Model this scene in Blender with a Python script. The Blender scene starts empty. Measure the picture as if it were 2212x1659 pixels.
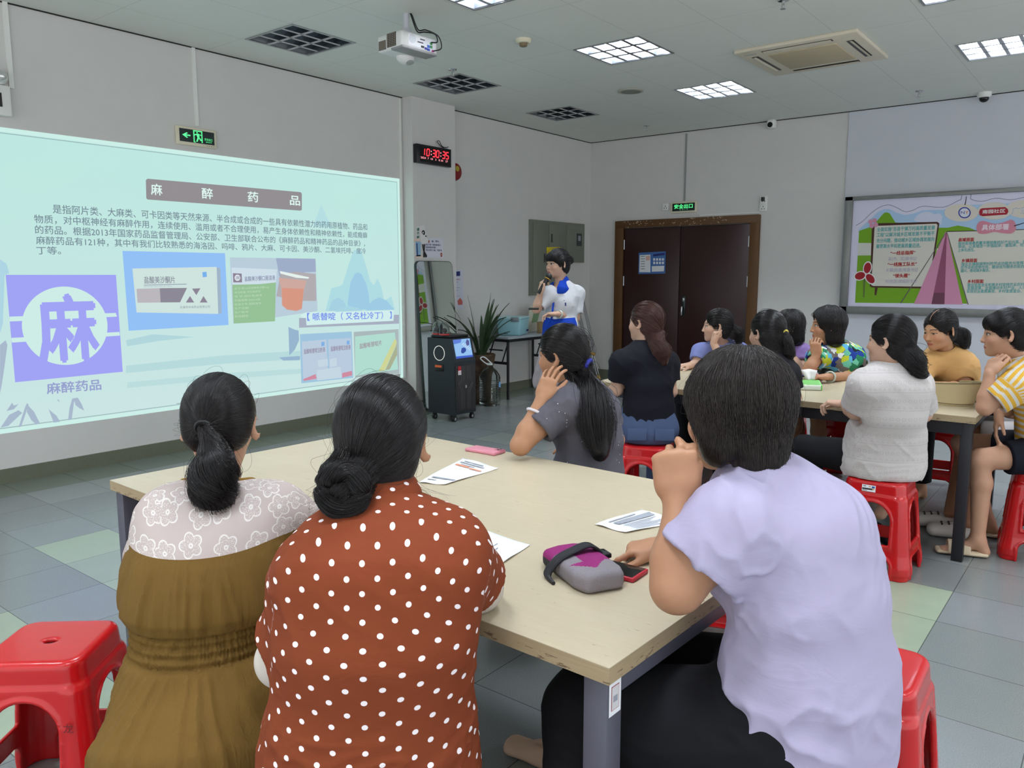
import bpy, bmesh, math, random
import numpy as np
from mathutils import Vector, Matrix

# ------------------------------------------------------------------ camera, world, exposure
SC = bpy.context.scene
COL = SC.collection
SC.view_settings.view_transform = 'Standard'
SC.view_settings.look = 'None'
SC.view_settings.exposure = 0.0
SC.view_settings.gamma = 1.0
SC.view_settings.use_curve_mapping = False
SC.cycles.max_bounces = 6
SC.cycles.diffuse_bounces = 4
SC.cycles.glossy_bounces = 3
SC.cycles.transmission_bounces = 6
SC.cycles.transparent_max_bounces = 8
SC.cycles.sample_clamp_indirect = 4.0
SC.cycles.caustics_reflective = False
SC.cycles.caustics_refractive = False
SC.cycles.use_denoising = True

PW, PH = 2212, 1659
FPX, PITCH, YAW, CAMZ = 1701.4, 0.13804, 0.66811, 1.456
FW = np.array([-math.sin(YAW) * math.cos(PITCH), math.cos(YAW) * math.cos(PITCH), -math.sin(PITCH)])
RT = np.array([math.cos(YAW), math.sin(YAW), 0.0])
UPV = np.cross(RT, FW)
CAMP = np.array([0.0, 0.0, CAMZ])
cam_d = bpy.data.cameras.new('camera')
cam_d.sensor_fit = 'HORIZONTAL'
cam_d.sensor_width = 36.0
cam_d.lens = FPX / PW * 36.0
cam_d.clip_start = 0.05
cam = bpy.data.objects.new('camera', cam_d)
COL.objects.link(cam)
cam.matrix_world = Matrix(((RT[0], UPV[0], -FW[0], 0), (RT[1], UPV[1], -FW[1], 0), (RT[2], UPV[2], -FW[2], CAMZ), (0, 0, 0, 1)))
SC.camera = cam

world = bpy.data.worlds.new('daylight')
SC.world = world
world.use_nodes = True
bg = world.node_tree.nodes['Background']
bg.inputs[0].default_value = (0.93, 0.97, 1.0, 1)
bg.inputs[1].default_value = WORLD_STR = 1.75
TUBE_STR = 330.0

# ------------------------------------------------------------------ geometry of the view (metres)
WX, WY, CZ = -6.14, 9.56, 3.269


def ray(px, py):
    return FW + RT * ((px - PW / 2) / FPX) - UPV * ((py - PH / 2) / FPX)


def at(px, py, d):            # point at depth d in front of the camera
    return CAMP + ray(px, py) * d


def atx(px, py, x=WX):
    r = ray(px, py); return CAMP + r * (x / r[0])


def aty(px, py, y=WY):
    r = ray(px, py); return CAMP + r * (y / r[1])


def atz(px, py, z):
    r = ray(px, py); return CAMP + r * ((z - CAMZ) / r[2])


# ------------------------------------------------------------------ materials
def lin(c):
    if isinstance(c, str):
        c = c.lstrip('#'); c = [int(c[i:i + 2], 16) for i in (0, 2, 4)]
    return tuple((v / 255 / 12.92 if v / 255 <= 0.04045 else ((v / 255 + 0.055) / 1.055) ** 2.4) for v in c)


MATS = {}


class NT:
    """small helper to write node trees"""
    def __init__(self, m):
        self.t = m.node_tree; self.n = self.t.nodes; self.l = self.t.links
        self.b = self.n['Principled BSDF']

    def put(self, sock, v):
        if v is None: return
        if hasattr(v, 'is_output') or isinstance(v, bpy.types.NodeSocket): self.l.new(v, sock)
        else:
            try: sock.default_value = v
            except Exception: sock.default_value = tuple(v) + (1,)

    def math(self, op, a, b=None, c=None, clamp=False):
        nd = self.n.new('ShaderNodeMath'); nd.operation = op; nd.use_clamp = clamp
        self.put(nd.inputs[0], a); self.put(nd.inputs[1], b)
        if c is not None: self.put(nd.inputs[2], c)
        return nd.outputs[0]

    def vmath(self, op, a, b=None):
        nd = self.n.new('ShaderNodeVectorMath'); nd.operation = op
        self.put(nd.inputs[0], a); self.put(nd.inputs[1], b)
        return nd.outputs['Value'] if op in ('LENGTH', 'DOT_PRODUCT', 'DISTANCE') else nd.outputs[0]

    def sep(self, v):
        nd = self.n.new('ShaderNodeSeparateXYZ'); self.put(nd.inputs[0], v); return nd.outputs

    def comb(self, x, y, z):
        nd = self.n.new('ShaderNodeCombineXYZ')
        for i, v in enumerate((x, y, z)): self.put(nd.inputs[i], v)
        return nd.outputs[0]

    def mix(self, f, a, b, typ='MIX'):
        nd = self.n.new('ShaderNodeMix'); nd.data_type = 'RGBA'; nd.blend_type = typ
        self.put(nd.inputs[0], f)
        self.put(nd.inputs[6], a if not isinstance(a, tuple) or len(a) == 4 else a + (1,))
        self.put(nd.inputs[7], b if not isinstance(b, tuple) or len(b) == 4 else b + (1,))
        return nd.outputs[2]

    def noise(self, vec, scale, detail=3, rough=0.55, dist=0.0):
        nd = self.n.new('ShaderNodeTexNoise'); self.put(nd.inputs['Vector'], vec)
        nd.inputs['Scale'].default_value = scale; nd.inputs['Detail'].default_value = detail
        nd.inputs['Roughness'].default_value = rough; nd.inputs['Distortion'].default_value = dist
        return nd.outputs['Fac'], nd.outputs['Color']

    def ramp(self, f, stops, interp='LINEAR'):
        nd = self.n.new('ShaderNodeValToRGB'); self.put(nd.inputs[0], f)
        cr = nd.color_ramp; cr.interpolation = interp
        while len(cr.elements) < len(stops): cr.elements.new(0.5)
        for e, (p, c) in zip(cr.elements, stops):
            e.position = p; e.color = tuple(c) + (1,) if len(c) == 3 else c
        return nd.outputs[0]

    def coord(self, kind='Object'):
        return self.n.new('ShaderNodeTexCoord').outputs[kind]

    def pos(self):
        return self.n.new('ShaderNodeNewGeometry').outputs['Position']

    def attr(self, name, out='Vector'):
        nd = self.n.new('ShaderNodeAttribute'); nd.attribute_name = name; return nd.outputs[out]

    def scale(self, v, s):
        nd = self.n.new('ShaderNodeMapping'); self.put(nd.inputs[0], v); nd.inputs[3].default_value = s
        return nd.outputs[0]

    def bump(self, h, strength=0.3, dist=0.005):
        nd = self.n.new('ShaderNodeBump'); self.put(nd.inputs['Height'], h)
        nd.inputs['Strength'].default_value = strength; nd.inputs['Distance'].default_value = dist
        self.l.new(nd.outputs[0], self.b.inputs['Normal']); return nd


def mat(name, col=(200, 200, 200), rough=0.5, metal=0.0, spec=0.5, emit=None, estr=1.0, trans=0.0, ior=1.45, coat=0.0, alpha=1.0):
    if name in MATS: return MATS[name]
    m = bpy.data.materials.new(name); m.use_nodes = True; MATS[name] = m
    b = m.node_tree.nodes['Principled BSDF']
    b.inputs['Base Color'].default_value = lin(col) + (1,)
    b.inputs['Roughness'].default_value = rough
    b.inputs['Metallic'].default_value = metal
    b.inputs['Specular IOR Level'].default_value = spec
    b.inputs['Transmission Weight'].default_value = trans
    b.inputs['IOR'].default_value = ior
    b.inputs['Coat Weight'].default_value = coat
    b.inputs['Alpha'].default_value = alpha
    if emit is not None:
        b.inputs['Emission Color'].default_value = lin(emit) + (1,)
        b.inputs['Emission Strength'].default_value = estr
    return m


def noisy(name, col, col2, scale=30, rough=0.5, amt=0.5, bump=0.0, bscale=None, stretch=None, spec=0.5, metal=0.0):
    if name in MATS: return MATS[name]
    m = mat(name, col, rough, metal, spec); t = NT(m)
    v = t.pos() if stretch is None else t.scale(t.pos(), stretch)
    f, _ = t.noise(v, scale, 4)
    t.put(t.b.inputs['Base Color'], t.mix(t.math('MULTIPLY', f, amt * 2, clamp=True), lin(col), lin(col2)))
    if bump:
        f2, _ = t.noise(v, bscale or scale * 3, 3); t.bump(f2, bump, 0.003)
    return m


# ------------------------------------------------------------------ mesh helpers
def np_mesh(name, V, F, m=None, smooth=True, attrs=None):
    """V (n,3) array, F (k,3|4) int array -> mesh datablock"""
    V = np.asarray(V, np.float32); F = np.asarray(F, np.int32)
    me = bpy.data.meshes.new(name)
    me.vertices.add(len(V)); me.vertices.foreach_set('co', V.ravel())
    k = F.shape[1]
    me.loops.add(F.size); me.loops.foreach_set('vertex_index', F.ravel())
    me.polygons.add(len(F)); me.polygons.foreach_set('loop_start', np.arange(0, F.size, k, dtype=np.int32))
    if smooth: me.polygons.foreach_set('use_smooth', np.ones(len(F), bool))
    me.update(calc_edges=True)
    for an, arr in (attrs or {}).items():
        a = me.attributes.new(an, 'FLOAT_VECTOR', 'POINT'); a.data.foreach_set('vector', np.asarray(arr, np.float32).ravel())
    if m: me.materials.append(m)
    return me


def link(name, data, parent=None):
    """geometry is given in world space; under a parent it is moved to the parent's frame"""
    o = bpy.data.objects.new(name, data); COL.objects.link(o)
    if parent is not None:
        o.parent = parent
        p = parent; M = Matrix.Identity(4); chain = []
        while p is not None: chain.append(p); p = p.parent
        for p in reversed(chain): M = M @ p.matrix_basis
        data.transform(M.inverted())
    return o


def tag(o, label=None, cat=None, group=None, kind=None):
    if label: o['label'] = label
    if cat: o['category'] = cat
    if group: o['group'] = group
    if kind: o['kind'] = kind
    return o


def thing(name, label, cat, loc=(0, 0, 0), rz=0.0, group=None):
    o = bpy.data.objects.new(name, None); COL.objects.link(o)
    o.empty_display_size = 0.05
    o.location = tuple(float(v) for v in loc); o.rotation_euler = (0, 0, rz)
    return tag(o, label, cat, group)


def R3(rx=0, ry=0, rz=0):
    return (Matrix.Rotation(rz, 3, 'Z') @ Matrix.Rotation(ry, 3, 'Y') @ Matrix.Rotation(rx, 3, 'X'))


class MB:
    """collects shapes in one bmesh, then links them as ONE mesh object"""
    def __init__(self): self.bm = bmesh.new()

    def _merge(self, b2, M=None):
        if M is not None: b2.transform(M)
        me = bpy.data.meshes.new('tmp'); b2.to_mesh(me); b2.free(); self.bm.from_mesh(me); bpy.data.meshes.remove(me)

    def box(self, c, s, rot=None, bev=0.0, seg=2):
        b = bmesh.new(); bmesh.ops.create_cube(b, size=1.0)
        bmesh.ops.scale(b, vec=Vector(s), verts=b.verts)
        if bev > 0:
            bmesh.ops.bevel(b, geom=list(b.edges), offset=min(bev, min(s) * 0.49), segments=seg, profile=0.5, affect='EDGES')
        M = Matrix.Translation(Vector([float(v) for v in c])) @ (rot.to_4x4() if rot is not None else Matrix.Identity(4))
        self._merge(b, M); return self

    def cyl(self, a, b_, r, r2=None, seg=24, caps=True):
        a = Vector([float(v) for v in a]); e = Vector([float(v) for v in b_]); r2 = r if r2 is None else r2
        d = e - a; b = bmesh.new()
        bmesh.ops.create_cone(b, cap_ends=caps, segments=seg, radius1=r, radius2=r2, depth=d.length)
        M = Matrix.Translation((a + e) / 2) @ d.to_track_quat('Z', 'Y').to_matrix().to_4x4()
        self._merge(b, M); return self

    def sphere(self, c, r, s=(1, 1, 1), seg=24, rot=None):
        b = bmesh.new(); bmesh.ops.create_uvsphere(b, u_segments=seg, v_segments=seg // 2, radius=r)
        bmesh.ops.scale(b, vec=Vector(s), verts=b.verts)
        M = Matrix.Translation(Vector([float(v) for v in c])) @ (rot.to_4x4() if rot is not None else Matrix.Identity(4))
        self._merge(b, M); return self

    def lathe(self, prof, c=(0, 0, 0), seg=32, rot=None):
        b = bmesh.new(); rings = []
        for r, z in prof:
            rings.append([b.verts.new((r * math.cos(2 * math.pi * i / seg), r * math.sin(2 * math.pi * i / seg), z)) for i in range(seg)])
        for A, B in zip(rings, rings[1:]):
            for i in range(seg):
                j = (i + 1) % seg
                b.faces.new((A[i], A[j], B[j], B[i]))
        bmesh.ops.remove_doubles(b, verts=b.verts, dist=1e-5)
        M = Matrix.Translation(Vector([float(v) for v in c])) @ (rot.to_4x4() if rot is not None else Matrix.Identity(4))
        self._merge(b, M); return self

    def tube(self, pts, r, seg=8, closed=False):
        pts = [Vector([float(v) for v in p]) for p in pts]; n = len(pts)
        rs = r if isinstance(r, (list, tuple)) else [r] * n
        b = bmesh.new(); rings = []
        up = Vector((0, 0, 1))
        for i, p in enumerate(pts):
            if closed: t = pts[(i + 1) % n] - pts[i - 1]
            else: t = pts[min(i + 1, n - 1)] - pts[max(i - 1, 0)]
            t.normalize()
            s = t.cross(up)
            if s.length < 0.05: s = t.cross(Vector((1, 0, 0)))
            s.normalize(); u = s.cross(t); up = u
            rings.append([b.verts.new(p + (s * math.cos(2 * math.pi * k / seg) + u * math.sin(2 * math.pi * k / seg)) * rs[i]) for k in range(seg)])
        for i in range(n if closed else n - 1):
            A, B = rings[i], rings[(i + 1) % n]
            for k in range(seg): b.faces.new((A[k], A[(k + 1) % seg], B[(k + 1) % seg], B[k]))
        if not closed:
            b.faces.new(rings[0][::-1]); b.faces.new(rings[-1])
        bmesh.ops.recalc_face_normals(b, faces=b.faces)
        self._merge(b); return self

    def poly(self, pts):
        self.bm.faces.new([self.bm.verts.new(tuple(float(v) for v in p)) for p in pts]); return self

    def slab(self, pts, vec):
        """extrude the polygon pts by vec"""
        b = bmesh.new()
        f = b.faces.new([b.verts.new(tuple(float(v) for v in p)) for p in pts])
        r = bmesh.ops.extrude_face_region(b, geom=[f])
        bmesh.ops.translate(b, vec=Vector([float(v) for v in vec]), verts=[g for g in r['geom'] if isinstance(g, bmesh.types.BMVert)])
        bmesh.ops.recalc_face_normals(b, faces=b.faces)
        self._merge(b); return self

    def build(self, name, m, parent=None, smooth=35):
        me = bpy.data.meshes.new(name); self.bm.to_mesh(me); self.bm.free()
        if smooth:
            me.polygons.foreach_set('use_smooth', np.ones(len(me.polygons), bool))
            me.set_sharp_from_angle(angle=math.radians(smooth))
        if m: me.materials.append(m)
        return link(name, me, parent)


def local(parent, fn):
    """build children in the parent's own frame: fn() returns objects linked without parent"""
    for o in fn(): o.parent = parent


def copy_tree(o, parent=None):
    c = o.copy(); COL.objects.link(c)
    if parent is not None: c.parent = parent
    for ch in list(o.children): copy_tree(ch, c)
    return c


# ------------------------------------------------------------------ flat marks and lettering
class Plane:
    """a flat sheet in the place: origin, right, up, normal"""
    def __init__(self, o, r, u):
        self.o = np.array(o, float); self.r = np.array(r, float); self.r /= np.linalg.norm(self.r)
        self.u = np.array(u, float); self.u -= self.r * (self.u @ self.r); self.u /= np.linalg.norm(self.u); self.n = np.cross(self.r, self.u)

    def hit(self, px, py, off=0.0):
        d = ray(px, py); o = self.o + self.n * off
        p = CAMP + d * (((o - CAMP) @ self.n) / (d @ self.n))
        return p

    def p(self, a, b, off=0.0):
        return self.o + self.r * a + self.u * b + self.n * off

    def ab(self, P):
        q = np.asarray(P) - self.o; return q @ self.r, q @ self.u


TEXT_CACHE = {}


def text_mesh(body, bold=0.0):
    key = (body, bold)
    if key in TEXT_CACHE: return TEXT_CACHE[key].copy()
    if bold > 0:                       # heavier strokes: the same outlines laid over each other with small shifts
        src = text_mesh(body, 0.0); bm = bmesh.new()
        for dx, dy in ((-1, 0), (1, 0), (0, 1), (0, -1)):
            n0 = len(bm.verts); bm.from_mesh(src); bm.verts.ensure_lookup_table()
            bmesh.ops.translate(bm, vec=Vector((dx * bold, dy * bold, 0.0004 * dx + 0.0008 * dy)), verts=bm.verts[n0:])
        me = bpy.data.meshes.new('txt'); bm.to_mesh(me); bm.free(); bpy.data.meshes.remove(src)
        TEXT_CACHE[key] = me
        return me.copy()
    c = bpy.data.curves.new('txt', 'FONT'); c.body = body; c.size = 1.0; c.resolution_u = 2
    o = bpy.data.objects.new('txt', c); COL.objects.link(o)
    dg = bpy.context.evaluated_depsgraph_get()
    me = bpy.data.meshes.new_from_object(o.evaluated_get(dg))
    bpy.data.objects.remove(o); bpy.data.curves.remove(c)
    TEXT_CACHE[key] = me
    return me.copy()


def lettering(name, body, pl, a, b, h, m, parent, off=0.001, width=None, bold=0.0, align='l', slope=0.0):
    """letters of cap height ~h on plane pl, left baseline at (a,b)"""
    me = text_mesh(body, bold)
    n = len(me.vertices); V = np.zeros(n * 3, np.float32); me.vertices.foreach_get('co', V); V = V.reshape(-1, 3)
    lo, hi = V.min(0), V.max(0)
    sy = h / 0.86; sx = sy
    if width: sx = width / max(hi[0] - lo[0], 1e-6)
    x = (V[:, 0] - lo[0]) * sx; y = V[:, 1] * sy
    if align == 'c': x = x - (hi[0] - lo[0]) * sx / 2
    P = pl.o + np.outer(a + x, pl.r) + np.outer(b + y + slope * x, pl.u) + pl.n * off + np.outer(V[:, 2] * 0.22, pl.n)
    me.vertices.foreach_set('co', P.astype(np.float32).ravel()); me.materials.clear(); me.materials.append(m); me.update()
    return link(name, me, parent)


def letter_px(name, body, pl, p0, p1, hpx, m, parent, off=0.001, bold=0.0):
    """letters between two points of the photograph lying on plane pl"""
    A = pl.ab(pl.hit(p0[0], p0[1])); B = pl.ab(pl.hit(p1[0], p1[1])); T = pl.ab(pl.hit(p0[0], p0[1] - hpx))
    return lettering(name, body, pl, A[0], A[1] + (T[1] - A[1]) * 0.1, (T[1] - A[1]) * 0.9, m, parent, off, width=B[0] - A[0], bold=bold, slope=(B[1] - A[1]) / (B[0] - A[0]))


PATCH_N = [0]


def patch(name, pl, pix, m, parent, off=0.001):
    PATCH_N[0] = (PATCH_N[0] + 1) % 16; off += PATCH_N[0] * 0.00002       # printed areas never share one plane
    b = MB(); b.poly([pl.hit(x, y, off) for x, y in pix]); o = b.build(name, m, parent, smooth=0)
    return o


def spline(pts, n=8, closed=False):
    pts = np.array(pts, float); out = []; N = len(pts)
    for i in range(N if closed else N - 1):
        if closed: p0, p1, p2, p3 = pts[i - 1], pts[i], pts[(i + 1) % N], pts[(i + 2) % N]
        else: p0, p1, p2, p3 = pts[max(i - 1, 0)], pts[i], pts[i + 1], pts[min(i + 2, N - 1)]
        for k in range(n):
            t = k / n
            out.append(0.5 * (2 * p1 + (p2 - p0) * t + (2 * p0 - 5 * p1 + 4 * p2 - p3) * t * t + (3 * p1 - p0 - 3 * p2 + p3) * t ** 3))
    if not closed: out.append(pts[-1])
    return out
# ================================================================== the room
M_wall = noisy('wall_paint', (216, 214, 211), (209, 207, 205), 6, 0.85, 0.5, 0.12, 260, spec=0.25)
M_wallb = noisy('wall_paint_cool', (208, 210, 218), (202, 204, 213), 6, 0.85, 0.5, 0.12, 260, spec=0.25)
M_dark = mat('black_metal', (22, 23, 27), 0.45)
M_gray = mat('gray_metal', (86, 88, 98), 0.42, 0.1)
M_white = mat('white_plastic', (232, 232, 228), 0.4)
M_cream = mat('cream_plastic', (222, 214, 190), 0.45)
M_ink = mat('black_plastic', (16, 16, 18), 0.35)
M_chrome = mat('chrome', (200, 202, 205), 0.18, 1.0)
M_alu = mat('aluminium', (178, 180, 182), 0.35, 1.0)
M_wood_top = None

# ceiling panels: thin joints every 0.61 m
M_ceil = mat('ceiling_panel', (196, 203, 194), 0.55, spec=0.35)
t = NT(M_ceil); sx, sy, sz = t.sep(t.pos())
jx = t.math('LESS_THAN', t.math('ABSOLUTE', t.math('SUBTRACT', t.math('FRACT', t.math('DIVIDE', t.math('ADD', sx, 5.63), 0.61)), 0.0)), 0.007)
jy = t.math('LESS_THAN', t.math('FRACT', t.math('DIVIDE', t.math('ADD', sy, -3.74), 0.915)), 0.0045)
nz, _ = t.noise(t.pos(), 1.3, 3)
base = t.mix(nz, lin((220, 223, 215)), lin((228, 230, 224)))
t.put(t.b.inputs['Base Color'], t.mix(t.math('MULTIPLY', t.math('MAXIMUM', jx, jy), 0.35), base, lin((110, 112, 108))))
fine, _ = t.noise(t.pos(), 420, 2); t.bump(fine, 0.06, 0.002)

# floor tiles 0.4 m
M_floor = mat('floor_tile', (120, 125, 122), 0.22, spec=0.5)
t = NT(M_floor); sx, sy, sz = t.sep(t.pos())
ux = t.math('DIVIDE', t.math('ADD', sx, 5.752), 0.4); uy = t.math('DIVIDE', t.math('SUBTRACT', sy, 2.004), 0.4)
ix, iy = t.math('FLOOR', ux), t.math('FLOOR', uy)
wn = t.n.new('ShaderNodeTexWhiteNoise'); wn.noise_dimensions = '2D'; t.put(wn.inputs['Vector'], t.comb(ix, iy, 0))
fx = t.math('ABSOLUTE', t.math('SUBTRACT', t.math('FRACT', ux), 0.5)); fy = t.math('ABSOLUTE', t.math('SUBTRACT', t.math('FRACT', uy), 0.5))
grout = t.math('MAXIMUM', t.math('GREATER_THAN', fx, 0.4955), t.math('GREATER_THAN', fy, 0.4955))
at_col = t.attr('tilecol', 'Vector')
sp, _ = t.noise(t.pos(), 260, 3); bl, _ = t.noise(t.pos(), 9, 4)
c1 = t.mix(t.math('MULTIPLY', wn.outputs[0], 0.35), at_col, lin((116, 121, 124)))
c2 = t.mix(t.math('MULTIPLY', t.math('SUBTRACT', sp, 0.35, clamp=True), 0.9, clamp=True), c1, lin((168, 176, 170)))
c2 = t.mix(t.math('MULTIPLY', bl, 0.2), c2, lin((96, 100, 98)))
t.put(t.b.inputs['Base Color'], t.mix(t.math('MULTIPLY', grout, 0.75), c2, lin((52, 54, 54))))
t.put(t.b.inputs['Roughness'], t.math('ADD', t.math('MULTIPLY', bl, 0.10), 0.17))
t.bump(t.math('SUBTRACT', t.math('MULTIPLY', sp, 0.15), grout), 0.12, 0.002)

GREEN, GREY, PALE, DKGREEN, BLUE = [np.array(lin(c)) for c in ((150, 165, 140), (112, 118, 118), (128, 136, 132), (98, 108, 92), (118, 124, 128))]


def tile_colour(i, j):
    x0 = -5.752 + 0.4 * i
    if i <= -1: return DKGREEN
    if (i in (3, 4, 5) and j == -1) or (i in (0,) and 0 <= j <= 3): return GREEN if j == -1 else PALE
    if (i in (11, 12) and j in (3, 4)): return GREEN
    if j == 6 and i in (8, 9, 10): return GREEN
    if (i in (2, 3) and j == 6) or (i in (5, 6, 7) and j == -3) or (i == 4 and j == 9): return GREEN
    h = (i * 7349 + j * 9151) % 97
    if h < 12: return PALE
    if h < 30: return BLUE
    return GREY


def build_floor():
    xs = [-6.3, -5.752] + [-5.752 + 0.4 * k for k in range(1, 24)]
    ys = [2.004 + 0.4 * k for k in range(-10, 20)]
    V, F, A = [], [], []
    for a in range(len(xs) - 1):
        for b in range(len(ys) - 1):
            i = a - 1; j = b - 10
            n = len(V)
            V += [(xs[a], ys[b], 0), (xs[a + 1], ys[b], 0), (xs[a + 1], ys[b + 1], 0), (xs[a], ys[b + 1], 0)]
            F.append((n, n + 1, n + 2, n + 3)); A += [tile_colour(i, j)] * 4
    V = np.array(V); V[:, 1] = np.minimum(V[:, 1], WY + 0.1)
    o = link('floor', np_mesh('floor', V, F, M_floor, False, {'tilecol': A}))
    tag(o, 'grey and pale green square floor tiles with dark joints', 'floor', kind='structure')


build_floor()

LIGHTS = []   # (x, y, lit)
for x, lit in ((-3.47, 1), (-1.01, 1), (1.45, 1), (-5.31, 0)):
    for y in (-1.45, 0.4, 2.22, 4.06, 5.88, 7.66):
        LIGHTS.append((x, y, lit))
xs = sorted({-6.3, 3.4} | {x + s * 0.295 for x, y, l in LIGHTS for s in (-1, 1)})
ys = sorted({-2.2, WY + 0.1} | {y + s * 0.295 for x, y, l in LIGHTS for s in (-1, 1)})
V, F = [], []
for a in range(len(xs) - 1):
    for b in range(len(ys) - 1):
        cx, cy = (xs[a] + xs[a + 1]) / 2, (ys[b] + ys[b + 1]) / 2
        if any(abs(cx - x) < 0.29 and abs(cy - y) < 0.29 for x, y, l in LIGHTS): continue
        n = len(V); V += [(xs[a], ys[b], CZ), (xs[a], ys[b + 1], CZ), (xs[a + 1], ys[b + 1], CZ), (xs[a + 1], ys[b], CZ)]; F.append((n, n + 1, n + 2, n + 3))
tag(link('ceiling', np_mesh('ceiling', V, F, M_ceil, False)), 'pale grey-green ceiling of metal panels', 'ceiling', kind='structure')

b = MB(); b.box((WX - 0.06, 3.7, CZ / 2), (0.12, 11.9, CZ)); tag(b.build('wall_left', M_wall, smooth=0), 'off-white wall carrying the projected slide', 'wall', kind='structure')
b = MB(); b.box((-4.44, WY + 0.06, CZ / 2), (3.45, 0.12, CZ)); tag(b.build('wall_back', M_wall, smooth=0), 'white wall with the brown double door', 'wall', kind='structure')
b = MB(); b.box((0.35, WY + 0.055, CZ / 2), (6.12, 0.14, CZ)); tag(b.build('wall_back_right', M_wallb, smooth=0), 'cool grey-white wall behind the notice board', 'wall', kind='structure')
b = MB(); b.box((-6.07, 6.27, CZ / 2), (0.14, 0.66, CZ), bev=0.004); tag(b.build('wall_pillar', M_wall, smooth=0), 'shallow white pillar beside the projected slide', 'pillar', kind='structure')
M_base = noisy('baseboard_tile', (96, 100, 84), (112, 114, 98), 60, 0.35, 0.5)
b = MB(); b.box((WX + 0.006, 1.9, 0.052), (0.012, 8.06, 0.104)); b.box((WX + 0.006, 8.08, 0.052), (0.012, 2.96, 0.104))
b.box((-5.994, 6.27, 0.052), (0.012, 0.684, 0.104)); b.box((-6.06, 5.934, 0.052), (0.13, 0.012, 0.104))
tag(b.build('baseboard_left', M_base, smooth=0), 'olive grey tile skirting under the slide wall', 'baseboard', kind='structure')
b = MB(); b.box((-5.92, WY - 0.006, 0.06), (0.43, 0.012, 0.12)); b.box((-0.15, WY - 0.006, 0.06), (7.05, 0.012, 0.12))
tag(b.build('baseboard_back', M_base, smooth=0), 'olive grey tile skirting under the door wall', 'baseboard', kind='structure')
M_gap = mat('ceiling_gap', (40, 38, 36), 0.9)
b = MB(); b.box((WX + 0.004, 3.0, CZ - 0.004), (0.008, 6.0, 0.008)); b.box((WX + 0.004, 8.1, CZ - 0.004), (0.008, 2.9, 0.008)); b.box((-3.0, WY - 0.02, CZ - 0.004), (6.3, 0.008, 0.008))
tag(b.build('trim_1', M_gap, smooth=0), 'dark gap line where wall meets ceiling', 'trim', kind='structure')
# cable ducts on the walls
for i, (c, s, lab) in enumerate((((WX + 0.006, 3.63, 2.96), (0.012, 0.028, 0.61), 'thin white cable duct above the arrowed exit sign'),
                                 ((WX + 0.008, 2.275, 2.99), (0.016, 0.03, 0.56), 'thin white cable duct above the emergency lamp'),
                                 ((WX + 0.005, 5.905, 1.8), (0.01, 0.022, 2.9), 'slim white cable duct along the pillar'),
                                 ((-4.70, WY - 0.005, 2.82), (0.024, 0.01, 0.84), 'thin cable duct above the door exit sign'),
                                 ((-4.09, WY - 0.006, 2.205), (0.78, 0.012, 0.016), 'thin white duct along the door frame top'))):
    b = MB(); b.box(c, s); tag(b.build('trim_%d' % (i + 2), M_white if i != 3 else mat('grey_duct', (150, 152, 152), 0.6), smooth=0), lab, 'trim', kind='structure')

# ------------------------------------------------------------------ double door
M_door = noisy('door_veneer', (54, 24, 24), (44, 18, 18), 5, 0.33, 0.5, stretch=(6, 6, 0.6))
M_frame = noisy('door_frame_wood', (104, 70, 34), (80, 52, 24), 14, 0.5, 0.5, stretch=(5, 5, 0.6))
M_doordark = mat('door_shadow_gap', (28, 14, 14), 0.6)
d = thing('door_1', 'brown double door in a scuffed wooden frame', 'door', (-4.7, WY, 0)); d['kind'] = 'structure'
DX0, DX1, DZ = -5.575, -3.80, 2.085
b = MB()
b.box((-5.645, WY - 0.02, 1.09), (0.13, 0.05, 2.18), bev=0.006); b.box((-3.74, WY - 0.02, 1.09), (0.12, 0.05, 2.18), bev=0.006); b.box((-4.69, WY - 0.021, 2.132), (2.0, 0.052, 0.098), bev=0.006)
fr = b.build('door_frame', M_frame, d)
b = MB(); rnd = random.Random(3)
for k in range(70):
    x = rnd.uniform(-5.6, -4.1); z = rnd.uniform(2.09, 2.176); s = rnd.uniform(0.004, 0.014)
    b.box((x, WY - 0.0475, z), (s * rnd.uniform(1, 2.5), 0.001, s * 0.7), R3(0, rnd.uniform(-1, 1), 0))
b.build('chipped_paint', mat('chip', (188, 170, 150), 0.8), fr)
for x0, x1, nm in ((DX0, -4.735, 'a'), (-4.725, DX1, 'b')):
    lf = MB(); lf.box(((x0 + x1) / 2, WY - 0.008, DZ / 2 - 0.005), (x1 - x0 - 0.006, 0.03, DZ - 0.02), bev=0.003)
    lo = lf.build('door_leaf', M_door, d)
    for z in (1.86, 1.37):
        hx = x0 + 0.008 if nm == 'a' else x1 - 0.008
        h = MB(); h.cyl((hx, WY - 0.03, z - 0.065), (hx, WY - 0.03, z + 0.065), 0.009, seg=12); h.build('hinge', M_alu, lo)
b = MB(); b.box((-4.69, WY + 0.002, 1.04), (1.79, 0.02, 2.08)); b.build('door_gap_shade', M_doordark, d)  # dark backing sheet: shade in the gaps around the leaves put in as colour
b = MB(); b.box((-4.66, WY - 0.026, 1.05), (0.05, 0.008, 0.26), bev=0.004); hp = b.build('handle_plate', mat('lock_plate', (60, 66, 66), 0.3, 0.9), d)
b = MB(); b.cyl((-4.66, WY - 0.03, 1.03), (-4.66, WY - 0.075, 1.03), 0.011, seg=14); b.box((-4.66, WY - 0.078, 0.985), (0.022, 0.016, 0.12), bev=0.006); b.box((-4.66, WY - 0.034, 1.13), (0.028, 0.012, 0.05), bev=0.004)
b.build('door_handle', M_chrome, hp)

# notice on the door
PB = Plane((0, WY, 0), (1, 0, 0), (0, 0, 1)); PL = Plane((WX, 0, 0), (0, 1, 0), (0, 0, 1))


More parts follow.
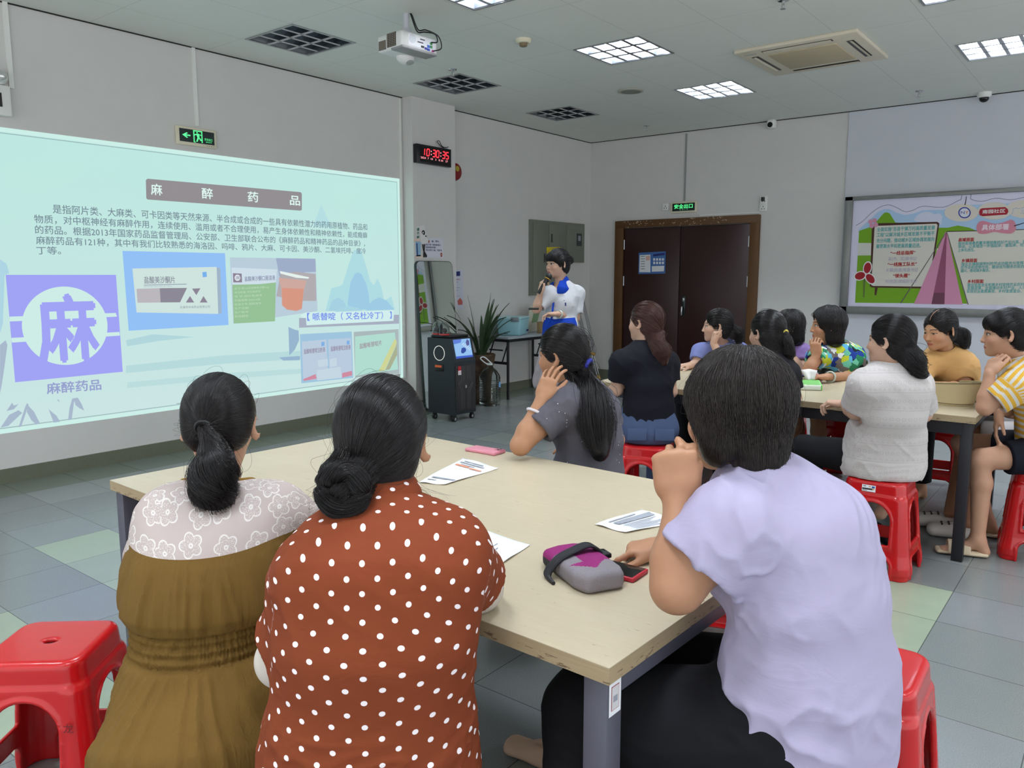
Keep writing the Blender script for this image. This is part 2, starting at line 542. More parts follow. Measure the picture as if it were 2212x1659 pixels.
def sheet(name, label, cat, pl, pix, m, off, th=0.002, group=None):
    b = MB(); P = [pl.hit(x, y, off) for x, y in pix]; b.slab(P, pl.n * th)
    o = b.build(name, m, None, smooth=0); tag(o, label, cat, group); return o


M_bluep = mat('blue_print', (70, 112, 176), 0.6); M_paper = mat('white_paper', (232, 234, 238), 0.7); M_navy = mat('navy_print', (28, 44, 110), 0.6)
M_grayp = mat('grey_print', (150, 154, 164), 0.7); M_redp = mat('red_print', (170, 34, 40), 0.6); M_blackp = mat('black_print', (30, 30, 36), 0.6)
o = sheet('poster', 'small blue and white notice on the left door leaf', 'poster', PB, [(1380, 546), (1438, 543), (1437, 591), (1379, 592)], M_bluep, 0.026)
for pix, m_ in (([(1382, 551), (1405, 550), (1405, 588), (1381, 588)], M_paper), ([(1408, 575), (1435, 574), (1434, 586), (1408, 587)], M_paper), ([(1395, 553), (1404, 552), (1404, 562), (1395, 563)], mat('peach_print', (222, 180, 170), 0.7)), ([(1411, 549), (1436, 546), (1436, 551), (1411, 554)], M_navy)):
    patch('printed_panel', PB, pix, m_, o, 0.0285)
for r in range(2):
    for k in range(4):
        x = 1411 + k * 6.3; y = 558 + r * 7.5; patch('printed_icon', PB, [(x, y), (x + 4.2, y - .2), (x + 4.2, y + 5), (x, y + 5.2)], M_paper, o, 0.0285)
for k in range(6): patch('printed_line', PB, [(1384, 553 + k * 5.4), (1393, 552.6 + k * 5.4), (1393, 554.4 + k * 5.4), (1384, 554.8 + k * 5.4)], M_grayp, o, 0.029)


# ------------------------------------------------------------------ exit signs
M_green = mat('green_glow', (60, 225, 120), 0.5, emit=(95, 235, 150), estr=1.0); M_face = mat('sign_face', (6, 32, 28), 0.3)


def exit_sign(label, pl, pix, text):
    P = [pl.ab(pl.hit(x, y, 0.03)) for x, y in pix]
    a0 = min(p[0] for p in P); a1 = max(p[0] for p in P); b0 = min(p[1] for p in P); b1 = max(p[1] for p in P)
    c = pl.p((a0 + a1) / 2, (b0 + b1) / 2, 0.015); w, h = a1 - a0, b1 - b0
    root = thing('exit_sign', label, 'exit sign', c, group='exit signs')
    rot = Matrix((pl.r, pl.u, pl.n)).transposed()
    b = MB(); b.box(c, (w, h, 0.028), rot, bev=0.006, seg=3); b.build('housing', M_cream, root)
    b = MB(); b.box(pl.p((a0 + a1) / 2, (b0 + b1) / 2 + h * 0.02, 0.0295), (w * 0.87, h * 0.7, 0.002), rot); fc = b.build('display', M_face, root)
    for k in range(4):
        b = MB(); b.cyl(pl.p(a1 - 0.09 + k * 0.02, b0 + h * 0.085, 0.0285), pl.p(a1 - 0.09 + k * 0.02, b0 + h * 0.085, 0.0305), 0.003, seg=8); b.build('button', M_ink, root)
    o2 = 0.0315
    A = lambda u, v: pl.p(a0 + w * u, b0 + h * v, o2)
    if text == 'arrow':
        b = MB(); b.poly([A(.13, .53), (A(.24, .68)), A(.27, .65), A(.21, .565), A(.33, .565), A(.33, .50), A(.21, .50), A(.27, .41), A(.24, .38)]); b.build('arrow', M_green, fc)
        b = MB()
        for q in (((.405, .21), (.405, .85), (.43, .85), (.43, .21)), ((.405, .80), (.405, .85), (.63, .85), (.63, .80)), ((.605, .21), (.605, .85), (.63, .85), (.63, .21)), ((.405, .2), (.405, .23), (.46, .23), (.46, .2))):
            b.poly([A(*p) for p in q])
        # running figure
        b.poly([A(.50 + .02 * math.cos(k * .785), .74 + .035 * math.sin(k * .785)) for k in range(8)])
        for q in (((.47, .66), (.53, .70), (.56, .52), (.51, .46)), ((.51, .50), (.55, .50), (.50, .24), (.47, .26)), ((.53, .50), (.57, .46), (.60, .36), (.57, .33)), ((.57, .37), (.61, .37), (.61, .32), (.57, .32)), ((.48, .68), (.47, .61), (.42, .55), (.41, .6)), ((.53, .68), (.55, .62), (.60, .60), (.60, .64))):
            b.poly([A(*p) for p in q])
        b.build('running_figure', M_green, fc)
        p = pl.ab(A(.68, .38)); lettering('lettering', '安全出口', pl, p[0], p[1], h * 0.13, M_green, fc, o2, width=w * 0.2)
        p = pl.ab(A(.72, .26)); lettering('lettering', 'EXIT', pl, p[0], p[1], h * 0.08, M_green, fc, o2, width=w * 0.15)
    else:
        p = pl.ab(A(.14, .43)); lettering('lettering', '安全出口', pl, p[0], p[1], h * 0.36, M_green, fc, o2, width=w * 0.72, bold=0.02)
        p = pl.ab(A(.36, .25)); lettering('lettering', 'E X I T', pl, p[0], p[1], h * 0.11, mat('pale_green', (120, 190, 150), .5, emit=(110, 190, 150), estr=.6), fc, o2, width=w * 0.32)
    return root


exit_sign('green exit sign with a left arrow above the projected slide', PL, [(381, 274), (467, 283), (469, 317), (383, 310)], 'arrow')
exit_sign('green lettered exit sign above the double door', PB, [(1449, 439), (1504, 434), (1504, 457), (1449, 461)], 'text')

# emergency lamp at the far left edge
r = thing('emergency_lamp', 'white emergency lamp with a round head above the slide', 'emergency light', (WX + 0.03, 2.14, 2.6))
b = MB(); b.box((WX + 0.03, 2.12, 2.615), (0.06, 0.26, 0.2), bev=0.012); b.build('housing', M_white, r)
b = MB(); b.box((WX + 0.062, 2.11, 2.615), (0.004, 0.16, 0.09)); b.build('battery_panel', M_ink, r)
for y in (2.05, 2.19):
    b = MB(); b.sphere((WX + 0.05, y, 2.765), 0.05); hd = b.build('lamp_head', M_white, r)
    b = MB(); b.sphere((WX + 0.07, y, 2.765), 0.042); b.build('lens', mat('lamp_lens', (220, 222, 220), 0.1, 0.6), hd)

# ------------------------------------------------------------------ ceiling lights
M_louver = mat('louver_mirror', (196, 200, 206), 0.2, 1.0)
M_refl = mat('troffer_white', (190, 194, 200), 0.35, 0.4)
M_tube_on = mat('tube_lit', (255, 255, 255), 0.3, emit=(238, 246, 255), estr=TUBE_STR)
M_tube_off = mat('tube_unlit', (225, 228, 226), 0.25)
LAB = {(-5.31, 4.06): 'unlit louvred ceiling light nearest the slide wall top left', (-5.31, 5.88): 'unlit louvred ceiling light in front of the pillar', (-5.31, 7.66): 'unlit louvred ceiling light nearest the room corner',
       (-3.47, 4.06): 'lit louvred ceiling light cut by the top edge beside the projector', (-3.47, 5.88): 'lit louvred ceiling light right of the smoke detector', (-3.47, 7.66): 'lit louvred ceiling light left of the air conditioner',
       (-1.01, 5.88): 'lit louvred ceiling light sliver at the top edge past the air conditioner', (-1.01, 7.66): 'lit louvred ceiling light right of the air conditioner, at the right edge'}


def louver_parts():
    b = MB()
    for z0, ins in ((0.10, 0.0),):
        b.box((0, 0, 0.135), (0.58, 0.58, 0.003))
    for sx_, sy_ in ((0.289, 0), (-0.289, 0)): b.box((sx_, 0, 0.068), (0.002, 0.58, 0.135))
    for sy_ in (0.289, -0.289): b.box((0, sy_, 0.068), (0.58, 0.002, 0.135))
    pan = b
    f = MB()
    for s in (-1, 1):
        f.box((s * 0.291, 0, -0.001), (0.02, 0.602, 0.008)); f.box((0, s * 0.291, -0.001), (0.602, 0.02, 0.008))
    lv = MB()
    for y in (-0.095, 0.095):      # long parabolic vanes
        lv.slab([(-0.28, y - 0.016, 0.0), (-0.28, y + 0.016, 0.0), (-0.28, y + 0.004, 0.072), (-0.28, y - 0.004, 0.072)], (0.56, 0, 0))
    for y in (-0.276, 0.276):
        lv.slab([(-0.28, y - 0.004, 0.0), (-0.28, y + 0.004, 0.0), (-0.28, y + 0.004, 0.072), (-0.28, y - 0.004, 0.072)], (0.56, 0, 0))
    for k in range(3):
        x = -0.14 + 0.14 * k
        lv.slab([(x - 0.015, -0.28, 0.0), (x + 0.015, -0.28, 0.0), (x + 0.0015, -0.28, 0.068), (x - 0.0015, -0.28, 0.068)], (0, 0.56, 0))
    return pan, f, lv


def make_light():
    pan, f, lv = louver_parts()
    obs = [pan.build('reflector', M_refl, None, 0), f.build('frame', M_alu, None, 0), lv.build('louver', M_louver, None, 0)]
    tubes = []
    for y in (-0.19, 0.0, 0.19):
        b = MB(); b.cyl((-0.27, y, 0.105), (0.27, y, 0.105), 0.013, seg=8); tubes.append(b.build('tube', M_tube_on, None))
    return obs, tubes


protoL = None
OFF_TUBE = {}
for (x, y, lit) in LIGHTS:
    lab = LAB.get((x, y), 'louvred ceiling light over the tables behind the viewpoint')
    root = thing('ceiling_light', lab, 'ceiling light', (x, y, CZ), group='louvred ceiling lights')
    if protoL is None:
        obs, tubes = protoL = make_light()
        for o_ in obs + tubes: o_.parent = root
    else:
        for o_ in protoL[0] + protoL[1]:
            c = o_.copy(); COL.objects.link(c); c.parent = root
    for c in root.children:
        if c.name.startswith('tube'):
            if not lit:
                c.data = OFF_TUBE.setdefault(c.data.name, c.data.copy()); c.data.materials[0] = M_tube_off

# ------------------------------------------------------------------ projector
PR = at(880, 100, 5.55)
r = thing('projector', 'white short-throw projector hanging from the ceiling', 'projector', (PR[0], PR[1], PR[2]))
px_, py_, pz_ = PR
yaw = math.radians(-4)
RZ = R3(0, 0, yaw)


def pw(x, y, z):
    v = RZ @ Vector((x, y, z)); return (px_ + v.x, py_ + v.y, pz_ + v.z)


M_prw = mat('projector_white', (226, 226, 224), 0.45); M_prg = mat('projector_grey', (150, 150, 150), 0.5); M_vent = mat('vent_dark', (38, 32, 28), 0.6)
b = MB(); b.box(pw(0, 0, 0), (0.27, 0.33, 0.115), RZ, bev=0.022, seg=3); b.build('body', M_prw, r)
b = MB(); b.box(pw(0.075, 0.0, -0.052), (0.125, 0.325, 0.02), RZ, bev=0.008); b.build('lower_cover', M_prg, r)
b = MB(); b.sphere(pw(-0.06, 0.03, -0.06), 0.065, (0.9, 1.1, 0.75)); lb = b.build('lens_bulge', M_prw, r)
b = MB(); b.sphere(pw(-0.045, 0.045, -0.092), 0.04, (1, 1, 0.45)); b.build('lens', mat('projector_lens', (120, 118, 116), 0.15, emit=(200, 230, 225), estr=0.1), lb)
for (x0, x1, zc, hh) in ((-0.11, -0.035, -0.015, 0.06), (-0.02, 0.075, 0.005, 0.09)):
    b = MB(); b.box(pw((x0 + x1) / 2, -0.1655, zc), (x1 - x0, 0.004, hh), RZ); vg = b.build('vent_grille', M_vent, r)
    b = MB()
    for k in range(8): b.box(pw((x0 + x1) / 2, -0.168, zc - hh / 2 + (k + .5) * hh / 8), (x1 - x0, 0.004, 0.003), RZ)
    for k in range(5): b.box(pw(x0 + (k + .5) * (x1 - x0) / 5, -0.168, zc), (0.0035, 0.004, hh), RZ)
    b.build('vent_slats', mat('vent_slat', (150, 140, 128), .5), vg)
b = MB(); b.box(pw(0.135, 0.02, 0.005), (0.004, 0.25, 0.08), RZ, bev=0.0018); cp = b.build('connector_panel', mat('panel_white', (240, 241, 244), .4), r)
b = MB(); b.cyl(pw(0.134, -0.07, 0.012), pw(0.139, -0.07, 0.012), 0.03, seg=28); b.build('speaker_grille', mat('panel_speaker', (214, 218, 224), .6), cp)
for (y, z, sy_, sz_, c) in ((0.075, -0.012, 0.022, 0.018, (64, 110, 205)), (0.075, -0.033, 0.022, 0.014, (60, 84, 190)), (0.1, 0.012, 0.02, 0.016, (60, 140, 80)), (0.1, -0.01, 0.018, 0.018, (70, 150, 90)), (0.05, -0.03, 0.02, 0.014, (70, 70, 160)), (0.02, -0.025, 0.026, 0.012, (30, 30, 34)), (0.115, -0.035, 0.016, 0.012, (190, 40, 140)), (0.0, 0.0, 0.05, 0.006, (60, 60, 64)), (0.02, 0.022, 0.04, 0.006, (80, 80, 84))):
    b = MB(); b.box(pw(0.138, y, z), (0.006, sy_, sz_), RZ); b.build('port', mat('port_%d_%d_%d' % c, c, 0.5), cp)
b = MB(); b.cyl(pw(-0.01, 0, 0.10), (pw(-0.01, 0, 0)[0], pw(-0.01, 0, 0)[1], CZ), 0.021, seg=20); b.box(pw(-0.01, 0, 0.078), (0.12, 0.16, 0.012), RZ, bev=0.004); b.box(pw(-0.01, 0, 0.095), (0.05, 0.06, 0.05), RZ, bev=0.006)
for s in (-1, 1):
    for u in (-1, 1): b.cyl(pw(-0.01 + s * .05, u * .07, 0.05), pw(-0.01 + s * .05, u * .07, 0.08), 0.007, seg=8)
b.build('mount', mat('mount_grey', (196, 196, 204), 0.4), r)
zt = CZ - pz_
for pts in ([(0.02, 0.015, zt), (0.025, 0.02, 0.2), (0.05, 0.05, 0.1), (0.12, 0.06, 0.085), (0.17, 0.11, 0.07), (0.18, 0.12, 0.02), (0.14, 0.1, 0.02)],
            [(0.015, 0.02, zt), (0.035, 0.02, 0.2), (0.06, 0.05, 0.11), (0.12, 0.07, 0.1), (0.18, 0.13, 0.06), (0.2, 0.14, -0.02), (0.145, 0.115, -0.035)]):
    b = MB(); b.tube(spline([pw(*p) for p in pts], 8), 0.0045, 8); b.build('cable', M_ink, r)

# ------------------------------------------------------------------ other ceiling fittings
x, y = -3.92, 5.11
r = thing('smoke_detector', 'round cream smoke detector on the ceiling', 'smoke detector', (x, y, CZ))
b = MB(); b.lathe([(0, 0), (0.062, 0), (0.06, -0.018), (0.05, -0.03), (0, -0.03)], (x, y, CZ)); b.build('base', M_cream, r)
b = MB(); b.lathe([(0.032, -0.03), (0.03, -0.05), (0.02, -0.055), (0, -0.055)], (x, y, CZ)); b.build('sensor', mat('sensor_brown', (130, 112, 86), .5), r)
x, y = -4.13, 7.14
r = thing('ceiling_speaker', 'round flat ceiling speaker between the lights', 'speaker', (x, y, CZ))
b = MB(); b.lathe([(0.10, 0), (0.125, -0.002), (0.125, -0.012), (0.10, -0.016), (0.10, -0.01)], (x, y, CZ)); b.build('rim', mat('rim_grey', (172, 170, 158), .5), r)
b = MB(); b.lathe([(0, -0.012), (0.102, -0.012)], (x, y, CZ)); b.build('grille', noisy('grille_grey', (150, 150, 142), (120, 120, 114), 400, 0.7, 0.6), r)
for (x, y), lab in zip(((-4.97, 5.44), (-4.92, 8.91), (-1.88, 8.94), (-2.02, 5.48)), ('sprinkler beside the unlit light in front of the pillar', 'sprinkler near the room corner by the door wall', 'sprinkler near the door wall below the air conditioner', 'sprinkler at the top edge near the air conditioner')):
    r = thing('sprinkler', lab, 'sprinkler', (x, y, CZ), group='ceiling sprinklers')
    b = MB(); b.lathe([(0, 0), (0.04, 0), (0.034, -0.008), (0.01, -0.012), (0.01, -0.03), (0, -0.03)], (x, y, CZ), 20); b.build('escutcheon', M_chrome, r)
    b = MB(); b.cyl((x - 0.01, y, CZ - 0.03), (x - 0.006, y, CZ - 0.055), 0.003, seg=6); b.cyl((x + 0.01, y, CZ - 0.03), (x + 0.006, y, CZ - 0.055), 0.003, seg=6); b.cyl((x, y, CZ - 0.055), (x, y, CZ - 0.058), 0.018, seg=16); b.build('deflector', M_alu, r)

# air conditioner cassette
x0, x1, y0, y1 = -2.76, -1.80, 6.42, 7.36
cx, cy = (x0 + x1) / 2, (y0 + y1) / 2
r = thing('air_conditioner', 'cream ceiling cassette air conditioner', 'air conditioner', (cx, cy, CZ))
M_ac = mat('ac_cream', (216, 206, 186), 0.5); M_acg = noisy('ac_grille', (196, 182, 152), (178, 164, 136), 300, .6, .5)
b = MB(); b.box((cx, cy, CZ - 0.012), (x1 - x0, y1 - y0, 0.03), bev=0.012, seg=3); b.build('panel', M_ac, r)
b = MB(); b.box((cx, cy, CZ - 0.03), (0.54, 0.54, 0.012), bev=0.004); g = b.build('intake_grille', M_acg, r)
for s in (-1, 1):
    for ax in (0, 1):
        c = [cx, cy, CZ - 0.0275]; c[ax] += s * 0.375; sz3 = [0.055, 0.55, 0.003] if ax == 0 else [0.55, 0.055, 0.003]
        b = MB(); b.box(c, sz3); sl = b.build('air_outlet', M_ink, r)
        c2 = list(c); c2[2] -= 0.004; c2[ax] += s * 0.006; s2 = [0.022, 0.53, 0.003] if ax == 0 else [0.53, 0.022, 0.003]
        b = MB(); b.box(c2, s2, R3(0.25 * s if ax == 1 else 0, 0.25 * s if ax == 0 else 0, 0)); b.build('flap', M_ac, sl)
b = MB(); b.box((x0 + 0.1, y0 + 0.1, CZ - 0.029), (0.1, 0.03, 0.004)); b.build('receiver', mat('ac_receiver', (170, 168, 160), .3), r)

# cameras
x, y = -1.38, 9.42
r = thing('dome_camera', 'white dome security camera at the top right of the board wall', 'security camera', (x, y, CZ))
b = MB(); b.lathe([(0, 0), (0.065, 0), (0.065, -0.03), (0.05, -0.05), (0, -0.05)], (x, y, CZ)); b.build('base', M_white, r)
b = MB(); b.sphere((x, y, CZ - 0.055), 0.045, (1, 1, .9)); b.build('dome', mat('dark_dome', (14, 14, 18), .08), r)
c = aty(1665, 270, WY - 0.09)
r = thing('security_camera', 'white bullet security camera above the double door', 'security camera', (c[0], c[1], c[2]))
b = MB(); b.box((c[0], WY - 0.055, c[2] + 0.015), (0.09, 0.11, 0.1), bev=0.02, seg=3); b.build('body', M_white, r)
b = MB(); b.cyl((c[0], WY - 0.105, c[2]), (c[0], WY - 0.122, c[2]), 0.03, seg=24); b.build('lens', mat('dark_lens', (10, 10, 14), .1), r)


def outlet(label, pl, px, py, w, h, off=0.0):
    c = pl.hit(px, py, 0.012 + off); rot = Matrix((pl.r, pl.u, pl.n)).transposed()
    r = thing('wall_outlet', label, 'socket', c)
    b = MB(); b.box(c, (w, h, 0.022), rot, bev=0.004); b.build('plate', M_white, r)
    for k, (u, v) in enumerate(((-.18, -.2), (.18, -.2), (0, .1))):
        q = c + pl.r * u * w + pl.u * v * h + pl.n * 0.0115; b = MB(); b.box(q, (0.008, 0.014, 0.002), rot); b.build('socket_hole', M_ink, r)
    return r


outlet('small white socket low beside the slide corner', PL, 857, 817, 0.085, 0.085)
outlet('white double socket right of the door frame top', PB, 1649, 448, 0.088, 0.09)
rr = outlet('white socket with a black plug above another, right of the door', PB, 1650, 432, 0.088, 0.09)
b = MB(); c = PB.hit(1648, 430, 0.045); b.box(c, (0.04, 0.03, 0.05), bev=0.008); b.build('plug', M_ink, rr)
outlet('blank white wall box left of the lettered exit sign', PB, 1438, 447, 0.085, 0.085)
# ================================================================== projected slide (emits light, lies on the wall)
def glow(name, col, k=1.0):
    m = mat(name, (24, 26, 26), 0.9, spec=0.0, emit=col, estr=k)
    return m


SL = Plane((WX, 0, 0), (0, 1, 0), (0, 0, 1))
slide = thing('projected_slide', 'large pale mint slide projected on the wall with Chinese text and pictures', 'projected slide', (WX, 4.0, 1.4))
G = lambda c: glow('glow_%02x%02x%02x' % c, c)
M_bg = glow('slide_mint', (192, 232, 224)); t = NT(M_bg)
sx, sy, sz = t.sep(t.pos()); f, _ = t.noise(t.pos(), 1.1, 2)
hgt = t.math('DIVIDE', t.math('SUBTRACT', sz, 0.36), 2.09, clamp=True)
c1 = t.mix(hgt, lin((204, 229, 226)), lin((188, 233, 222)))
t.put(t.b.inputs['Emission Color'], t.mix(t.math('MULTIPLY', f, 0.35), c1, lin((190, 222, 232))))
Y0, Y1, Z0, Z1 = 2.0, 5.885, 0.355, 2.445
b = MB(); b.poly([SL.p(Y0, Z0, .002), SL.p(Y1, Z0, .002), SL.p(Y1, Z1, .002), SL.p(Y0, Z1, .002)]); b.build('slide_ground', M_bg, slide, 0)
b = MB()
for k, (i, w) in enumerate(((0.035, 0.006),)):
    for q in ((Y0, Y1 - i, Z1 - i, Z1 - i - w), (Y0, Y1 - i, Z0 + i, Z0 + i + w)):
        b.poly([SL.p(q[0], q[2], .0026), SL.p(q[1], q[2], .0026), SL.p(q[1], q[3], .0026), SL.p(q[0], q[3], .0026)])
    b.poly([SL.p(Y1 - i, Z0 + i, .0026), SL.p(Y1 - i - w, Z0 + i, .0026), SL.p(Y1 - i - w, Z1 - i, .0026), SL.p(Y1 - i, Z1 - i, .0026)])
b.build('border_line', G((150, 180, 182)), slide, 0)
b = MB()
for q in ((Y0, Y1, Z1, Z1 - 0.03), (Y0, Y1, Z0 + 0.03, Z0), (Y1 - 0.03, Y1, Z1, Z0)):
    b.poly([SL.p(q[0], q[2], .0023), SL.p(q[1], q[2], .0023), SL.p(q[1], q[3], .0023), SL.p(q[0], q[3], .0023)])
b.build('border_edge', G((203, 238, 231)), slide, 0)


def smooth_px(pts, n=6): return [tuple(p) for p in spline(pts, n, True)]


def pp(name, pix, c, off, sm=False): return patch(name, SL, smooth_px(pix) if sm else pix, G(c), slide, off)


# misty mountains, lake bands, boat, bamboo
pp('mountain', [(703, 672), (716, 622), (728, 620), (740, 615), (752, 575), (764, 540), (780, 540), (790, 572), (800, 608), (808, 616), (815, 601), (823, 617), (830, 650), (845, 640), (853, 668)], (174, 219, 226), .003)
pp('mountain', [(751, 655), (757, 610), (766, 592), (773, 588), (781, 592), (792, 615), (797, 640), (800, 668), (752, 670)], (158, 203, 228), .0034)
pp('mountain', [(709, 672), (717, 650), (730, 642), (742, 650), (752, 670)], (164, 208, 226), .0034)
pp('mountain', [(790, 671), (803, 650), (820, 642), (836, 650), (852, 669)], (158, 203, 228), .0038)
pp('mountain', [(722, 674), (738, 664), (755, 661), (772, 665), (784, 671)], (168, 212, 226), .0038)
pp('mountain', [(683, 470), (694, 441), (705, 466), (716, 492), (676, 488)], (180, 222, 226), .003)
pp('mountain', [(0, 560), (14, 570), (20, 590), (10, 594), (6, 700), (0, 720)], (172, 212, 226), .003)
pp('mist_band', [(272, 735), (330, 722), (420, 728), (340, 737), (275, 748)], (176, 214, 220), .003)
pp('mist_band', [(272, 790), (480, 768), (660, 757), (660, 775), (480, 786), (272, 806)], (182, 218, 220), .003)
pp('mist_band', [(275, 826), (500, 805), (660, 796), (660, 806), (500, 818), (275, 838)], (186, 220, 220), .003)
pp('boat', [(623, 706), (636, 712), (645, 714), (646, 735), (637, 755), (625, 768)], (150, 180, 206), .0036)
pp('boat_hull', [(603, 772), (648, 769), (648, 778), (612, 779)], (150, 180, 206), .0036)
BAM = (168, 184, 204)
for pix in ([(14, 888), (26, 870), (30, 876), (40, 873), (30, 884)], [(1, 924), (20, 896), (40, 886), (48, 892), (34, 905), (18, 920)], [(40, 923), (54, 880), (58, 871), (62, 874), (56, 892), (46, 921)], [(60, 875), (74, 890), (86, 914), (78, 917), (68, 908), (58, 890)],
            [(105, 884), (122, 898), (130, 911), (116, 913)], [(147, 908), (150, 882), (156, 861), (167, 859), (160, 868), (155, 906)], [(160, 862), (168, 859), (176, 872), (182, 887), (172, 882), (163, 875)], [(0, 745), (12, 735), (16, 745), (10, 790), (4, 830), (0, 850)], [(123, 864), (127, 863), (129, 869)]):
    pp('bamboo_leaf', pix, BAM, .0032)
# title bar
pp('title_bar', [(319, 386), (649, 415), (652, 418), (652, 453), (649, 455), (319, 431), (316, 428), (315, 389)], (146, 142, 146), .003)
WHT = (222, 246, 240)
for ch, x, y, s in (('麻', 326, 421, 25), ('醉', 436, 429, 24), ('药', 535, 436, 23), ('品', 626, 443, 22)):
    letter_px('title_letter', ch, SL, (x, y), (x + s, y + s * .08), s, G(WHT), slide, .0034, bold=0.015)
TXT = (118, 138, 150)
for body, p0, p1, h in (('是指阿片类、大麻类、可卡因类等天然来源、半合成或合成的一些具有依赖性潜力的药用原植物、药品和', (114, 461), (793, 498), 20),
                        ('物质，对中枢神经有麻醉作用，连续使用、滥用或者不合理使用，易产生身体依赖性和精神依赖性，能成瘾癖', (74, 482), (793, 515), 19),
                        ('的药品。根据2013年国家药品监督管理局、公安部、卫生部联合公布的《麻醉药品和精神药品的品种目录》，', (76, 505), (788, 533), 19),
                        ('麻醉药品有121种，其中有我们比较熟悉的海洛因、吗啡、鸦片、大麻、可卡因、美沙酮、二氢埃托啡、度冷', (78, 528), (790, 549), 18.5),
                        ('丁等。', (79, 550), (132, 550), 18)):
    letter_px('body_lettering', body, SL, p0, p1, h, G(TXT), slide, .0034, bold=0.008)
# narcotic emblem
VIO = (160, 162, 244)
pp('emblem_square', [(12.2, 593.7), (250.5, 593.7), (265.2, 803), (32.7, 825.8)], VIO, .003)
LT = (205, 236, 230)
for pix in ([(20.5, 684), (250, 676), (253, 684), (21, 694.5)], [(24, 730), (258, 717), (259, 725), (26, 740)]): pp('emblem_band', pix, LT, .0034)
cpt = np.array(SL.ab(SL.hit(143, 704))); rad = (SL.ab(SL.hit(235, 700))[0] - SL.ab(SL.hit(51, 710))[0]) / 2
b = MB(); b.poly([SL.p(cpt[0] + rad * math.cos(k * math.pi / 32), cpt[1] + rad * .97 * math.sin(k * math.pi / 32), .0038) for k in range(64)]); b.build('emblem_disc', G(LT), slide, 0)
mm = SL.ab(SL.hit(84, 772)); m2 = SL.ab(SL.hit(216, 760)); mt = SL.ab(SL.hit(150, 636)); mb = SL.ab(SL.hit(150, 772))
lettering('emblem_letter', '麻', SL, mm[0], mb[1] + .02, (mt[1] - mb[1]) * 0.96, G(VIO), slide, .0042, width=m2[0] - mm[0], bold=0.03)
letter_px('emblem_caption', '麻醉药品', SL, (101, 852), (219, 842), 25, G((150, 160, 206)), slide, .0034, bold=0.02)
# picture 1: tablets box
pp('picture', [(264.5, 542), (486, 547), (493.7, 702), (278, 714.5)], (146, 192, 246), .003)
pp('box_edge', [(468, 577), (476, 580), (479, 677), (471, 678)], (160, 180, 200), .0034)
pp('box_front', [(286, 580), (468, 576.6), (471.5, 678), (295, 675)], (206, 226, 222), .0036)
pp('box_band', [(345, 622.5), (404, 622), (389, 653), (347, 653.4)], (140, 136, 150), .004); pp('box_band', [(295, 624), (345, 622.5), (347, 653.4), (297, 654)], (186, 182, 188), .004)
for tri in ([(415, 623.6), (433, 622.7), (424, 637.5)], [(401.5, 653.5), (410.5, 639.5), (419.5, 653.5)], [(431.7, 653.5), (439.5, 639.5), (448.5, 653.5)]): pp('box_triangle', tri, (140, 132, 150), .004)
pp('box_line', [(311, 615), (403, 613), (403, 614.6), (311, 616.6)], (150, 160, 176), .004)
pp('box_mark', [(437, 588), (446, 587), (447, 598), (438, 599)], (120, 176, 236), .004)
letter_px('box_lettering', '盐酸美沙酮片', SL, (311, 613), (378, 612), 16, G((140, 146, 156)), slide, .004, bold=0.02)
letter_px('box_lettering', '天津市中央药业有限公司', SL, (388, 667), (453, 665), 6, G((130, 140, 156)), slide, .004)
letter_px('box_lettering', 'Methadone Hydrochloride Tablets', SL, (311, 621), (371, 619.5), 4, G((160, 172, 182)), slide, .004)
# picture 2: oral solution
pp('picture', [(496.4, 556), (681.5, 559), (686, 672), (504, 699)], (184, 204, 218), .003)
pp('picture_shade', [(596, 557.5), (681.5, 559), (682.5, 587), (660, 588), (604, 600)], (158, 172, 200), .0033)
pp('picture_shade', [(606, 590), (640, 587), (682, 592), (683.5, 650), (652, 650), (597, 640)], (176, 172, 176), .0035)
pp('pack_top', [(500, 578), (598, 582), (596, 612), (502, 616)], (206, 222, 232), .0038)
pp('pack_green', [(502, 615), (560, 614), (596, 610), (594, 694), (505, 699)], (150, 192, 150), .0038)
pp('pack_mark', [(503, 590), (522, 591), (523, 610), (504, 610)], (140, 130, 150), .0042)
pp('pack_mark_disc', [(506.5 + 6.5 + 6.5 * math.cos(a * .6), 600 + 7 * math.sin(a * .6)) for a in range(10)], (220, 226, 232), .0045)
letter_px('pack_lettering', '麻', SL, (509, 604), (517.5, 604), 8, G((130, 130, 160)), slide, .0048)
letter_px('pack_lettering', '盐酸美沙酮口服溶液', SL, (528, 608), (594, 605), 11, G((136, 142, 172)), slide, .0042, bold=0.015)
for k, (tx, w) in enumerate((('成 份 每1ml含盐酸美沙酮1mg', 74), ('用法用量 详见说明书', 56), ('性 状 棕红色液体', 60), ('包装规格 500ml/瓶', 56), ('批准文号 国药准字', 58), ('生产日期', 30), ('生产批号', 30), ('有效期至', 30))):
    y = 626 + k * 8.6; letter_px('pack_lettering', tx, SL, (506, y), (506 + w, y - w * .05), 5.2, G((190, 220, 190)), slide, .0042)
pp('drink_cup', [(602, 600), (662, 606), (656, 630), (652, 668), (640, 672), (620, 669), (609, 660), (608, 625)], (206, 168, 158), .004)
pp('drink', [(609, 622), (656, 624), (652, 666), (640, 671), (620, 668), (610, 658)], (214, 150, 130), .0044)
pp('cup_rim', [(604, 586), (608, 586), (668, 599), (666, 602), (640, 600), (606, 591)], (228, 240, 236), .0048)
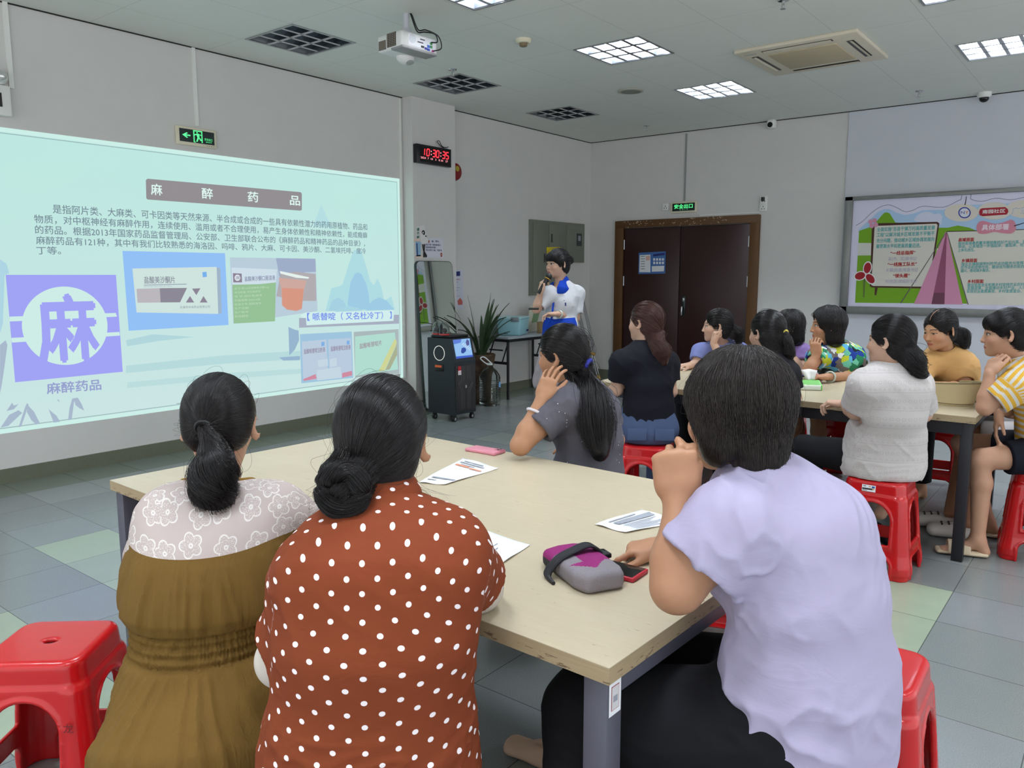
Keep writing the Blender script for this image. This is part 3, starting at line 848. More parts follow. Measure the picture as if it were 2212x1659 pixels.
# caption bar and two small pictures
pp('caption_bar', [(646, 687), (661, 687), (662, 703), (850, 693), (851, 680), (862, 680), (862, 699), (646, 708)], (166, 174, 192), .0036)
pp('caption_ground', [(648, 682), (660, 675), (850, 671), (850, 693), (662, 702), (660, 688)], (210, 238, 236), .0034)
letter_px('caption_lettering', '【 哌替啶（ 又名杜冷丁） 】', SL, (663, 693), (846, 688), 17, G((124, 150, 236)), slide, .004, bold=0.02)
pp('picture', [(648, 722), (760, 716), (763, 816), (651, 828)], (158, 196, 222), .0036)
pp('carton', [(652, 738), (705, 733), (709, 818), (655, 822)], (186, 204, 222), .004); pp('carton', [(709, 733), (758, 730), (761, 812), (712, 818)], (184, 202, 222), .004)
letter_px('carton_lettering', '盐酸哌替啶注射液', SL, (656, 765), (702, 760), 11, G((150, 140, 164)), slide, .0044, bold=.02)
letter_px('carton_lettering', '盐酸哌替啶注射液', SL, (714, 759), (757, 755), 11, G((150, 140, 164)), slide, .0044, bold=.02)
pp('carton_mark', [(694, 739), (701, 738), (701, 747), (694, 748)], (130, 176, 228), .0044); pp('carton_mark', [(749, 736), (755, 735.5), (755, 744), (749, 744.5)], (130, 176, 228), .0044)
pp('carton_red', [(655, 819), (682, 808), (684, 818), (656, 823)], (206, 140, 160), .0044); pp('carton_red', [(739, 806), (760, 801), (761, 811), (739, 816)], (206, 140, 160), .0044)
for pix in ([(686, 778), (708, 775), (709, 790), (688, 793)], [(712, 776), (727, 773), (728, 790), (713, 793)], [(684, 800), (736, 792), (738, 816), (686, 822)]): pp('carton_panel', pix, (196, 214, 226), .0044)
pp('picture', [(764, 717), (861, 711), (863, 807), (767, 815)], (170, 184, 186), .0036)
pp('foil_pack', [(767, 727), (853, 718), (860, 798), (767, 812)], (176, 220, 208), .004)
pp('foil_stripe', [(818, 802), (852, 733), (856, 734), (857, 742), (831, 800)], (206, 212, 150), .0044); pp('foil_stripe', [(832, 800), (857, 744), (858, 766), (842, 798)], (170, 176, 146), .0044)
letter_px('foil_lettering', '盐酸哌替啶片', SL, (776, 754), (824, 746), 12, G((160, 146, 156)), slide, .0044, bold=.02)
for x in (832, 843, 852): pp('table_leg', [(x, 809), (x + 2.5, 808), (x + 4 * (1 if x > 835 else -1), 822), (x + 2 * (1 if x > 835 else -1), 822)], (150, 168, 180), .004)

# ================================================================== notice board on the back wall
M_steel = noisy('board_steel', (140, 140, 138), (122, 122, 120), 12, 0.4, .5, metal=0.6)
board = thing('notice_board', 'large cartoon camping notice board in a brushed steel frame', 'notice board', (-1.2, WY, 1.65))
XB0, XB1, ZB0, ZB1 = -2.69, 0.9, 1.012, 2.325
b = MB(); fw_ = 0.085
b.box(((XB0 + XB1) / 2, WY - 0.03, ZB1 - fw_ / 2 + .02), (XB1 - XB0, 0.06, 0.045), bev=.004); b.box(((XB0 + XB1) / 2, WY - 0.03, ZB0 + fw_ / 2), (XB1 - XB0, 0.06, fw_), bev=.004)
b.box((XB0 + fw_ / 2, WY - 0.03, (ZB0 + ZB1) / 2), (fw_, 0.06, ZB1 - ZB0), bev=.004); b.build('frame', M_steel, board)
BP = Plane((0, WY - 0.03, 0), (1, 0, 0), (0, 0, 1))
M_pr = lambda c: mat('print_%02x%02x%02x' % c, c, 0.55, spec=.3)


def bp(name, pix, c, off, sm=False): return patch(name, BP, smooth_px(pix) if sm else pix, M_pr(c), board, off)


b = MB(); b.poly([BP.p(XB0 + .06, ZB0 + .06, .001), BP.p(XB1, ZB0 + .06, .001), BP.p(XB1, ZB1 - .02, .001), BP.p(XB0 + .06, ZB1 - .02, .001)]); b.build('poster_ground', M_pr((222, 220, 242)), board, 0)
# poster region given in zoomed pixels: x = 1820 + u*0.1929, y = 380 + v*0.1929
Z6 = lambda l: [(1820 + u * .19291, 380 + v * .1929) for u, v in l]
bp('poster_sky', Z6([(180, 600), (250, 540), (330, 470), (400, 400), (470, 370), (530, 372), (600, 410), (700, 440), (800, 420), (900, 385), (1000, 380), (1130, 380), (1300, 330), (2040, 300), (2600, 260), (2600, 640), (180, 640)]), (176, 206, 238), .0014)
bp('poster_grass', Z6([(185, 615), (320, 570), (400, 490), (440, 440), (470, 412), (500, 408), (530, 422), (560, 470), (590, 520), (1080, 580), (1180, 580), (1290, 555), (1420, 580), (1490, 610), (2600, 600), (2600, 1440), (140, 1420)]), (118, 168, 36), .0018)
bp('poster_path', Z6([(178, 750), (330, 752), (330, 890), (168, 892)]), (214, 214, 206), .0022); bp('poster_path', Z6([(1060, 810), (1110, 810), (1040, 905)]), (226, 226, 222), .0022)
bp('cloud', Z6([(805, 500), (830, 450), (870, 420), (930, 402), (990, 410), (1030, 430), (1080, 422), (1115, 450), (1110, 500), (1100, 545), (1040, 520), (900, 520)]), (214, 218, 240), .0022, True)
bp('panel_edge', Z6([(400, 530), (1060, 514), (1084, 530), (1020, 985), (890, 1260), (330, 1250), (305, 1235), (330, 560)]), (74, 44, 36), .0026)
bp('text_panel', Z6([(360, 560), (1050, 535), (1064, 550), (1000, 990), (890, 1240), (340, 1232), (322, 1220)]), (222, 218, 208), .003)
bp('panel_leg', Z6([(362, 1250), (394, 1252), (378, 1336), (358, 1336)]), (74, 44, 36), .0026)
bp('white_sheet', Z6([(1165, 625), (2600, 590), (2600, 1450), (1400, 1445)]), (222, 218, 208), .003)
bp('sheet_edge', Z6([(1165, 618), (2600, 583), (2600, 590), (1165, 628)]), (74, 60, 56), .0032)
bp('tent', Z6([(1150, 630), (1170, 632), (1345, 1440), (800, 1432)]), (214, 146, 178), .0036)
bp('tent_fold', Z6([(1158, 632), (1168, 640), (1142, 1437), (995, 1435)]), (150, 84, 112), .004); bp('tent_shadow', Z6([(1022, 1310), (1142, 1308), (1140, 1438), (995, 1436)]), (112, 66, 84), .0044)
for l in ([(1160, 630), (1166, 634), (655, 1428), (645, 1424)], [(1165, 630), (1173, 630), (1412, 1440), (1400, 1440)]): bp('guy_rope', Z6(l), (106, 96, 100), .0046)
# pinwheel and flower
for a in (0.25, 2.35, 4.45):
    for s, c, o_ in ((1.25, (236, 236, 236), .0044), (1.0, (160, 34, 44), .0048)):
        cx, cy = 262, 1100; L, Wd = 118, 42
        pts = []
        for k in range(14):
            th = 2 * math.pi * k / 14; u = 72 + 62 * s * math.cos(th); v = Wd * s * math.sin(th)
            pts.append((cx + (u * math.sin(a) + v * math.cos(a)) * .95, cy - (u * math.cos(a) - v * math.sin(a))))
        bp('pinwheel', Z6(pts), c, o_)
bp('pinwheel_stick', Z6([(236, 1150), (256, 1150), (244, 1360), (230, 1360)]), (92, 112, 60), .004)
for a in range(4):
    th = .5 + a * 1.57; cx, cy = 343 + 34 * math.cos(th), 530 + 34 * math.sin(th)
    bp('flower', Z6([(cx + 27 * math.cos(k * .63), cy + 27 * math.sin(k * .63)) for k in range(10)]), (214, 150, 176), .0044)
TEAL, RED_, LIL = (96, 176, 178), (176, 34, 36), (176, 172, 200)


def bt(body, p0, p1, h, c, bold=.02): 
    q = Z6([p0, p1]); letter_px('lettering', body, BP, q[0], q[1], h * .193, M_pr(c), board, .005, bold=bold)


bt('全面实施“百县千镇万村高质量发展', (385, 625), (1035, 603), 48, TEAL); bt('工程”以解决城乡区域发展不平衡不', (382, 685), (1032, 667), 48, TEAL)
bt('充分问题，推动城乡区域协调发展向', (380, 750), (1028, 733), 48, TEAL); bt('着更高水平和更高质量迈进。', (376, 812), (876, 802), 48, TEAL)
bt('“一线总指挥”', (535, 888), (815, 880), 46, RED_, .03); bt('县(市、区)委书记', (512, 950), (830, 948), 44, LIL, 0); bt('“一线施工队长”', (505, 1015), (832, 1008), 46, RED_, .03)
bt('乡镇(街道)党委书记', (486, 1076), (845, 1074), 44, LIL, 0); bt('“领头雁”', (565, 1142), (752, 1138), 46, RED_, .03); bt('村(社区)党组织书记', (478, 1202), (833, 1200), 44, LIL, 0)
bt('县域层面', (1296, 738), (1472, 732), 42, RED_, .03); bt('推动县域高质量发展统筹抓好产业兴县、强县富民、', (1294, 775), (2200, 752), 38, TEAL); bt('带动，让县域进一步强起来、富起来、旺起来，在', (1294, 812), (2200, 786), 38, TEAL); bt('上争先进位。', (1290, 852), (1480, 845), 38, TEAL)
bt('乡镇层面', (1333, 970), (1508, 966), 42, RED_, .03); bt('强化乡镇联城带村的节点功能充分发挥乡镇连接', (1330, 1008), (2200, 990), 38, TEAL); bt('的节点和纽带作用，建设成为服务农民的区域中心', (1326, 1044), (2200, 1030), 38, TEAL); bt('振兴、推动城乡融合。', (1322, 1082), (1650, 1074), 38, TEAL)
bt('乡村层面', (1400, 1202), (1578, 1200), 42, RED_, .03); bt('建设宜居宜业和美乡村坚持农业农村优先发展', (1396, 1240), (2200, 1232), 38, TEAL); bt('发展成果，全面推动乡村产业、人才、文化、', (1394, 1276), (2200, 1268), 38, TEAL); bt('实现农业高质高效、乡村宜居宜业、农民富裕', (1390, 1312), (2200, 1306), 38, TEAL)
# header clouds and badges
for (u, v, ru, rv) in ((1330, 412, 190, 100), (1700, 392, 190, 98), (2050, 370, 220, 104), (2500, 350, 260, 110)):
    bp('header_cloud', Z6([(u + ru * math.cos(k * math.pi / 12), v + rv * math.sin(k * math.pi / 12)) for k in range(24)]), (222, 214, 204), .004)
for r_, c, o_ in ((70, (50, 66, 160), .0046), (56, (222, 224, 236), .005)):
    bp('emblem', Z6([(1366 + r_ * math.cos(k * math.pi / 14), 412 + r_ * .9 * math.sin(k * math.pi / 14)) for k in range(28)]), c, o_)
bt('N', (1322, 432), (1366, 430), 44, (50, 66, 160), .02); bt('Y', (1370, 430), (1412, 428), 44, (214, 120, 40), .02)
bp('name_badge', Z6([(1565, 362), (1820, 348), (1850, 370), (1858, 400), (1840, 432), (1570, 452), (1535, 440), (1528, 405), (1540, 372)]), (166, 36, 52), .0048)
q = Z6([(1566, 425), (1822, 412)]); letter_px('lettering', '南园社区', BP, q[0], q[1], 44 * .193, M_pr((240, 236, 236)), board, .0056, bold=.02)
bt('广东', (1895, 428), (2075, 420), 72, (50, 70, 150), .02); q = Z6([(1898, 426), (2073, 418)]); letter_px('lettering', '广东', BP, q[0], q[1], 68 * .193, M_pr((236, 236, 240)), board, .0056, bold=0.0)
bp('heading_badge', Z6([(1500, 570), (1530, 515), (1590, 505), (1700, 535), (1800, 520), (1890, 490), (1935, 530), (1940, 600), (1890, 645), (1780, 640), (1700, 628), (1600, 650), (1520, 640)]), (216, 140, 160), .0046, True)
bt('具体部署', (1556, 612), (1862, 602), 66, (238, 222, 232), .03)
for l in ([(1386, 228), (1392, 232), (1376, 328), (1366, 326)], [(1918, 556), (2040, 520), (2042, 527), (1922, 566)]): bp('pin', Z6(l), (24, 24, 28), .0056)
b = MB()
pts = spline([BP.hit(*p, .0022) for p in Z6([(150, 555), (230, 505), (330, 410), (430, 345), (520, 325), (600, 352), (700, 400), (790, 385), (900, 340), (1130, 350), (1300, 275), (1325, 268), (1345, 205), (1400, 192), (1440, 215), (1440, 260), (1560, 285), (1720, 250), (1880, 268), (2060, 232)])], 6)
b.tube(pts, 0.0022, 4); b.build('outline', M_pr((110, 108, 126)), board)
# ================================================================== smooth solids on a voxel grid (surface nets)
_LAT = np.random.RandomState(7).rand(32, 32, 32).astype(np.float32)


def vnoise(P):
    """value noise in 0..1 at points P (n,3)"""
    i = np.floor(P).astype(np.int64); f = (P - i); f = f * f * (3 - 2 * f); i &= 31; j = (i + 1) & 31
    x0, y0, z0, x1, y1, z1 = i[:, 0], i[:, 1], i[:, 2], j[:, 0], j[:, 1], j[:, 2]
    fx, fy, fz = f[:, 0], f[:, 1], f[:, 2]
    def l(a, b, t): return a + (b - a) * t
    return l(l(l(_LAT[x0, y0, z0], _LAT[x1, y0, z0], fx), l(_LAT[x0, y1, z0], _LAT[x1, y1, z0], fx), fy),
             l(l(_LAT[x0, y0, z1], _LAT[x1, y0, z1], fx), l(_LAT[x0, y1, z1], _LAT[x1, y1, z1], fx), fy), fz)


def v3(p): return np.array([float(c) for c in p], np.float64)


def unit(v): v = v3(v); return v / max(np.linalg.norm(v), 1e-9)


# distance functions on arrays X,Y,Z (broadcastable)
def d_cap(X, Y, Z, a, b, ra, rb):
    ab = b - a; L2 = max(float(ab @ ab), 1e-9)
    px, py, pz = X - a[0], Y - a[1], Z - a[2]
    t = np.clip((px * ab[0] + py * ab[1] + pz * ab[2]) / L2, 0, 1)
    return np.sqrt((px - t * ab[0]) ** 2 + (py - t * ab[1]) ** 2 + (pz - t * ab[2]) ** 2) - (ra + (rb - ra) * t)


def d_ecap(X, Y, Z, a, b, wa, wb, side):
    """tapered capsule with elliptic section: wa,wb = (half width along side, half depth)"""
    ab = b - a; L2 = max(float(ab @ ab), 1e-9)
    px, py, pz = X - a[0], Y - a[1], Z - a[2]
    t = np.clip((px * ab[0] + py * ab[1] + pz * ab[2]) / L2, 0, 1)
    qx, qy, qz = px - t * ab[0], py - t * ab[1], pz - t * ab[2]
    s = qx * side[0] + qy * side[1] + qz * side[2]
    r2 = np.maximum(qx * qx + qy * qy + qz * qz - s * s, 0)
    w = wa[0] + (wb[0] - wa[0]) * t; d = wa[1] + (wb[1] - wa[1]) * t
    k0 = np.sqrt((s / w) ** 2 + r2 / (d * d)); k1 = np.sqrt((s / (w * w)) ** 2 + r2 / (d ** 4)) + 1e-9
    return k0 * (k0 - 1) / k1


def d_ell(X, Y, Z, c, R, r):
    """ellipsoid; R rows are its local axes"""
    px, py, pz = X - c[0], Y - c[1], Z - c[2]
    u = px * R[0, 0] + py * R[0, 1] + pz * R[0, 2]; v = px * R[1, 0] + py * R[1, 1] + pz * R[1, 2]; w = px * R[2, 0] + py * R[2, 1] + pz * R[2, 2]
    k0 = np.sqrt((u / r[0]) ** 2 + (v / r[1]) ** 2 + (w / r[2]) ** 2); k1 = np.sqrt((u / r[0] ** 2) ** 2 + (v / r[1] ** 2) ** 2 + (w / r[2] ** 2) ** 2) + 1e-9
    return k0 * (k0 - 1) / k1


class Solid:
    """list of shapes blended one after another; can be sampled on a grid or at points"""
    def __init__(self): self.ops = []

    def add(self, kind, lo, hi, k, args, op='u'): self.ops.append((kind, np.asarray(lo), np.asarray(hi), k, args, op)); return self

    def cap(self, a, b, ra, rb=None, k=0.02, op='u'):
        a, b = v3(a), v3(b); rb = ra if rb is None else rb; m = max(ra, rb)
        return self.add(d_cap, np.minimum(a, b) - m, np.maximum(a, b) + m, k, (a, b, ra, rb), op)

    def ecap(self, a, b, wa, wb, side, k=0.03, op='u'):
        a, b = v3(a), v3(b); m = max(wa + wb)
        return self.add(d_ecap, np.minimum(a, b) - m, np.maximum(a, b) + m, k, (a, b, wa, wb, unit(side)), op)

    def ell(self, c, r, R=None, k=0.02, op='u'):
        c = v3(c); R = np.eye(3) if R is None else R; m = max(r)
        return self.add(d_ell, c - m, c + m, k, (c, np.asarray(R), r), op)

    def cutcap(self, a, b, ra, rb, k, end, n):
        """capsule whose end is cut flat by the plane through `end` with outward normal n"""
        a, b, end, n = v3(a), v3(b), v3(end), unit(n); m = max(ra, rb)
        def fn(X, Y, Z, a, b, ra, rb, end, n):
            return np.maximum(d_cap(X, Y, Z, a, b, ra, rb), (X - end[0]) * n[0] + (Y - end[1]) * n[1] + (Z - end[2]) * n[2])
        return self.add(fn, np.minimum(a, b) - m, np.maximum(a, b) + m, k, (a, b, ra, rb, end, n), 'u')

    def fn(self, f, lo, hi, k=0.0, op='u'): return self.add(lambda X, Y, Z: f(X, Y, Z), lo, hi, k, (), op)

    def at(self, P):
        X, Y, Z = P[:, 0], P[:, 1], P[:, 2]; f = np.full(len(P), 1.0)
        for kind, lo, hi, k, args, op in self.ops: f = self._mix(f, kind(X, Y, Z, *args), k, op)
        return f

    def grad(self, P, e=0.002):
        g = np.stack([self.at(P + d) - self.at(P - d) for d in np.eye(3) * e], 1)
        return g / (np.linalg.norm(g, axis=1, keepdims=True) + 1e-9)

    @staticmethod
    def _mix(f, d, k, op):
        if op == 'u':
            if k <= 0: return np.minimum(f, d)
            h = np.maximum(k - np.abs(f - d), 0) / k; return np.minimum(f, d) - h * h * k * 0.25
        d = -d if op == 's' else d
        if k <= 0: return np.maximum(f, d)
        h = np.maximum(k - np.abs(f - d), 0) / k; return np.maximum(f, d) + h * h * k * 0.25

    def mesh(self, h, relax=2):
        us = [o for o in self.ops if o[5] == 'u']
        lo = np.min([o[1] for o in us], 0) - 3 * h; hi = np.max([o[2] for o in us], 0) + 3 * h
        n = np.ceil((hi - lo) / h).astype(int) + 1
        ax = [(lo[i] + h * np.arange(n[i])).astype(np.float32) for i in range(3)]
        F = np.ones(n, np.float32)
        for kind, l, u, k, args, op in self.ops:
            m = k + 3 * h
            i0 = np.clip(np.floor((l - m - lo) / h).astype(int), 0, n); i1 = np.clip(np.ceil((u + m - lo) / h).astype(int) + 1, 0, n)
            if np.any(i1 <= i0): continue
            sl = tuple(slice(a, b) for a, b in zip(i0, i1))
            X = ax[0][sl[0]][:, None, None]; Y = ax[1][sl[1]][None, :, None]; Z = ax[2][sl[2]][None, None, :]
            d = kind(X, Y, Z, *args)
            F[sl] = self._mix(F[sl], d, k, op)
        return surface_nets(F, lo, h, relax)


def surface_nets(F, lo, h, relax=2):
    S = F < 0
    c = np.zeros(tuple(s - 1 for s in S.shape), np.int8)
    for dx in (0, 1):
        for dy in (0, 1):
            for dz in (0, 1):
                c += S[dx:S.shape[0] - 1 + dx, dy:S.shape[1] - 1 + dy, dz:S.shape[2] - 1 + dz]
    act = np.argwhere((c > 0) & (c < 8))
    idx = np.full(c.shape, -1, np.int32); idx[act[:, 0], act[:, 1], act[:, 2]] = np.arange(len(act))
    P = np.zeros((len(act), 3)); W = np.zeros(len(act))
    co = [(0, 0, 0), (1, 0, 0), (0, 1, 0), (1, 1, 0), (0, 0, 1), (1, 0, 1), (0, 1, 1), (1, 1, 1)]
    val = [F[act[:, 0] + o[0], act[:, 1] + o[1], act[:, 2] + o[2]] for o in co]
    for a in range(8):
        for b in range(a + 1, 8):
            d = np.array(co[b]) - np.array(co[a])
            if np.abs(d).sum() != 1: continue
            m = (val[a] < 0) != (val[b] < 0)
            t = val[a][m] / (val[a][m] - val[b][m])
            P[m] += np.array(co[a]) + t[:, None] * d; W[m] += 1
    P = (act + P / W[:, None]) * h + lo
    Q = []
    for ax_ in range(3):
        o = [(1, 2), (2, 0), (0, 1)][ax_]
        sl0 = [slice(None)] * 3; sl1 = [slice(None)] * 3; sl0[ax_] = slice(0, -1); sl1[ax_] = slice(1, None)
        A, B = S[tuple(sl0)], S[tuple(sl1)]
        e = np.argwhere(A != B)
        e = e[np.all(e[:, list(o)] > 0, axis=1)]
        e = e[(e[:, o[0]] < c.shape[o[0]]) & (e[:, o[1]] < c.shape[o[1]]) & (e[:, ax_] < c.shape[ax_])]
        ins = A[e[:, 0], e[:, 1], e[:, 2]]
        u = np.zeros(3, int); v = np.zeros(3, int); u[o[0]] = 1; v[o[1]] = 1
        q = [e - u - v, e - v, e, e - u]
        q = np.stack([idx[x[:, 0], x[:, 1], x[:, 2]] for x in q], 1)
        q[~ins] = q[~ins][:, ::-1]
        Q.append(q)
    Q = np.concatenate(Q); Q = Q[np.all(Q >= 0, 1)]
    for _ in range(relax): P = laplace(P, Q, 0.5)
    return P, Q


def laplace(P, Q, lam=0.5):
    acc = np.zeros_like(P); cnt = np.zeros(len(P))
    for a, b in ((0, 1), (1, 2), (2, 3), (3, 0)):
        for s, d in ((a, b), (b, a)):
            for k in range(3): acc[:, k] += np.bincount(Q[:, d], P[Q[:, s], k], len(P))
            cnt += np.bincount(Q[:, d], minlength=len(P))
    return P + lam * (acc / np.maximum(cnt, 1)[:, None] - P)


def normals(P, Q):
    n = np.cross(P[Q[:, 2]] - P[Q[:, 0]], P[Q[:, 3]] - P[Q[:, 1]])
    N = np.zeros_like(P)
    for c in range(4):
        for k in range(3): N[:, k] += np.bincount(Q[:, c], n[:, k], len(P))
    return N / (np.linalg.norm(N, axis=1, keepdims=True) + 1e-12)


def submesh(P, Q, mask):
    q = Q[mask]; used = np.unique(q); mp = np.full(len(P), -1, np.int64); mp[used] = np.arange(len(used))
    return P[used], mp[q], used
# ================================================================== stools
M_red = mat('red_plastic', (184, 20, 24), 0.22, spec=0.5, coat=0.25)
NT(M_red).put(NT(M_red).b.inputs['Subsurface Weight'], 0.0)


def stool_geometry():
    s = Solid(); H = 0.462

    def shell(X, Y, Z):
        def rb(w, r, e=0.0):
            ax, ay = np.abs(X) - (w - r), np.abs(Y) - (w - r)
            return np.sqrt(np.maximum(ax, 0) ** 2 + np.maximum(ay, 0) ** 2) + np.minimum(np.maximum(ax, ay), 0) - r
        zz = np.clip(Z / H, 0, 1)
        w = 0.182 - 0.040 * zz + 0.004 * np.sin(zz * 9.0) * 0
        # upper slab is a little smaller: step under the seat
        step = np.clip((Z - 0.395) / 0.008, 0, 1); w = w - 0.0055 * step
        def open_d(S):
            a = np.maximum(np.abs(S) - 0.086, np.maximum(0.165 - Z, Z - 0.275)); c = np.sqrt(S * S + (Z - 0.275) ** 2) - 0.086
            up = np.minimum(a, c)
            b_ = np.maximum(np.abs(S) - 0.098, Z - 0.062); c2 = np.sqrt(np.maximum(np.abs(S) - 0.062, 0) ** 2 + np.maximum(Z - 0.062, 0) ** 2) - 0.036
            c2 = np.maximum(c2, 0.062 - Z - 0.001)
            return np.minimum(up, np.minimum(b_, c2))
        onx = np.abs(X) > np.abs(Y)
        S = np.where(onx, Y, X); od = open_d(S)
        bead = 0.0065 * np.clip(1 - np.abs(od - 0.009) / 0.009, 0, 1)
        corner = np.clip((np.minimum(np.abs(X), np.abs(Y)) - 0.085) / 0.04, 0, 1); 
        outer = rb(w, 0.05) - bead * (Z < 0.39) - 0.004 * corner * (Z < 0.388) * (zz > .05)
        foot = np.clip(1 - np.abs(Z - 0.06) / 0.06, 0, 1) * 0.006
        outer = outer - foot
        inner = rb(w - 0.011, 0.042)
        d = np.maximum(outer, -np.maximum(inner, Z - (H - 0.014)))
        d = np.maximum(d, -np.maximum(od, -(np.maximum(np.abs(X), np.abs(Y)) - 0.07)))
        # rounded top edge
        q1 = np.maximum(outer + 0.016, 0); q2 = np.maximum(Z - (H - 0.016), 0)
        top = np.sqrt(q1 ** 2 + q2 ** 2) - 0.016
        d = np.maximum(d, np.where((Z > H - 0.016), top, Z - H))
        d = np.maximum(d, -Z)
        hole = np.sqrt((X / 1.35) ** 2 + Y ** 2) - 0.0125
        return np.maximum(d, -np.maximum(hole, (H - 0.06) - Z))
    s.fn(shell, (-0.2, -0.2, -0.004), (0.2, 0.2, H + 0.004))
    return s.mesh(0.0042, 3)


SP, SQ = stool_geometry()
_c = SP[SQ].mean(1)
STOOL_PARTS = []
for nm, msk in [('seat', _c[:, 2] > 0.392)] + [('leg', (_c[:, 2] <= 0.392) & ((_c[:, 0] > 0) == a) & ((_c[:, 1] > 0) == b_)) for a in (True, False) for b_ in (True, False)]:
    p, q, _ = submesh(SP, SQ, msk); STOOL_PARTS.append((nm, np_mesh(nm, p, q, M_red)))
STOOLS = {}


def stool(key, label, x, y, rz=0.0):
    r = thing('plastic_stool', label, 'stool', (x, y, 0), rz, 'red plastic stools')
    for nm, me in STOOL_PARTS:
        o = bpy.data.objects.new(nm, me); COL.objects.link(o); o.parent = r
    STOOLS[key] = r
    return r


def sticker(st, a, z, u0, w, h, tilt):
    """paper label on the apron of a stool: face angle a, offset u0"""
    n = np.array([math.cos(a), math.sin(a), 0.0]); r_ = np.array([-math.sin(a), math.cos(a), 0.0]); up = np.array([-n[0] * tilt, -n[1] * tilt, 1.0]); up /= np.linalg.norm(up)
    R_ = np.array(R3(0, 0, st.rotation_euler[2])); o = np.array(st.location)
    pl = Plane(o + R_ @ (n * (0.1425) + np.array([0, 0, z])), R_ @ r_, R_ @ up)
    b = MB(); b.slab([pl.p(u0 - w / 2, -h / 2, .0), pl.p(u0 + w / 2, -h / 2, .0), pl.p(u0 + w / 2, h / 2, .0), pl.p(u0 - w / 2, h / 2, .0)], pl.n * 0.0012)
    lb = b.build('paper_label', M_paper, st, 0)
    for q, m_ in (((-.48, .02, .3, -.22), M_blackp), ((.22, .1, .44, .38), mat('label_blue', (40, 90, 170), .6)), ((.24, -.2, .42, .1), mat('label_skin', (214, 180, 140), .6)), ((-.45, -.42, -.1, -.27), M_grayp), ((-.42, .2, -.2, .4), M_grayp), ((.0, .2, .14, .34), mat('label_orange', (190, 130, 60), .6))):
        bb = MB(); bb.poly([pl.p(u0 + q[0] * w, q[1] * h, .0016), pl.p(u0 + q[2] * w, q[1] * h, .0016), pl.p(u0 + q[2] * w, q[3] * h, .0016), pl.p(u0 + q[0] * w, q[3] * h, .0016)]); bb.build('label_print', m_, lb, 0)


stool('left', 'empty red stool with a handwritten mark, at the left edge beside the ochre dress', -2.26, 0.82, math.radians(41))
stool('O', 'red stool with a paper label under the woman in the ochre dress', -1.575, 0.835, math.radians(14))
stool('P', 'red stool under the woman in the polka dot shirt', -1.08, 0.93, math.radians(8))
stool('L', 'red stool under the woman in the lavender shirt', -0.455, 1.56, math.radians(4))
stool('right', 'empty red stool just behind the lavender shirt, tucked against the near table', -0.475, 2.09, math.radians(2))
stool('G', 'red stool under the woman in the sparkly grey shirt', -1.62, 2.78, 0)
stool('N', 'red stool beyond the near table, seen under the chin of the woman in lavender', -1.22, 2.93, math.radians(20))
stool('B', 'red stool under the woman in black with the brown ponytail', -2.22, 4.12, math.radians(15))
stool('H', 'red stool under the woman in black with half tied hair', -1.62, 4.2, 0)
stool('W', 'red stool with a paper label under the woman in white lace', -0.925, 4.14, math.radians(0))
stool('Y', 'red stool under the woman in the yellow striped shirt', -0.29, 4.83, math.radians(6))
stool('U', 'red stool under the woman in blue behind the far table', -2.55, 5.72, 0)
stool('V', 'red stool under the woman in purple behind the far table', -2.02, 5.86, math.radians(10))
stool('F', 'red stool under the woman in the floral dress', -1.52, 5.76, math.radians(-8))
stool('C', 'red stool under the woman in the peach shirt', -0.98, 5.95, math.radians(5))
stool('S', 'red stool under the person in white shorts', -0.18, 5.35, math.radians(10))
sticker(STOOLS['O'], math.radians(180 + 90), 0.427, -0.055, 0.066, 0.032, 0.09)
sticker(STOOLS['W'], math.radians(-90), 0.427, -0.02, 0.062, 0.032, 0.09)
for e in (STOOLS['left'],):
    a = math.radians(-90); R_ = np.array(R3(0, 0, e.rotation_euler[2])); o = np.array(e.location)
    pl = Plane(o + R_ @ np.array([0.118, -0.1638, 0.30]), R_ @ np.array([1, 0, 0]), R_ @ np.array([0, .09, 1]))
    lettering('handwritten_mark', '龙', pl, -0.012, -0.01, 0.024, mat('marker_ink', (90, 12, 18), .6), e, .004)

# ================================================================== tables
M_top = mat('laminate', (226, 211, 180), 0.33, spec=0.45); t = NT(M_top)
f, _ = t.noise(t.scale(t.pos(), (3, 40, 40)), 3.0, 4, 0.6); f2, _ = t.noise(t.pos(), 5, 3); sc, _ = t.noise(t.scale(t.pos(), (9, 30, 1)), 3.2, 2, .5)
c1 = t.mix(f, lin((187, 172, 145)), lin((199, 188, 164))); c1 = t.mix(t.math('MULTIPLY', f2, 0.3), c1, lin((175, 162, 136)))
scuff = t.math('MULTIPLY', t.math('GREATER_THAN', sc, 0.735), 0.35)
t.put(t.b.inputs['Base Color'], t.mix(scuff, c1, lin((108, 89, 77))))
t.put(t.b.inputs['Roughness'], t.math('ADD', t.math('MULTIPLY', f2, .15), .26))
M_edge = mat('edge_band', (196, 174, 138), 0.55); t = NT(M_edge)
f, _ = t.noise(t.scale(t.pos(), (6, 6, 120)), 2.0, 4); w, _ = t.noise(t.scale(t.pos(), (9, 9, 40)), 3.0, 5, .65)
sz = t.sep(t.pos())[2]
low = t.math('MULTIPLY', t.math('LESS_THAN', sz, 0.737), t.math('GREATER_THAN', w, 0.60))
t.put(t.b.inputs['Base Color'], t.mix(t.math('MULTIPLY', low, .75), t.mix(f, lin((174, 157, 127)), lin((151, 131, 98))), lin((86, 66, 52))))


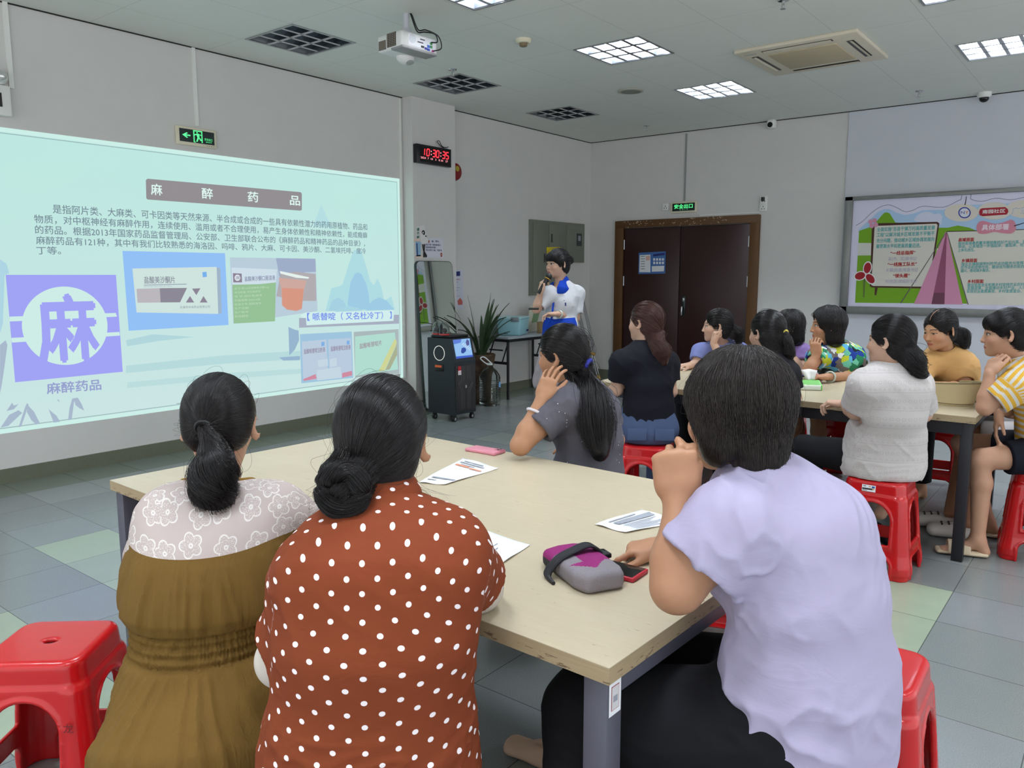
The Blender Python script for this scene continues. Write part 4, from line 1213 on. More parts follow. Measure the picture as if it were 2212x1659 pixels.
def table(label, corners, leg_mat, zt=0.755, th=0.034):
    C4 = [np.array([x, y, zt]) for x, y in corners]; c = sum(C4) / 4
    r = thing('meeting_table', label, 'table', (c[0], c[1], 0), 0, 'pale topped meeting tables')
    b = MB(); b.slab(C4, (0, 0, -0.0015)); b.build('tabletop', M_top, r, 0)
    b = MB(); b.slab([p - np.array([0, 0, .0016]) for p in C4], (0, 0, -th + .0016)); b.build('edge_band', M_edge, r, 0)
    ux = (C4[1] - C4[0]) / np.linalg.norm(C4[1] - C4[0]); uy = (C4[3] - C4[0]) / np.linalg.norm(C4[3] - C4[0])
    rot = Matrix((ux, uy, (0, 0, 1))).transposed(); leg = .052; ins = .012
    P = [C4[0] + (ux + uy) * (ins + leg / 2), C4[1] + (-ux + uy) * (ins + leg / 2), C4[2] + (-ux - uy) * (ins + leg / 2), C4[3] + (ux - uy) * (ins + leg / 2)]
    z0 = zt - th - .001
    for p in P:
        b = MB(); b.box((p[0], p[1], z0 / 2 + .006), (leg, leg, z0 - .012), rot, bev=.003); lo = b.build('leg', leg_mat, r)
        b = MB(); b.box((p[0], p[1], .006), (leg * .98, leg * .98, .012), rot); b.build('leg_foot', M_ink, lo, 0)
    for a, e in ((0, 3), (1, 2)):
        m = (P[a] + P[e]) / 2; L = np.linalg.norm(P[a] - P[e]) - leg
        b = MB(); b.box((m[0], m[1], z0 - .026), (.04, L, .05), rot, bev=.002); b.build('end_rail', leg_mat, r)
    for s in (.28, .72):
        m0 = P[0] * (1 - s) + P[3] * s; m1 = P[1] * (1 - s) + P[2] * s; m = (m0 + m1) / 2
        b = MB(); b.box((m[0], m[1], z0 - .026), (np.linalg.norm(m1 - m0) - leg, .04, .05), rot, bev=.002); b.build('long_rail', leg_mat, r)
    return r, P, rot


M_gray_leg = mat('table_leg_grey', (84, 84, 96), 0.45)
M_black_leg = mat('table_leg_black', (26, 26, 32), 0.5)
T1, TP, TR = table('near pale meeting table with papers and a pouch on it', [(-2.724, 1.215), (-0.688, 1.154), (-0.655, 2.362), (-2.681, 2.43)], M_gray_leg)
T2, TP2, TR2 = table('far pale meeting table with a tissue pack and a visor hat on it', [(-2.77, 4.405), (-0.575, 4.437), (-0.59, 5.65), (-2.785, 5.62)], M_black_leg)
for s in ((-2.77, 4.42), ):
    b = MB(); b.box((-1.68, 4.46, .688), (2.1, .03, .06)); b.build('front_rail', M_black_leg, T2, 0)
# inventory label on the near corner leg
pl = Plane(TP[1] * np.array([1, 1, 0]) + np.array(TR) @ np.array([.0262, 0, 0]) + np.array([0, 0, .675]), np.array(TR) @ np.array([0, 1, 0]), (0, 0, 1))
b = MB(); b.poly([pl.p(-.019, -.03, .0005), pl.p(.021, -.03, .0005), pl.p(.021, .038, .0005), pl.p(-.019, .038, .0005)]); lb = b.build('inventory_label', M_paper, T1, 0)
b = MB(); b.poly([pl.p(-.012, -.02, .001), pl.p(.014, -.02, .001), pl.p(.014, .028, .001), pl.p(-.012, .028, .001)]); b.build('label_border', mat('label_red', (170, 90, 90), .7), lb, 0)
b = MB(); b.poly([pl.p(-.0105, -.0185, .0014), pl.p(.0125, -.0185, .0014), pl.p(.0125, .0265, .0014), pl.p(-.0105, .0265, .0014)]); b.build('label_field', mat('label_field', (206, 204, 206), .7), lb, 0)
b = MB(); b.poly([pl.p(-.006, -.004, .0018), pl.p(.008, -.004, .0018), pl.p(.008, .008, .0018), pl.p(-.006, .008, .0018)]); b.build('label_print', M_grayp, lb, 0)

# ================================================================== papers and small things on the tables
TZ = 0.7555
TPL = Plane((0, 0, TZ), (1, 0, 0), (0, 1, 0))


def paper(label, pix, curl=0.004):
    P = [atz(x, y, TZ + .001) for x, y in pix]; n = 12; V = []
    for i in range(n + 1):
        for j in range(n + 1):
            u, v = i / n, j / n
            p = P[0] * (1 - u) * (1 - v) + P[1] * u * (1 - v) + P[2] * u * v + P[3] * (1 - u) * v
            e = max(abs(u - .5), abs(v - .5)) * 2
            V.append(p + np.array([0, 0, .0006 + curl * (max(e - .7, 0) / .3) ** 2 * (0.5 + 0.5 * math.sin(7 * u + 5 * v))]))
    F = [(i * (n + 1) + j, (i + 1) * (n + 1) + j, (i + 1) * (n + 1) + j + 1, i * (n + 1) + j + 1) for i in range(n) for j in range(n)]
    me = np_mesh('printed_sheet', V, F, M_paper)
    o = link('printed_sheet', me); tag(o, label, 'paper', 'printed sheets on the near table')
    md = o.modifiers.new('thick', 'SOLIDIFY'); md.thickness = .0006; md.offset = -1
    pl = Plane(P[0] + np.array([0, 0, .0016]), P[1] - P[0], (P[3] - P[0]))
    if pl.n[2] < 0: pl.n = -pl.n
    return o, P


def on_sheet(o, P, name, u0, v0, u1, v1, m, z=.0028):
    q = lambda u, v: P[0] * (1 - u) * (1 - v) + P[1] * u * (1 - v) + P[2] * u * v + P[3] * (1 - u) * v + np.array([0, 0, z])
    b = MB(); b.poly([q(u0, v0), q(u1, v0), q(u1, v1), q(u0, v1)]); return b.build(name, m, o, 0)


M_orange = mat('orange_print', (216, 140, 110), .7)
o, P = paper('crumpled printed sheet lying near the pink phone', [(905, 1043), (962, 1048), (1077, 1012), (1000, 990)])
for k, (u0, v0, u1, v1, m_) in enumerate(((.1, .2, .9, .24, M_grayp), (.1, .84, .8, .87, M_grayp), (.15, .90, .7, .93, M_grayp), (.1, .72, .5, .77, M_orange), (.55, .70, .9, .74, M_orange), (.2, .78, .6, .8, M_grayp), (.1, .12, .4, .14, M_grayp))): on_sheet(o, P, 'printed_line', u0, v0, u1, v1, m_)
o, P = paper('blank looking sheet under the elbow of the polka dot shirt', [(960, 1165), (1020, 1140), (1145, 1178), (1060, 1236)])
on_sheet(o, P, 'printed_line', .42, .62, .7, .635, M_grayp); on_sheet(o, P, 'printed_line', .5, .7, .58, .72, M_grayp)
o, P = paper('folded form with a grey heading band in front of the pointing hand', [(1285, 1134), (1352, 1152), (1470, 1128), (1386, 1101)])
on_sheet(o, P, 'printed_band', .22, .22, .42, .98, M_grayp)
for k in range(7): on_sheet(o, P, 'printed_line', .48 + k * .065, .25, .51 + k * .065, .9 - .1 * (k % 3), mat('light_print', (176, 178, 188), .7))
on_sheet(o, P, 'printed_line', .1, .2, .15, .75, M_grayp)


def phone(label, c, ang, L, Wd, th, mb, mscreen=None, z=TZ):
    r = thing('mobile_phone', label, 'phone', (c[0], c[1], z)); rot = R3(0, 0, ang)
    b = MB(); b.box((c[0], c[1], z + th / 2), (L, Wd, th), rot, bev=.0035, seg=3); b.build('case', mb, r)
    if mscreen:
        b = MB(); b.box((c[0], c[1], z + th + .0002), (L * .93, Wd * .88, .0008), rot); b.build('screen', mscreen, r, 0)
    return r


M_screen = mat('dark_screen', (14, 13, 14), .06, spec=.6)
a0, a1 = atz(1268, 1206, TZ), atz(1406, 1240, TZ); ang = math.atan2(a1[1] - a0[1], a1[0] - a0[0])
c = (a0 + a1) / 2 + np.array([math.sin(ang), -math.cos(ang), 0]) * .037
ph = phone('dark screened phone in a red case beside the purple pouch', c, ang, .162, .078, .011, mat('red_case', (176, 32, 52), .4), M_screen)
a0, a1 = atz(1004, 974, TZ), atz(1069, 985, TZ); ang = math.atan2(a1[1] - a0[1], a1[0] - a0[0])
c = (a0 + a1) / 2 + np.array([-math.sin(ang), math.cos(ang), 0]) * .036
ph = phone('pink phone lying face down by the leaning elbow', c, ang, .15, .074, .012, mat('pink_case', (222, 142, 160), .35))
q = np.array(R3(0, 0, ang)) @ np.array([.058, .018, 0])
b = MB(); b.box((c[0] + q[0], c[1] + q[1], TZ + .0125), (.03, .03, .003), R3(0, 0, ang), bev=.001); b.build('camera_bump', mat('pink_bump', (190, 110, 130), .3), ph)
for s in (-1, 1):
    b = MB(); b.cyl((c[0] + q[0], c[1] + q[1] + s * .008, TZ + .013), (c[0] + q[0], c[1] + q[1] + s * .008, TZ + .0155), .005, seg=12); b.build('camera_lens', M_ink, ph)

# pouch
BC = np.array([-0.963, 1.492, TZ]); BA = math.atan2(-.105, .19); BR = np.array(R3(0, 0, BA))
bw = lambda x, y, z: BC + BR @ np.array([x, y, z])
M_purple = noisy('purple_canvas', (148, 32, 110), (124, 22, 92), 300, .8, .5, .2, 900); M_gcan = noisy('grey_canvas', (140, 134, 140), (120, 114, 120), 300, .85, .5, .2, 900)
M_strap = noisy('black_webbing', (26, 26, 30), (40, 40, 46), 500, .7, .5, .2, 900)
pouch = thing('crossbody_pouch', 'small purple and grey crossbody pouch with a black strap', 'bag', BC)
s = Solid()
def pouch_fn(X, Y, Z):
    x = (X - BC[0]) * BR[0, 0] + (Y - BC[1]) * BR[1, 0]; y = (X - BC[0]) * BR[0, 1] + (Y - BC[1]) * BR[1, 1]; z = Z - BC[2]
    hw = np.where(x > 0.06, 0.064 - (x - 0.06) * 0.35, 0.062); zt = 0.050 - 0.10 * np.abs(x) ** 1.5 - 0.006 * np.clip((np.abs(y) - .02) / .04, 0, 1)
    ax, ay, az = np.abs(x) - 0.092, np.abs(y) - (hw - .014), np.abs(z - zt / 2) - (zt / 2 - .014)
    return np.sqrt(np.maximum(ax, 0) ** 2 + np.maximum(ay, 0) ** 2 + np.maximum(az, 0) ** 2) + np.minimum(np.maximum(np.maximum(ax, ay), az), 0) - .014
s.fn(pouch_fn, BC - .14, BC + .14); P_, Q_ = s.mesh(.003, 2)
cc = (P_[Q_].mean(1) - BC) @ BR
grey = ((cc[:, 0] > .03 - .0 * cc[:, 1]) & ((cc[:, 0] - .035) * 1.15 > (np.abs(cc[:, 1] + .008) * -1.1 + .045))) | (cc[:, 2] < .022) & (cc[:, 0] > -.02) | ((cc[:, 1] < -.02) & (cc[:, 0] > -.045) & (cc[:, 0] < .03) & (cc[:, 2] < .05))
zipm = (cc[:, 2] < .026) & (cc[:, 0] <= -.02)
for nm, mk, m_ in (('purple_panel', ~grey & ~zipm, M_purple), ('grey_panel', grey & ~zipm, M_gcan), ('zip_side', zipm, M_strap)):
    p, q, _ = submesh(P_, Q_, mk); link(nm, np_mesh(nm, p, q, m_), pouch)
b = MB(); pts = spline([bw(-.02, .085, .004), bw(-.035, .07, .03), bw(-.03, .03, .062), bw(-.02, -.02, .058), bw(-.015, -.06, .045), bw(-.02, -.085, .012), bw(.01, -.088, .004)], 7)
for w_ in (-1.5, -.75, 0, .75, 1.5): b.tube([p + BR @ np.array([w_ * .007, 0, 0]) for p in pts], .0045, 6)
b.build('strap', M_strap, pouch)
b = MB(); b.box(bw(-.03, .07, .035), (.04, .022, .012), R3(0, 0, BA), bev=.003); b.build('buckle', M_ink, pouch)
for e in ((-.125, -.02, .012), (-.118, -.045, .008)):
    b = MB(); b.tube(spline([bw(-.1, e[1] * .5, .03), bw(-.112, e[1] * .8, .025), bw(*e)], 5), .004, 6); b.build('zip_pull', M_ink, pouch)
b = MB(); b.tube([bw(-.055 + .009 * math.cos(k * .5236), .012 + .009 * math.sin(k * .5236), .05) for k in range(12)], .0022, 6, True); b.build('ring', M_white, pouch)
b = MB(); b.slab([bw(.045, .008, .041), bw(.065, -.03, .04), bw(.1, -.026, .0335), bw(.104, .012, .033), bw(.07, .03, .037)], (0, 0, .0035)); pt = b.build('reflective_patch', mat('patch_grey', (118, 118, 126), .5), pouch, 0)
for u in (0.0, .018):
    b = MB(); b.slab([bw(.068 + u, -.012, .0415 - u * .17), bw(.072 + u, -.012, .0412 - u * .17), bw(.072 + u, .012, .0412 - u * .17), bw(.068 + u, .012, .0415 - u * .17)], (0, 0, .002)); b.build('patch_bar', M_ink, pt, 0)

# tissue pack
c = atz(1735, 843, TZ); r = thing('tissue_pack', 'green and white soft tissue pack on the far table', 'tissues', c)
cx, cy = c[0] + .02, c[1] + .06; RZt = np.array(R3(0, 0, math.radians(24)))
tw = lambda x, y, z: np.array([cx, cy, TZ]) + RZt @ np.array([x, y, z])
s = Solid(); s.fn(lambda X, Y, Z: np.maximum(np.maximum(np.abs((X - cx) * RZt[0, 0] + (Y - cy) * RZt[1, 0]) - .068 + np.maximum(Z - TZ - .03, 0) * .5, np.abs((X - cx) * RZt[0, 1] + (Y - cy) * RZt[1, 1]) - .048 + np.maximum(Z - TZ - .03, 0) * 1.2), np.abs(Z - TZ - .030) - .030), (cx - .09, cy - .09, TZ), (cx + .09, cy + .09, TZ + .064))
P_, Q_ = s.mesh(.004, 3); zc = P_[Q_].mean(1)[:, 2]; cl = (P_[Q_].mean(1) - np.array([cx, cy, TZ])) @ RZt
gm = (zc > TZ + .034) | (np.abs(cl[:, 0]) > .058)
for nm, mk, m_ in (('green_wrap', gm, mat('tissue_green', (110, 186, 90), .35)), ('white_wrap', ~gm, mat('tissue_white', (226, 234, 220), .35))):
    p, q, _ = submesh(P_, Q_, mk); link(nm, np_mesh(nm, p, q, m_), r)
V = []
for i in range(7):
    for j in range(5):
        u, v = i / 6 - .5, j / 4; V.append(tw(u * .08 * (.5 + .7 * v) - .01 * v, .012 * math.sin(u * 7 + v) + .012 * v, +.055 + .07 * v - .012 * abs(u) * v))
F = [(i * 5 + j, (i + 1) * 5 + j, (i + 1) * 5 + j + 1, i * 5 + j + 1) for i in range(6) for j in range(4)]
o = link('tissue', np_mesh('tissue', V, F, mat('tissue_paper', (245, 245, 245), .8)), r); md = o.modifiers.new('thick', 'SOLIDIFY'); md.thickness = .0015

# visor hat
c = atz(2054, 877, TZ); r = thing('visor_hat', 'cream sun visor hat standing on the corner of the far table', 'hat', c)
M_visor = mat('visor_cream', (226, 212, 172), .6)
def visor(r0, r1, z0, z1, t, n=48):
    V, F = [], []; m = 6
    for i in range(n + 1):
        a = math.radians(-150) + math.radians(300) * i / n + math.radians(-62)
        for j in range(m + 1):
            v = z0 + (z1 - z0) * j / m; rr_ = r0 + (r1 - r0) * v ** 1.3 * (0.45 + .55 * (.5 + .5 * math.cos(a + .25)) )
            for k in (0, 1): V.append((c[0] + .0 + (rr_ - k * t) * math.cos(a), c[1] + .06 + (rr_ - k * t) * math.sin(a) * .85, TZ + .002 + v * .125 * (1 + .12 * math.cos(a + .6))))
    for i in range(n):
        for j in range(m):
            a_ = (i * (m + 1) + j) * 2; b_ = ((i + 1) * (m + 1) + j) * 2
            F += [(a_, b_, b_ + 2, a_ + 2), (a_ + 1, a_ + 3, b_ + 3, b_ + 1)]
        for j in (0, m):
            a_ = (i * (m + 1) + j) * 2; b_ = ((i + 1) * (m + 1) + j) * 2; F.append((a_, a_ + 1, b_ + 1, b_))
    for i in (0, n):
        for j in range(m): a_ = (i * (m + 1) + j) * 2; F.append((a_, a_ + 1, a_ + 3, a_ + 2))
    return np.array(V), F
V, F = visor(.098, .165, 0, 1, .004); link('brim', np_mesh('brim', V, F, M_visor), r)
for z0, z1 in ((.085, .105), (.93, .95)):
    V, F = visor(.0986, .1656, z0, z1, .0052); link('piping', np_mesh('piping', V, F, M_ink), r)
q = c + np.array([-.005, .06 - .0845, .035]); b = MB(); b.box(q, (.03, .004, .012), R3(0, 0, 0), bev=.0015); tg = b.build('tag_label', M_ink, r); b = MB(); b.box(q - np.array([0, .0022, 0]), (.022, .001, .005)); b.build('tag_print', M_white, tg, 0)
b = MB(); b.box(atz(2098, 872, TZ) + np.array([.0, .02, .01]), (.05, .02, .012), R3(0, 0, .5), bev=.003); b.build('fastener', M_ink, r)

# pink folder and purple phone
P = [atz(1734, 825, TZ + .012), atz(1763, 830, TZ + .004), atz(1782, 811.5, TZ + .03), atz(1760, 808.5, TZ + .035)]
b = MB(); b.slab(P, (0, 0, .004)); tag(b.build('pink_folder', mat('hot_pink', (214, 42, 116), .5), smooth=0), 'bright pink folder held above the far table', 'folder')
a0 = atz(1735, 813, TZ); phone('phone with a violet screen beside the pink folder', (a0[0], a0[1], TZ), math.radians(35), .15, .075, .01, M_ink, mat('violet_screen', (60, 56, 110), .2, emit=(96, 92, 190), estr=.5))
a0 = atz(1487, 794, TZ); phone('phone in a red case under the hand of the woman in blue', (a0[0] + .03, a0[1], TZ), math.radians(-10), .15, .075, .012, mat('red_case2', (190, 70, 60), .4), M_screen)
a0 = atz(2118, 849, TZ); phone('dark blue phone behind the visor hat', (a0[0] - .01, a0[1] + .03, TZ), math.radians(60), .15, .075, .01, mat('blue_case', (36, 70, 110), .3), M_screen)
# ================================================================== things along the slide wall
M_cab = noisy('cabinet_grey', (124, 128, 116), (118, 121, 110), 8, .5, .5)
cab = thing('electric_cabinet', 'grey green steel distribution cabinet on the left wall', 'cabinet', (WX, 8.74, 1.7))
b = MB(); b.slab([SL.p(8.12, 1.19, 0), SL.p(8.92, 1.19, 0), SL.p(8.92, 1.62, 0), SL.p(9.37, 1.62, 0), SL.p(9.37, 2.15, 0), SL.p(8.12, 2.15, 0)], (.03, 0, 0)); b.build('frame', M_cab, cab, 0)
for q in ((8.17, 8.51, 1.23, 2.11), (8.52, 8.88, 1.23, 2.11), (8.93, 9.33, 1.66, 2.11)):
    b = MB(); b.box((WX + .034, (q[0] + q[1]) / 2, (q[2] + q[3]) / 2), (.012, q[1] - q[0], q[3] - q[2]), bev=.003); dr = b.build('door', M_cab, cab)
    if q[0] < 8.9:
        for z in ((1.67, 1.93) if q[0] > 8.5 else (1.67,)):
            b = MB(); b.box((WX + .042, q[0] + .05 if q[0] > 8.5 else q[1] - .1, z), (.008, .025, .11)); b.build('latch', mat('latch_dark', (62, 62, 60), .4), dr, 0)
    else:
        b = MB(); b.box((WX + .042, 9.22, 1.93), (.006, .12, .17)); b.build('meter_window', mat('meter_glass', (52, 58, 60), .1), dr, 0); b = MB(); b.box((WX + .046, 9.22, 1.95), (.003, .06, .07)); b.build('meter', M_grayp, dr, 0)
pl = Plane((WX + .042, 0, 0), (0, 1, 0), (0, 0, 1))
o = sheet('warning_notice', 'yellow notice stuck on the steel cabinet behind the presenter', 'notice', pl, [(1181, 534), (1210, 534), (1209, 570), (1181, 572)], mat('yellow_print', (226, 206, 30), .5), .004, .001)
b = MB(); b.tube([pl.hit(1196 + 4.5 * math.cos(k * .6283), 541 + 4.5 * math.sin(k * .6283), .004) for k in range(10)], .003, 5, True); b.build('printed_ring', mat('brown_print', (120, 84, 30), .6), o)
letter_px('printed_words', '有电危险', pl, (1183, 549), (1208, 548), 6, mat('red_words', (190, 60, 20), .6), o, .0065, .02)

# digital clock on the pillar and its wiring
PC = Plane((-6.0, 0, 0), (0, 1, 0), (0, 0, 1))
ck = thing('digital_clock', 'black digital wall clock with red figures reading 10:30:35', 'clock', (-5.97, 6.2, 2.72))
A = PC.ab(PC.hit(901, 312, .05)); B = PC.ab(PC.hit(973, 358, .05)); y0, y1 = A[0], B[0]; z1_ = 2.80; z0_ = 2.585
A = PC.ab(PC.hit(897, 309, .05)); zt_ = A[1]; A2 = PC.ab(PC.hit(897, 350, .05)); zb_ = A2[1]
cy_, cz_ = (y0 + y1) / 2, (zt_ + zb_) / 2
b = MB(); b.box((-5.972, cy_, cz_), (.055, y1 - y0 + .02, zt_ - zb_), bev=.006); b.build('case', mat('clock_case', (20, 20, 26), .3), ck)
b = MB(); b.box((-5.9435, cy_ + .01, cz_), (.003, (y1 - y0) * .9, (zt_ - zb_) * .82)); fc = b.build('display', mat('clock_face', (16, 6, 9), .15), ck, 0)
M_led = mat('led_red', (255, 40, 50), .5, emit=(255, 52, 66), estr=1.6); M_led2 = mat('led_pale', (255, 180, 190), .5, emit=(255, 150, 160), estr=1.2)
pl = Plane((-5.942, 0, 0), (0, 1, 0), (0, 0, 1))
SEG = {'0': 'abcdef', '1': 'bc', '3': 'abgcd', '5': 'afgcd'}
def seg_digit(b, ch, a, z, w, h):
    t_ = h * .085; g_ = t_ * .35
    R_ = {'a': (0, h, w, h), 'g': (0, h / 2, w, h / 2), 'd': (0, 0, w, 0), 'f': (0, h / 2, 0, h), 'b': (w, h / 2, w, h), 'e': (0, 0, 0, h / 2), 'c': (w, 0, w, h / 2)}
    for s_ in SEG[ch]:
        u0, v0, u1, v1 = R_[s_]
        if u0 == u1: q = [(u0 - t_, v0 + g_), (u0 + t_, v0 + g_), (u0 + t_, v1 - g_), (u0 - t_, v1 - g_)]
        else: q = [(u0 + g_, v0 - t_), (u1 - g_, v0 - t_), (u1 - g_, v0 + t_), (u0 + g_, v0 + t_)]
        b.poly([pl.p(a + u + (v * .12), z + v, .001) for u, v in q])
wd = (y1 - y0); dh = (zt_ - zb_) * .36; dw = wd * .075; zz = cz_ - (zt_ - zb_) * .07
for ch, u in (('1', .115), ('0', .255), ('3', .435), ('0', .545), ('3', .73), ('5', .84)):
    b = MB(); seg_digit(b, ch, y0 + wd * u, zz, dw, dh); b.build('figure', M_led, fc, 0)
for u in (.375, .665):
    b = MB()
    for v in (.28, .75): b.poly([pl.p(y0 + wd * u + s_[0] * .006 + .01, zz + dh * v + s_[1] * .006, .001) for s_ in ((-1, -1), (1, -1), (1, 1), (-1, 1))])
    b.build('colon', M_led2, fc, 0)
lettering('small_figures', '2024  7  10   3   8 30   27', pl, y0 + wd * .08, cz_ - (zt_ - zb_) * .26, .024, M_led2, fc, .001, width=wd * .82)
b = MB(); b.tube(spline([(-5.975, y1 - .06, zt_), (-5.97, y1 - .14, zt_ + .03), (-5.97, y1 - .18, zt_ + .06), (-5.97, y1 - .15, zt_ + .07), (-5.97, y1 - .1, zt_ + .02), (-5.975, y1 - .02, zt_ + .02), (-6.1, 6.64, zt_ + .1), (-6.12, 6.68, zt_ + .18), (-6.12, 6.65, zt_ + .26), (-6.12, 6.66, zt_ + .32), (-6.12, 6.70, zt_ + .36), (-6.12, 6.70, CZ - .002)], 8), .004, 6)
b.box((-6.1, 6.63, zt_ + .37), (.05, .04, .06), bev=.006); tag(b.build('clock_cable', M_ink), 'black cable and plug rising from the clock to the ceiling', 'cable')
r = thing('fire_bell', 'red round alarm bell half hidden behind the digital clock', 'bell', (WX + .03, 6.74, 2.6))
b = MB(); b.lathe([(0, .04), (.05, .038), (.09, .025), (.1, 0), (0, 0)], (WX, 6.74, 2.6), 32, R3(0, math.pi / 2, 0)); b.build('gong', mat('bell_red', (130, 20, 26), .35), r)
b = MB(); b.lathe([(0, .046), (.03, .045), (.032, .03), (0, .03)], (WX, 6.74, 2.63), 20, R3(0, math.pi / 2, 0)); b.build('cap', mat('bell_yellow', (176, 160, 50), .4), r)

# cut-out signs on the pillar
def cut(root, name, pix, m, o0, th=.004, sm=True):
    pts = smooth_px(pix, 5) if sm else pix
    b = MB(); b.slab([PC.hit(x, y, o0) for x, y in pts], (th, 0, 0)); return b.build(name, m, root, 0)
Z7 = lambda l: [(880 + u * .13861, 470 + v * .13864) for u, v in l]
M_peach = mat('peach_card', (226, 206, 194), .6); M_sky = mat('sky_card', (150, 186, 214), .6); M_cardw = mat('white_card', (224, 222, 220), .6)
r = thing('cutout_sign', 'syringe shaped cut-out sign with blue barrel on the pillar', 'sign', PC.hit(903, 520))
cut(r, 'backing', Z7([(140, 150), (180, 150), (190, 320), (240, 340), (235, 370), (215, 385), (210, 580), (245, 590), (240, 625), (180, 645), (115, 620), (112, 580), (130, 565), (122, 380), (90, 350), (100, 325), (135, 322)]), M_cardw, .001, .003)
cut(r, 'flange', Z7([(95, 345), (130, 328), (190, 325), (240, 345), (220, 368), (160, 376), (110, 368)]), M_peach, .0045, .002); cut(r, 'flange', Z7([(112, 600), (150, 585), (215, 585), (240, 605), (210, 632), (160, 640), (120, 625)]), M_peach, .0045, .002)
cut(r, 'barrel', Z7([(126, 372), (208, 374), (208, 600), (138, 606)]), M_sky, .0045, .002, False)
cut(r, 'barrel_print', Z7([(136, 400), (158, 400), (166, 590), (146, 590)]), mat('slate_print', (60, 90, 140), .6), .007, .001, False)
for k, ch in enumerate('请不要'):
    q = Z7([(140, 212 + k * 62), (180, 208 + k * 62)]); letter_px('sign_letter', ch, PC, q[0], q[1], 7, mat('teal_letter', (50, 110, 100), .6), r, .006, .03)
r = thing('cutout_sign', 'white goose shaped cut-out sign with black legs on the pillar', 'sign', PC.hit(918, 520))
cut(r, 'body', Z7([(190, 140), (235, 120), (265, 130), (275, 180), (285, 240), (290, 300), (320, 340), (320, 380), (280, 410), (230, 415), (205, 380), (195, 300), (186, 220)]), M_cardw, .006, .003)
cut(r, 'patch', Z7([(225, 215), (250, 196), (270, 215), (272, 260), (255, 268), (228, 245)]), M_blackp, .0095, .001); cut(r, 'patch', Z7([(280, 278), (298, 285), (292, 302), (282, 296)]), M_blackp, .0095, .001)
cut(r, 'eye', Z7([(236, 226), (250, 222), (254, 242), (240, 248)]), M_cardw, .011, .001)
cut(r, 'leg', Z7([(234, 420), (248, 420), (256, 500), (300, 580), (304, 610), (280, 618), (268, 560), (244, 500)]), M_blackp, .006, .002); cut(r, 'leg', Z7([(262, 420), (274, 420), (268, 500), (272, 600), (262, 618), (248, 610), (254, 520)]), M_blackp, .0085, .002)
o = sheet('paper_notice', 'white handwritten style notice with blue lines on the pillar', 'notice', PC, Z7([(275, 318), (562, 318), (560, 635), (280, 628)]), mat('lilac_paper', (214, 214, 226), .7), .002, .001)
for (tx, p0, p1) in (('嗨，朋友，', (375, 385), (497, 386)), ('我可不是一般普通的鞋子，', (282, 436), (522, 444)), ('我是禁毒宣传鞋！', (282, 477), (440, 482)), ('请记得说“小毒，不要”吧。', (285, 520), (540, 528))):
    q = Z7([p0, p1]); letter_px('written_line', tx, PC, q[0], q[1], 4.2, M_navy, o, .004, .01)
for q in ([(505, 575), (530, 540), (552, 575)], [(515, 580), (545, 580), (542, 612), (518, 612)], [(315, 380), (330, 350), (348, 360), (340, 398)]): patch('small_drawing', PC, Z7(q), mat('brick_print', (170, 90, 70), .7), o, .004)

# leaning mirror
r = thing('floor_mirror', 'tall rounded mirror with a dark green edge leaning on the pillar', 'mirror', (-5.8, 6.24, 0))
P0 = np.array([-5.85, 5.93, .02]); topc = np.array([-5.965, 5.945, 1.60]); wv = np.array([.0, .56, 0]); 
mp = Plane(P0, wv, topc - P0); hgt_ = np.linalg.norm(topc - P0); wdt = .56; rc = .06
def rrect(w, h, r_, n=6, ins=0.0):
    out = []
    for cx_, cy_2, a0_ in ((w - r_, r_, -90), (w - r_, h - r_, 0), (r_, h - r_, 90), (r_, r_, 180)):
        for k in range(n + 1): a_ = math.radians(a0_ + 90 * k / n); out.append((cx_ + (r_ - ins) * math.cos(a_), cy_2 + (r_ - ins) * math.sin(a_)))
    return out
b = MB(); b.slab([mp.p(u, v, 0) for u, v in rrect(wdt, hgt_, rc)], -mp.n * .03); b.build('frame', mat('mirror_frame', (30, 44, 42), .4), r, 0)
b = MB(); b.poly([mp.p(u, v, .001) for u, v in rrect(wdt, hgt_, rc, 6, .006)]); b.build('glass', mat('mirror_glass', (206, 216, 208), .02, 1.0), r, 0)

# wall poster behind the mirror
o = sheet('wall_poster', 'narrow white poster with a blue heading behind the mirror', 'poster', PL, [(976, 582), (1000, 583), (1001, 668), (976, 668)], mat('pale_poster', (206, 208, 222), .7), .002, .001)
patch('heading', PL, [(976, 587), (994, 586), (994, 596), (976, 597)], M_navy, o, .004)
for k in range(7): patch('printed_line', PL, [(982, 603 + k * 6), (982 + 12 - (k % 3) * 4, 603 + k * 6), (982 + 12 - (k % 3) * 4, 604 + k * 6), (982, 604 + k * 6)], M_grayp if k else M_redp, o, .004)
patch('red_drawing', PL, [(988, 650), (994, 643), (999, 650), (999, 658), (990, 659)], mat('coral_print', (190, 100, 90), .7), o, .004)

